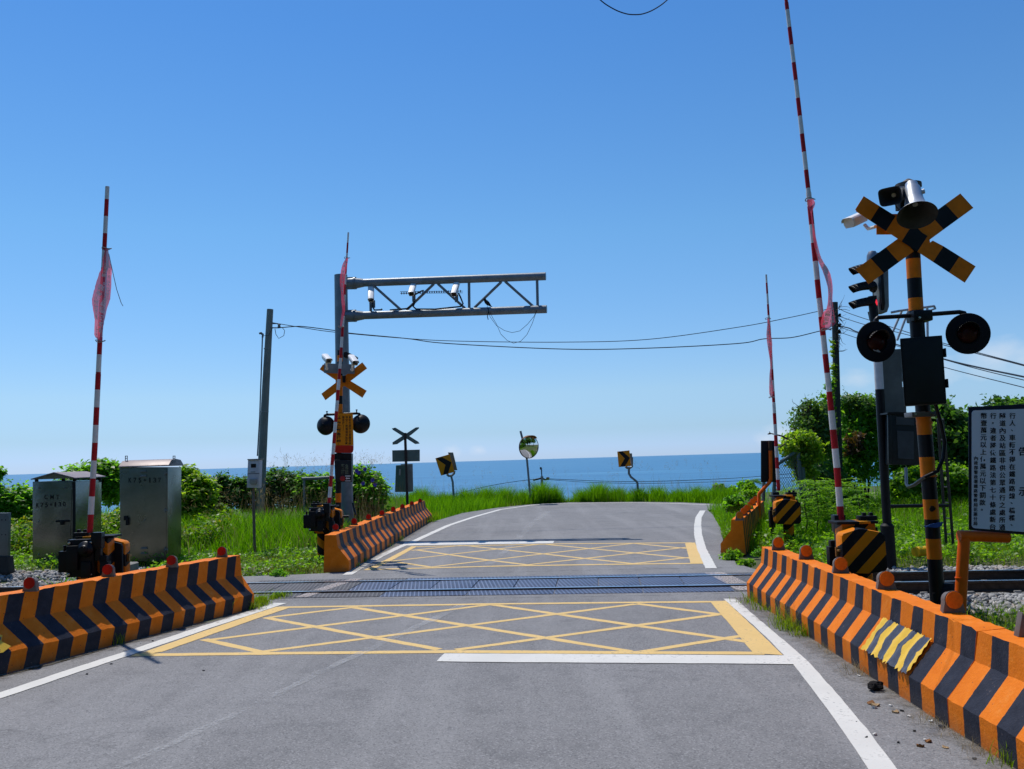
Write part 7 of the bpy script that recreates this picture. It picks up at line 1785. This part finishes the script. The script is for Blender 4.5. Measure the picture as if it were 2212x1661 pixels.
for (u, h, hf, n) in ((905, .9, 45, 1500), (955, .75, 35, 1200), (1000, .9, 45, 1800), (1045, 1.0, 40, 1700), (1085, .95, 35, 1600), (1120, .8, 32, 1300), (1160, 1.15, 34, 2200), (1190, .95, 28, 1500), (1250, .75, 30, 1500), (1285, .98, 36, 2200), (1325, .75, 34, 1500), (1370, .72, 36, 1500), (1410, .78, 36, 1500), (1455, .7, 36, 1300), (1495, .78, 36, 1400), (1530, .7, 34, 1200), (1560, .75, 30, 1000)):
    clump(u, 39.0 - max(0, (u - 1330)) * 0.012, hf, n, h * 0.35, h * 1.12, tall, dep=0.35)
verge_far(5000, 1060, 1560, 38.3, 0.5, .12, .4, tall)
x, y = scatter(3500, -1.5, 8, 36.5, 40); short.add(x, y, hn(len(x), .1, .3), hn(len(x), .008, .016), 0.5)
# right bank
x, y = scatter(30000, 5.3, 16, 19, 28, lambda x, y: 0.5 + 0.5 * patchy(x, y, 0.8)); tall.add(x, y, hn(len(x), .2, .6), hn(len(x), .010, .02), 0.55)
x, y = scatter(26000, 4.5, 15, 15.2, 21, lambda x, y: 0.25 + 0.6 * patchy(x, y, 1.1)); short.add(x, y, hn(len(x), .08, .3), hn(len(x), .008, .016), 0.6)
x, y = scatter(9000, 3.5, 8.5, 6.8, 10.9, lambda x, y: 0.25 + 0.7 * patchy(x, y, 1.6)); k = x > 3.42; short.add(x[k], y[k], hn(k.sum(), .06, .24), hn(k.sum(), .006, .012), 0.6)
x, y = scatter(9000, 4.5, 8.5, 17.5, 34, lambda x, y: 0.3 + 0.6 * patchy(x, y, 1.1)); tall.add(x, y, hn(len(x), .2, .7), hn(len(x), .010, .02), 0.5)
# far ground behind the hedge so the slope is never bare
x, y = scatter(12000, -30, 30, 27, 45); tall.add(x, y, hn(len(x), .2, .6), hn(len(x), .015, .03), 0.5)
# tufts growing at the feet of the barriers and on the deck edge
def tuft(u, v, n, r, h0, h1, g, lean=0.7, w=(.004, .009)):
    p = G(u, v); x = p.x + rng.normal(0, r, n); y = p.y + rng.normal(0, r, n); g.add(x, y, hn(n, h0, h1), hn(n, *w), lean, z=np.full(n, -0.005))
for (u, v, n, r, h0, h1) in ((1712, 1360, 160, .09, .08, .24), (1698, 1348, 120, .08, .08, .3), (1735, 1374, 120, .06, .06, .2), (1632, 1302, 150, .10, .06, .2), (1655, 1318, 90, .07, .05, .16), (2195, 1652, 110, .05, .06, .18), (561, 1308, 160, .07, .08, .3), (548, 1316, 90, .06, .06, .2), (605, 1290, 120, .07, .05, .13), (590, 1294, 90, .06, .04, .1), (491, 1326, 26, .03, .1, .28), (255, 1393, 30, .04, .08, .2), (940, 1120, 200, .12, .1, .35), (925, 1128, 150, .1, .1, .3), (860, 1168, 60, .06, .05, .2), (835, 1182, 40, .05, .05, .15), (786, 1214, 50, .05, .05, .16), (770, 1225, 40, .05, .04, .14)):
    tuft(u, v, n, r, h0, h1, short)
for (u, v, n, r, h0, h1) in ((1700, 1352, 16, .05, .3, .62), (1712, 1362, 14, .05, .25, .5), (1858, 1452, 70, .07, .04, .16), (1872, 1460, 50, .05, .03, .12), (2040, 1568, 90, .08, .03, .09), (2075, 1588, 90, .08, .02, .08), (2010, 1552, 50, .06, .02, .08), (2120, 1622, 80, .06, .03, .1), (1780, 1400, 60, .05, .03, .12), (1796, 1412, 40, .05, .03, .1), (2185, 1648, 60, .05, .05, .14)):
    tuft(u, v, n, r, h0, h1, dry, 0.9, (.002, .004))
# seed heads and dead stalks
x, y = scatter(900, -7.5, -3.6, 24, 30); dry.add(x, y, hn(len(x), .9, 1.75), hn(len(x), .005, .010), 0.25)
u = rng.uniform(890, 1560, 420); Y = rng.uniform(38.2, 40, 420); xx = (u - 1106) / F * Y; k = ~in_road(xx, Y); dry.add(xx[k], Y[k], hn(k.sum(), .6, 1.35), hn(k.sum(), .008, .014), 0.3)
x, y = scatter(1600, 6.5, 13, 18.5, 25, lambda x, y: patchy(x, y, 0.6)); dry.add(x, y, hn(len(x), .25, .6), hn(len(x), .007, .013), 0.5)
x, y = scatter(1600, -1.5, 8, 37, 40); dry.add(x, y, hn(len(x), .1, .35), hn(len(x), .007, .013), 0.5)
# feathery seed heads
hd = []
for k in range(260):
    if k < 120: xx = rng.uniform(-7.5, -3.8); yy = rng.uniform(25, 29); zt = rng.uniform(1.2, 2.2)
    elif k < 200: yy = rng.uniform(38.3, 40); xx = (rng.uniform(890, 1560) - 1106) / F * yy; zt = rng.uniform(0.6, 1.6)
    else: yy = rng.uniform(20, 26); xx = rng.uniform(-8.5, -4.5); zt = rng.uniform(0.8, 1.3)
    for j in range(9):
        hd.append((xx + rng.normal(0, .05), yy + rng.normal(0, .05), zt + rng.normal(0, .10)))
hd = np.array(hd); m = len(hd); ax = rand_dirs(m, 1.2); nn = rand_dirs(m); V = leaf_arrays(hd, ax, nn, rng.uniform(.07, .16, m), np.full(m, .008))
o = np_mesh('seed_heads', V, quads_for(m), None, [LM_dry]); tag(o, 'pale feathery seed heads standing above the grass', 'grass', kind='stuff')
tall.done('tall_grass', LM_grass, 'tall bright green grass beside the railway and along the bend')
short.done('short_grass', LM_short, 'short yellow green grass and tufts along the road edges')
dry.done('dry_grass', LM_dry, 'thin dry stalks and dead grass among the green')
# broad leaved weeds
def weeds(n, x0, x1, y0, y1, hmax, size, dens=None, hf=None):
    x, y = scatter(n, x0, x1, y0, y1, dens); m = len(x); lump = np.clip(0.55 + 0.7 * hnoise(x * 1.7, y * 1.7), 0.12, 1.15)
    z = height(x, y) + rng.random(m) ** 0.7 * hmax * lump * (hf(x, y) if hf is not None else 1)
    c = np.stack([x, y, z], 1); nn = rng.normal(0, 0.5, (m, 3)) + np.array([0, -0.1, 0.8]); nn /= np.linalg.norm(nn, axis=1, keepdims=True)
    ax = np.cross(nn, rand_dirs(m)); ax /= np.linalg.norm(ax, axis=1, keepdims=True) + 1e-9; s = size * rng.uniform(.55, 1.4, m)
    return leaf_arrays(c, ax, nn, s, s * rng.uniform(.45, .7, m))
V = np.concatenate([weeds(30000, -19, -9.6, 21.3, 24.8, 1.15, 0.12), weeds(15000, -10.5, -6.8, 20.6, 24.5, 1.0, 0.11)])
o = np_mesh('red_tipped_weeds', V, quads_for(len(V) // 4), None, [LM_red]); tag(o, 'knee high leafy weeds with reddish tips behind the cabinets', 'weeds', kind='stuff')
V = np.concatenate([weeds(14000, -7, -3.5, 16.2, 21, .26, .07, lambda x, y: patchy(x, y, 1.8)), weeds(15000, -17, -6, 18.4, 21.5, .35, .08, lambda x, y: patchy(x, y, 1.2)), weeds(30000, 5.2, 14, 15.5, 20.5, .5, .08, lambda x, y: 0.3 + 0.7 * patchy(x, y, 1.2)),
                    weeds(6000, -5.5, -3.5, 20, 31, .5, .08, lambda x, y: patchy(x, y, 1)), weeds(16000, 4.6, 8.5, 16.2, 26, .5, .08, lambda x, y: patchy(x, y, 1.5)), weeds(5000, 3.5, 7, 7.5, 10.5, .15, .05, lambda x, y: patchy(x, y, 2)), weeds(9000, 8, 15, 19, 26, .4, .09, lambda x, y: patchy(x, y, 1))])
o = np_mesh('ground_weeds', V, quads_for(len(V) // 4), None, [LM_weed]); tag(o, 'low leafy ground weeds on both sides of the railway', 'weeds', kind='stuff')
# single leafy plants
GP = 'small leafy weeds at the road edge'
def wplant(label, u, v, ru, rv, Y, n, size, mat=LM_weed): shrub('weed_plant', label, 'weed', [Bp(u, v, ru, rv, Y, ru * Y / F * 0.8)], n, size, mat, GP, False, clump=0.25)
wplant('bushy green weed against the orange end of the overgrown barrier', 1580, 1204, 19, 13, 16.4, 650, .055)
wplant('lower weed beside the bushy one, under the overgrown barrier end', 1612, 1219, 17, 9, 15.6, 500, .05)
wplant('large leaved weed above the left side of the overgrown barrier', 1590, 1090, 20, 17, 19.5, 600, .11, LM_vine)
wplant('weed clump trailing over the top end of the overgrown barrier', 1622, 1075, 16, 16, 24.0, 500, .08, LM_weed)
wplant('weed sprouting at the end of the left barrier by the deck', 566, 1298, 10, 14, 12.9, 350, .04)
wplant('flat weed growing in the deck edge beyond the left barrier end', 598, 1287, 14, 7, 13.4, 300, .035)
wplant('leafy weed on the ground left of the far barrier end', 603, 1240, 18, 8, 15.9, 400, .05, LM_vine)
wplant('leafy weed against the foot of the sunlit barrier end', 1640, 1195, 14, 12, 13.6, 400, .045, LM_vine)
# strappy plants in the left ballast
sp_l = []
for (u, v, n, L_, lb) in ((42, 1256, 46, .55, 'strap leaved plant in the ballast behind the leftmost red reflector'), (136, 1232, 24, .5, 'strap leaved plant before the dark plinth of the gabled cabinet')):
    p = A(u, v, 13.2 if u < 100 else 16.0); z0 = -0.12; root = thing('strap_plant', lb, 'weed', (p.x, p.y, z0), 0, GP); mb = MB()
    for k in range(n):
        a = rng.uniform(0, 6.28); l = L_ * rng.uniform(.5, 1.1); b0 = Vector((p.x + rng.normal(0, .08), p.y + rng.normal(0, .05), z0)); d = Vector((math.cos(a), math.sin(a) * .6, 0)); s = Vector((-d.y, d.x, 0)) * .014; prev = None
        for j in range(6):
            f = j / 5; q = b0 + d * l * f * .9 + Vector((0, 0, l * (1.25 * f - .75 * f * f))); w_ = s * (1 - f) * 1.2
            if prev: mb.face([prev[0], prev[1], q + w_, q - w_])
            prev = (q - w_, q + w_)
    mb.build('leaves', LM_grass, root, recalc=False, smooth=False)
# distant trees down the slope
def far_tree(name, label, u, v, ru, rv, Y, n, size, mat):
    b = Bp(u, v, ru, rv, Y); root = thing(name, label, 'tree', (b[0][0], b[0][1], hz(b[0][0], b[0][1])), 0, 'trees on the slope towards the sea'); k = Y / F
    foliage(root, [b, Bp(u - ru * .4, v + rv * .3, ru * .6, rv * .7, Y), Bp(u + ru * .45, v + rv * .35, ru * .55, rv * .7, Y)], n, size, mat)
    mb = MB(); mb.tube([Vector(root.location), Vector(b[0])], [0.2, 0.08], 8); mb.build('trunk', M_bark, root)
far_tree('slope_tree', 'round dark tree on the slope right of the upright chevron sign', 1556, 1064, 15, 16, 70, 900, .35, LM_dark)
far_tree('slope_tree', 'low tree on the slope at the end of the grass verge', 1595, 1066, 18, 18, 62, 900, .3, LM_vine)
far_tree('slope_tree', 'tiny bush on the slope left of the round dark tree', 1525, 1073, 9, 8, 72, 400, .3, LM_dark)
far_tree('slope_tree', 'leafy tree on the slope beneath the palm crown', 1622, 1062, 16, 18, 60, 800, .3, LM_weed)
pb = A(1624, 1040, 95); palm = thing('palm_tree', 'small coconut palm crown showing against the sea beside the black board', 'palm', (pb.x, pb.y, hz(pb.x, pb.y)))
mb = MB(); mb.tube([Vector(palm.location), pb.lerp(Vector(palm.location), .4) + Vector((.4, 0, 0)), pb], [.2, .16, .12], 8); mb.build('trunk', M_bark, palm)
Vl = []
for k in range(22):
    a = rng.uniform(0, 6.28); L_ = rng.uniform(1.0, 1.6); q = pb + Vector((math.cos(a) * L_, math.sin(a) * L_, rng.uniform(-0.2, 0.9)))
    frond_leaves(pb, q, L_ * .5, 20, .42, .06, Vl)
V = leaf_arrays(np.array([x[0] for x in Vl]), np.array([x[1] for x in Vl]), np.array([x[2] for x in Vl]), np.array([x[3] for x in Vl]), np.array([x[4] for x in Vl]))
o = np_mesh('fronds', V, quads_for(len(V) // 4), None, [LM_dark], loc=tuple(palm.location)); o.parent = palm; o.location = (0, 0, 0)
# the tall trees behind the photographer, seen in the traffic mirror and in the steel doors
k = 0
for (x, y, h, lb) in ((-15, -9, 13, 'tall broad tree behind the photographer on the far left'), (-8, -15, 15, 'tallest tree behind the photographer left of the road'), (0, -19, 13, 'tall tree behind the photographer straight down the road'), (8, -15, 14, 'tall tree behind the photographer right of the road'), (15, -9, 12, 'broad tree behind the photographer on the far right'), (-22, -1, 10, 'low spreading tree beyond the left edge behind the photographer'), (21, -1, 10, 'low spreading tree beyond the right edge behind the photographer'), (21, 17, 10, 'nearest tall tree on the right hillside outside the picture'), (29, 24, 16, 'second tall tree on the right hillside outside the picture'), (31, 20, 17, 'rearmost tall tree on the right hillside outside the picture'), (29, 32, 16, 'farthest tall tree on the right hillside outside the picture')):
    root = thing('broad_tree', lb, 'tree', (x, y, hz(x, y)), 0, 'trees behind the photographer')
    bl = [((x + rng.normal(0, 2.0), y + rng.normal(0, 1.5), h * rng.uniform(.28, .85)), (rng.uniform(2.6, 3.8), rng.uniform(2.4, 3.2), rng.uniform(2.2, 3.2))) for _ in range(8)]
    foliage(root, bl, 5200, .75, LM_dark, 'crown', clump=.2, shoots=0)
    mb = MB(); mb.tube([Vector((x, y, -0.3)), Vector((x + .2, y, h * .3)), Vector((x - .2, y, h * .6))], [.4, .3, .15], 10); mb.build('trunk', M_bark, root)
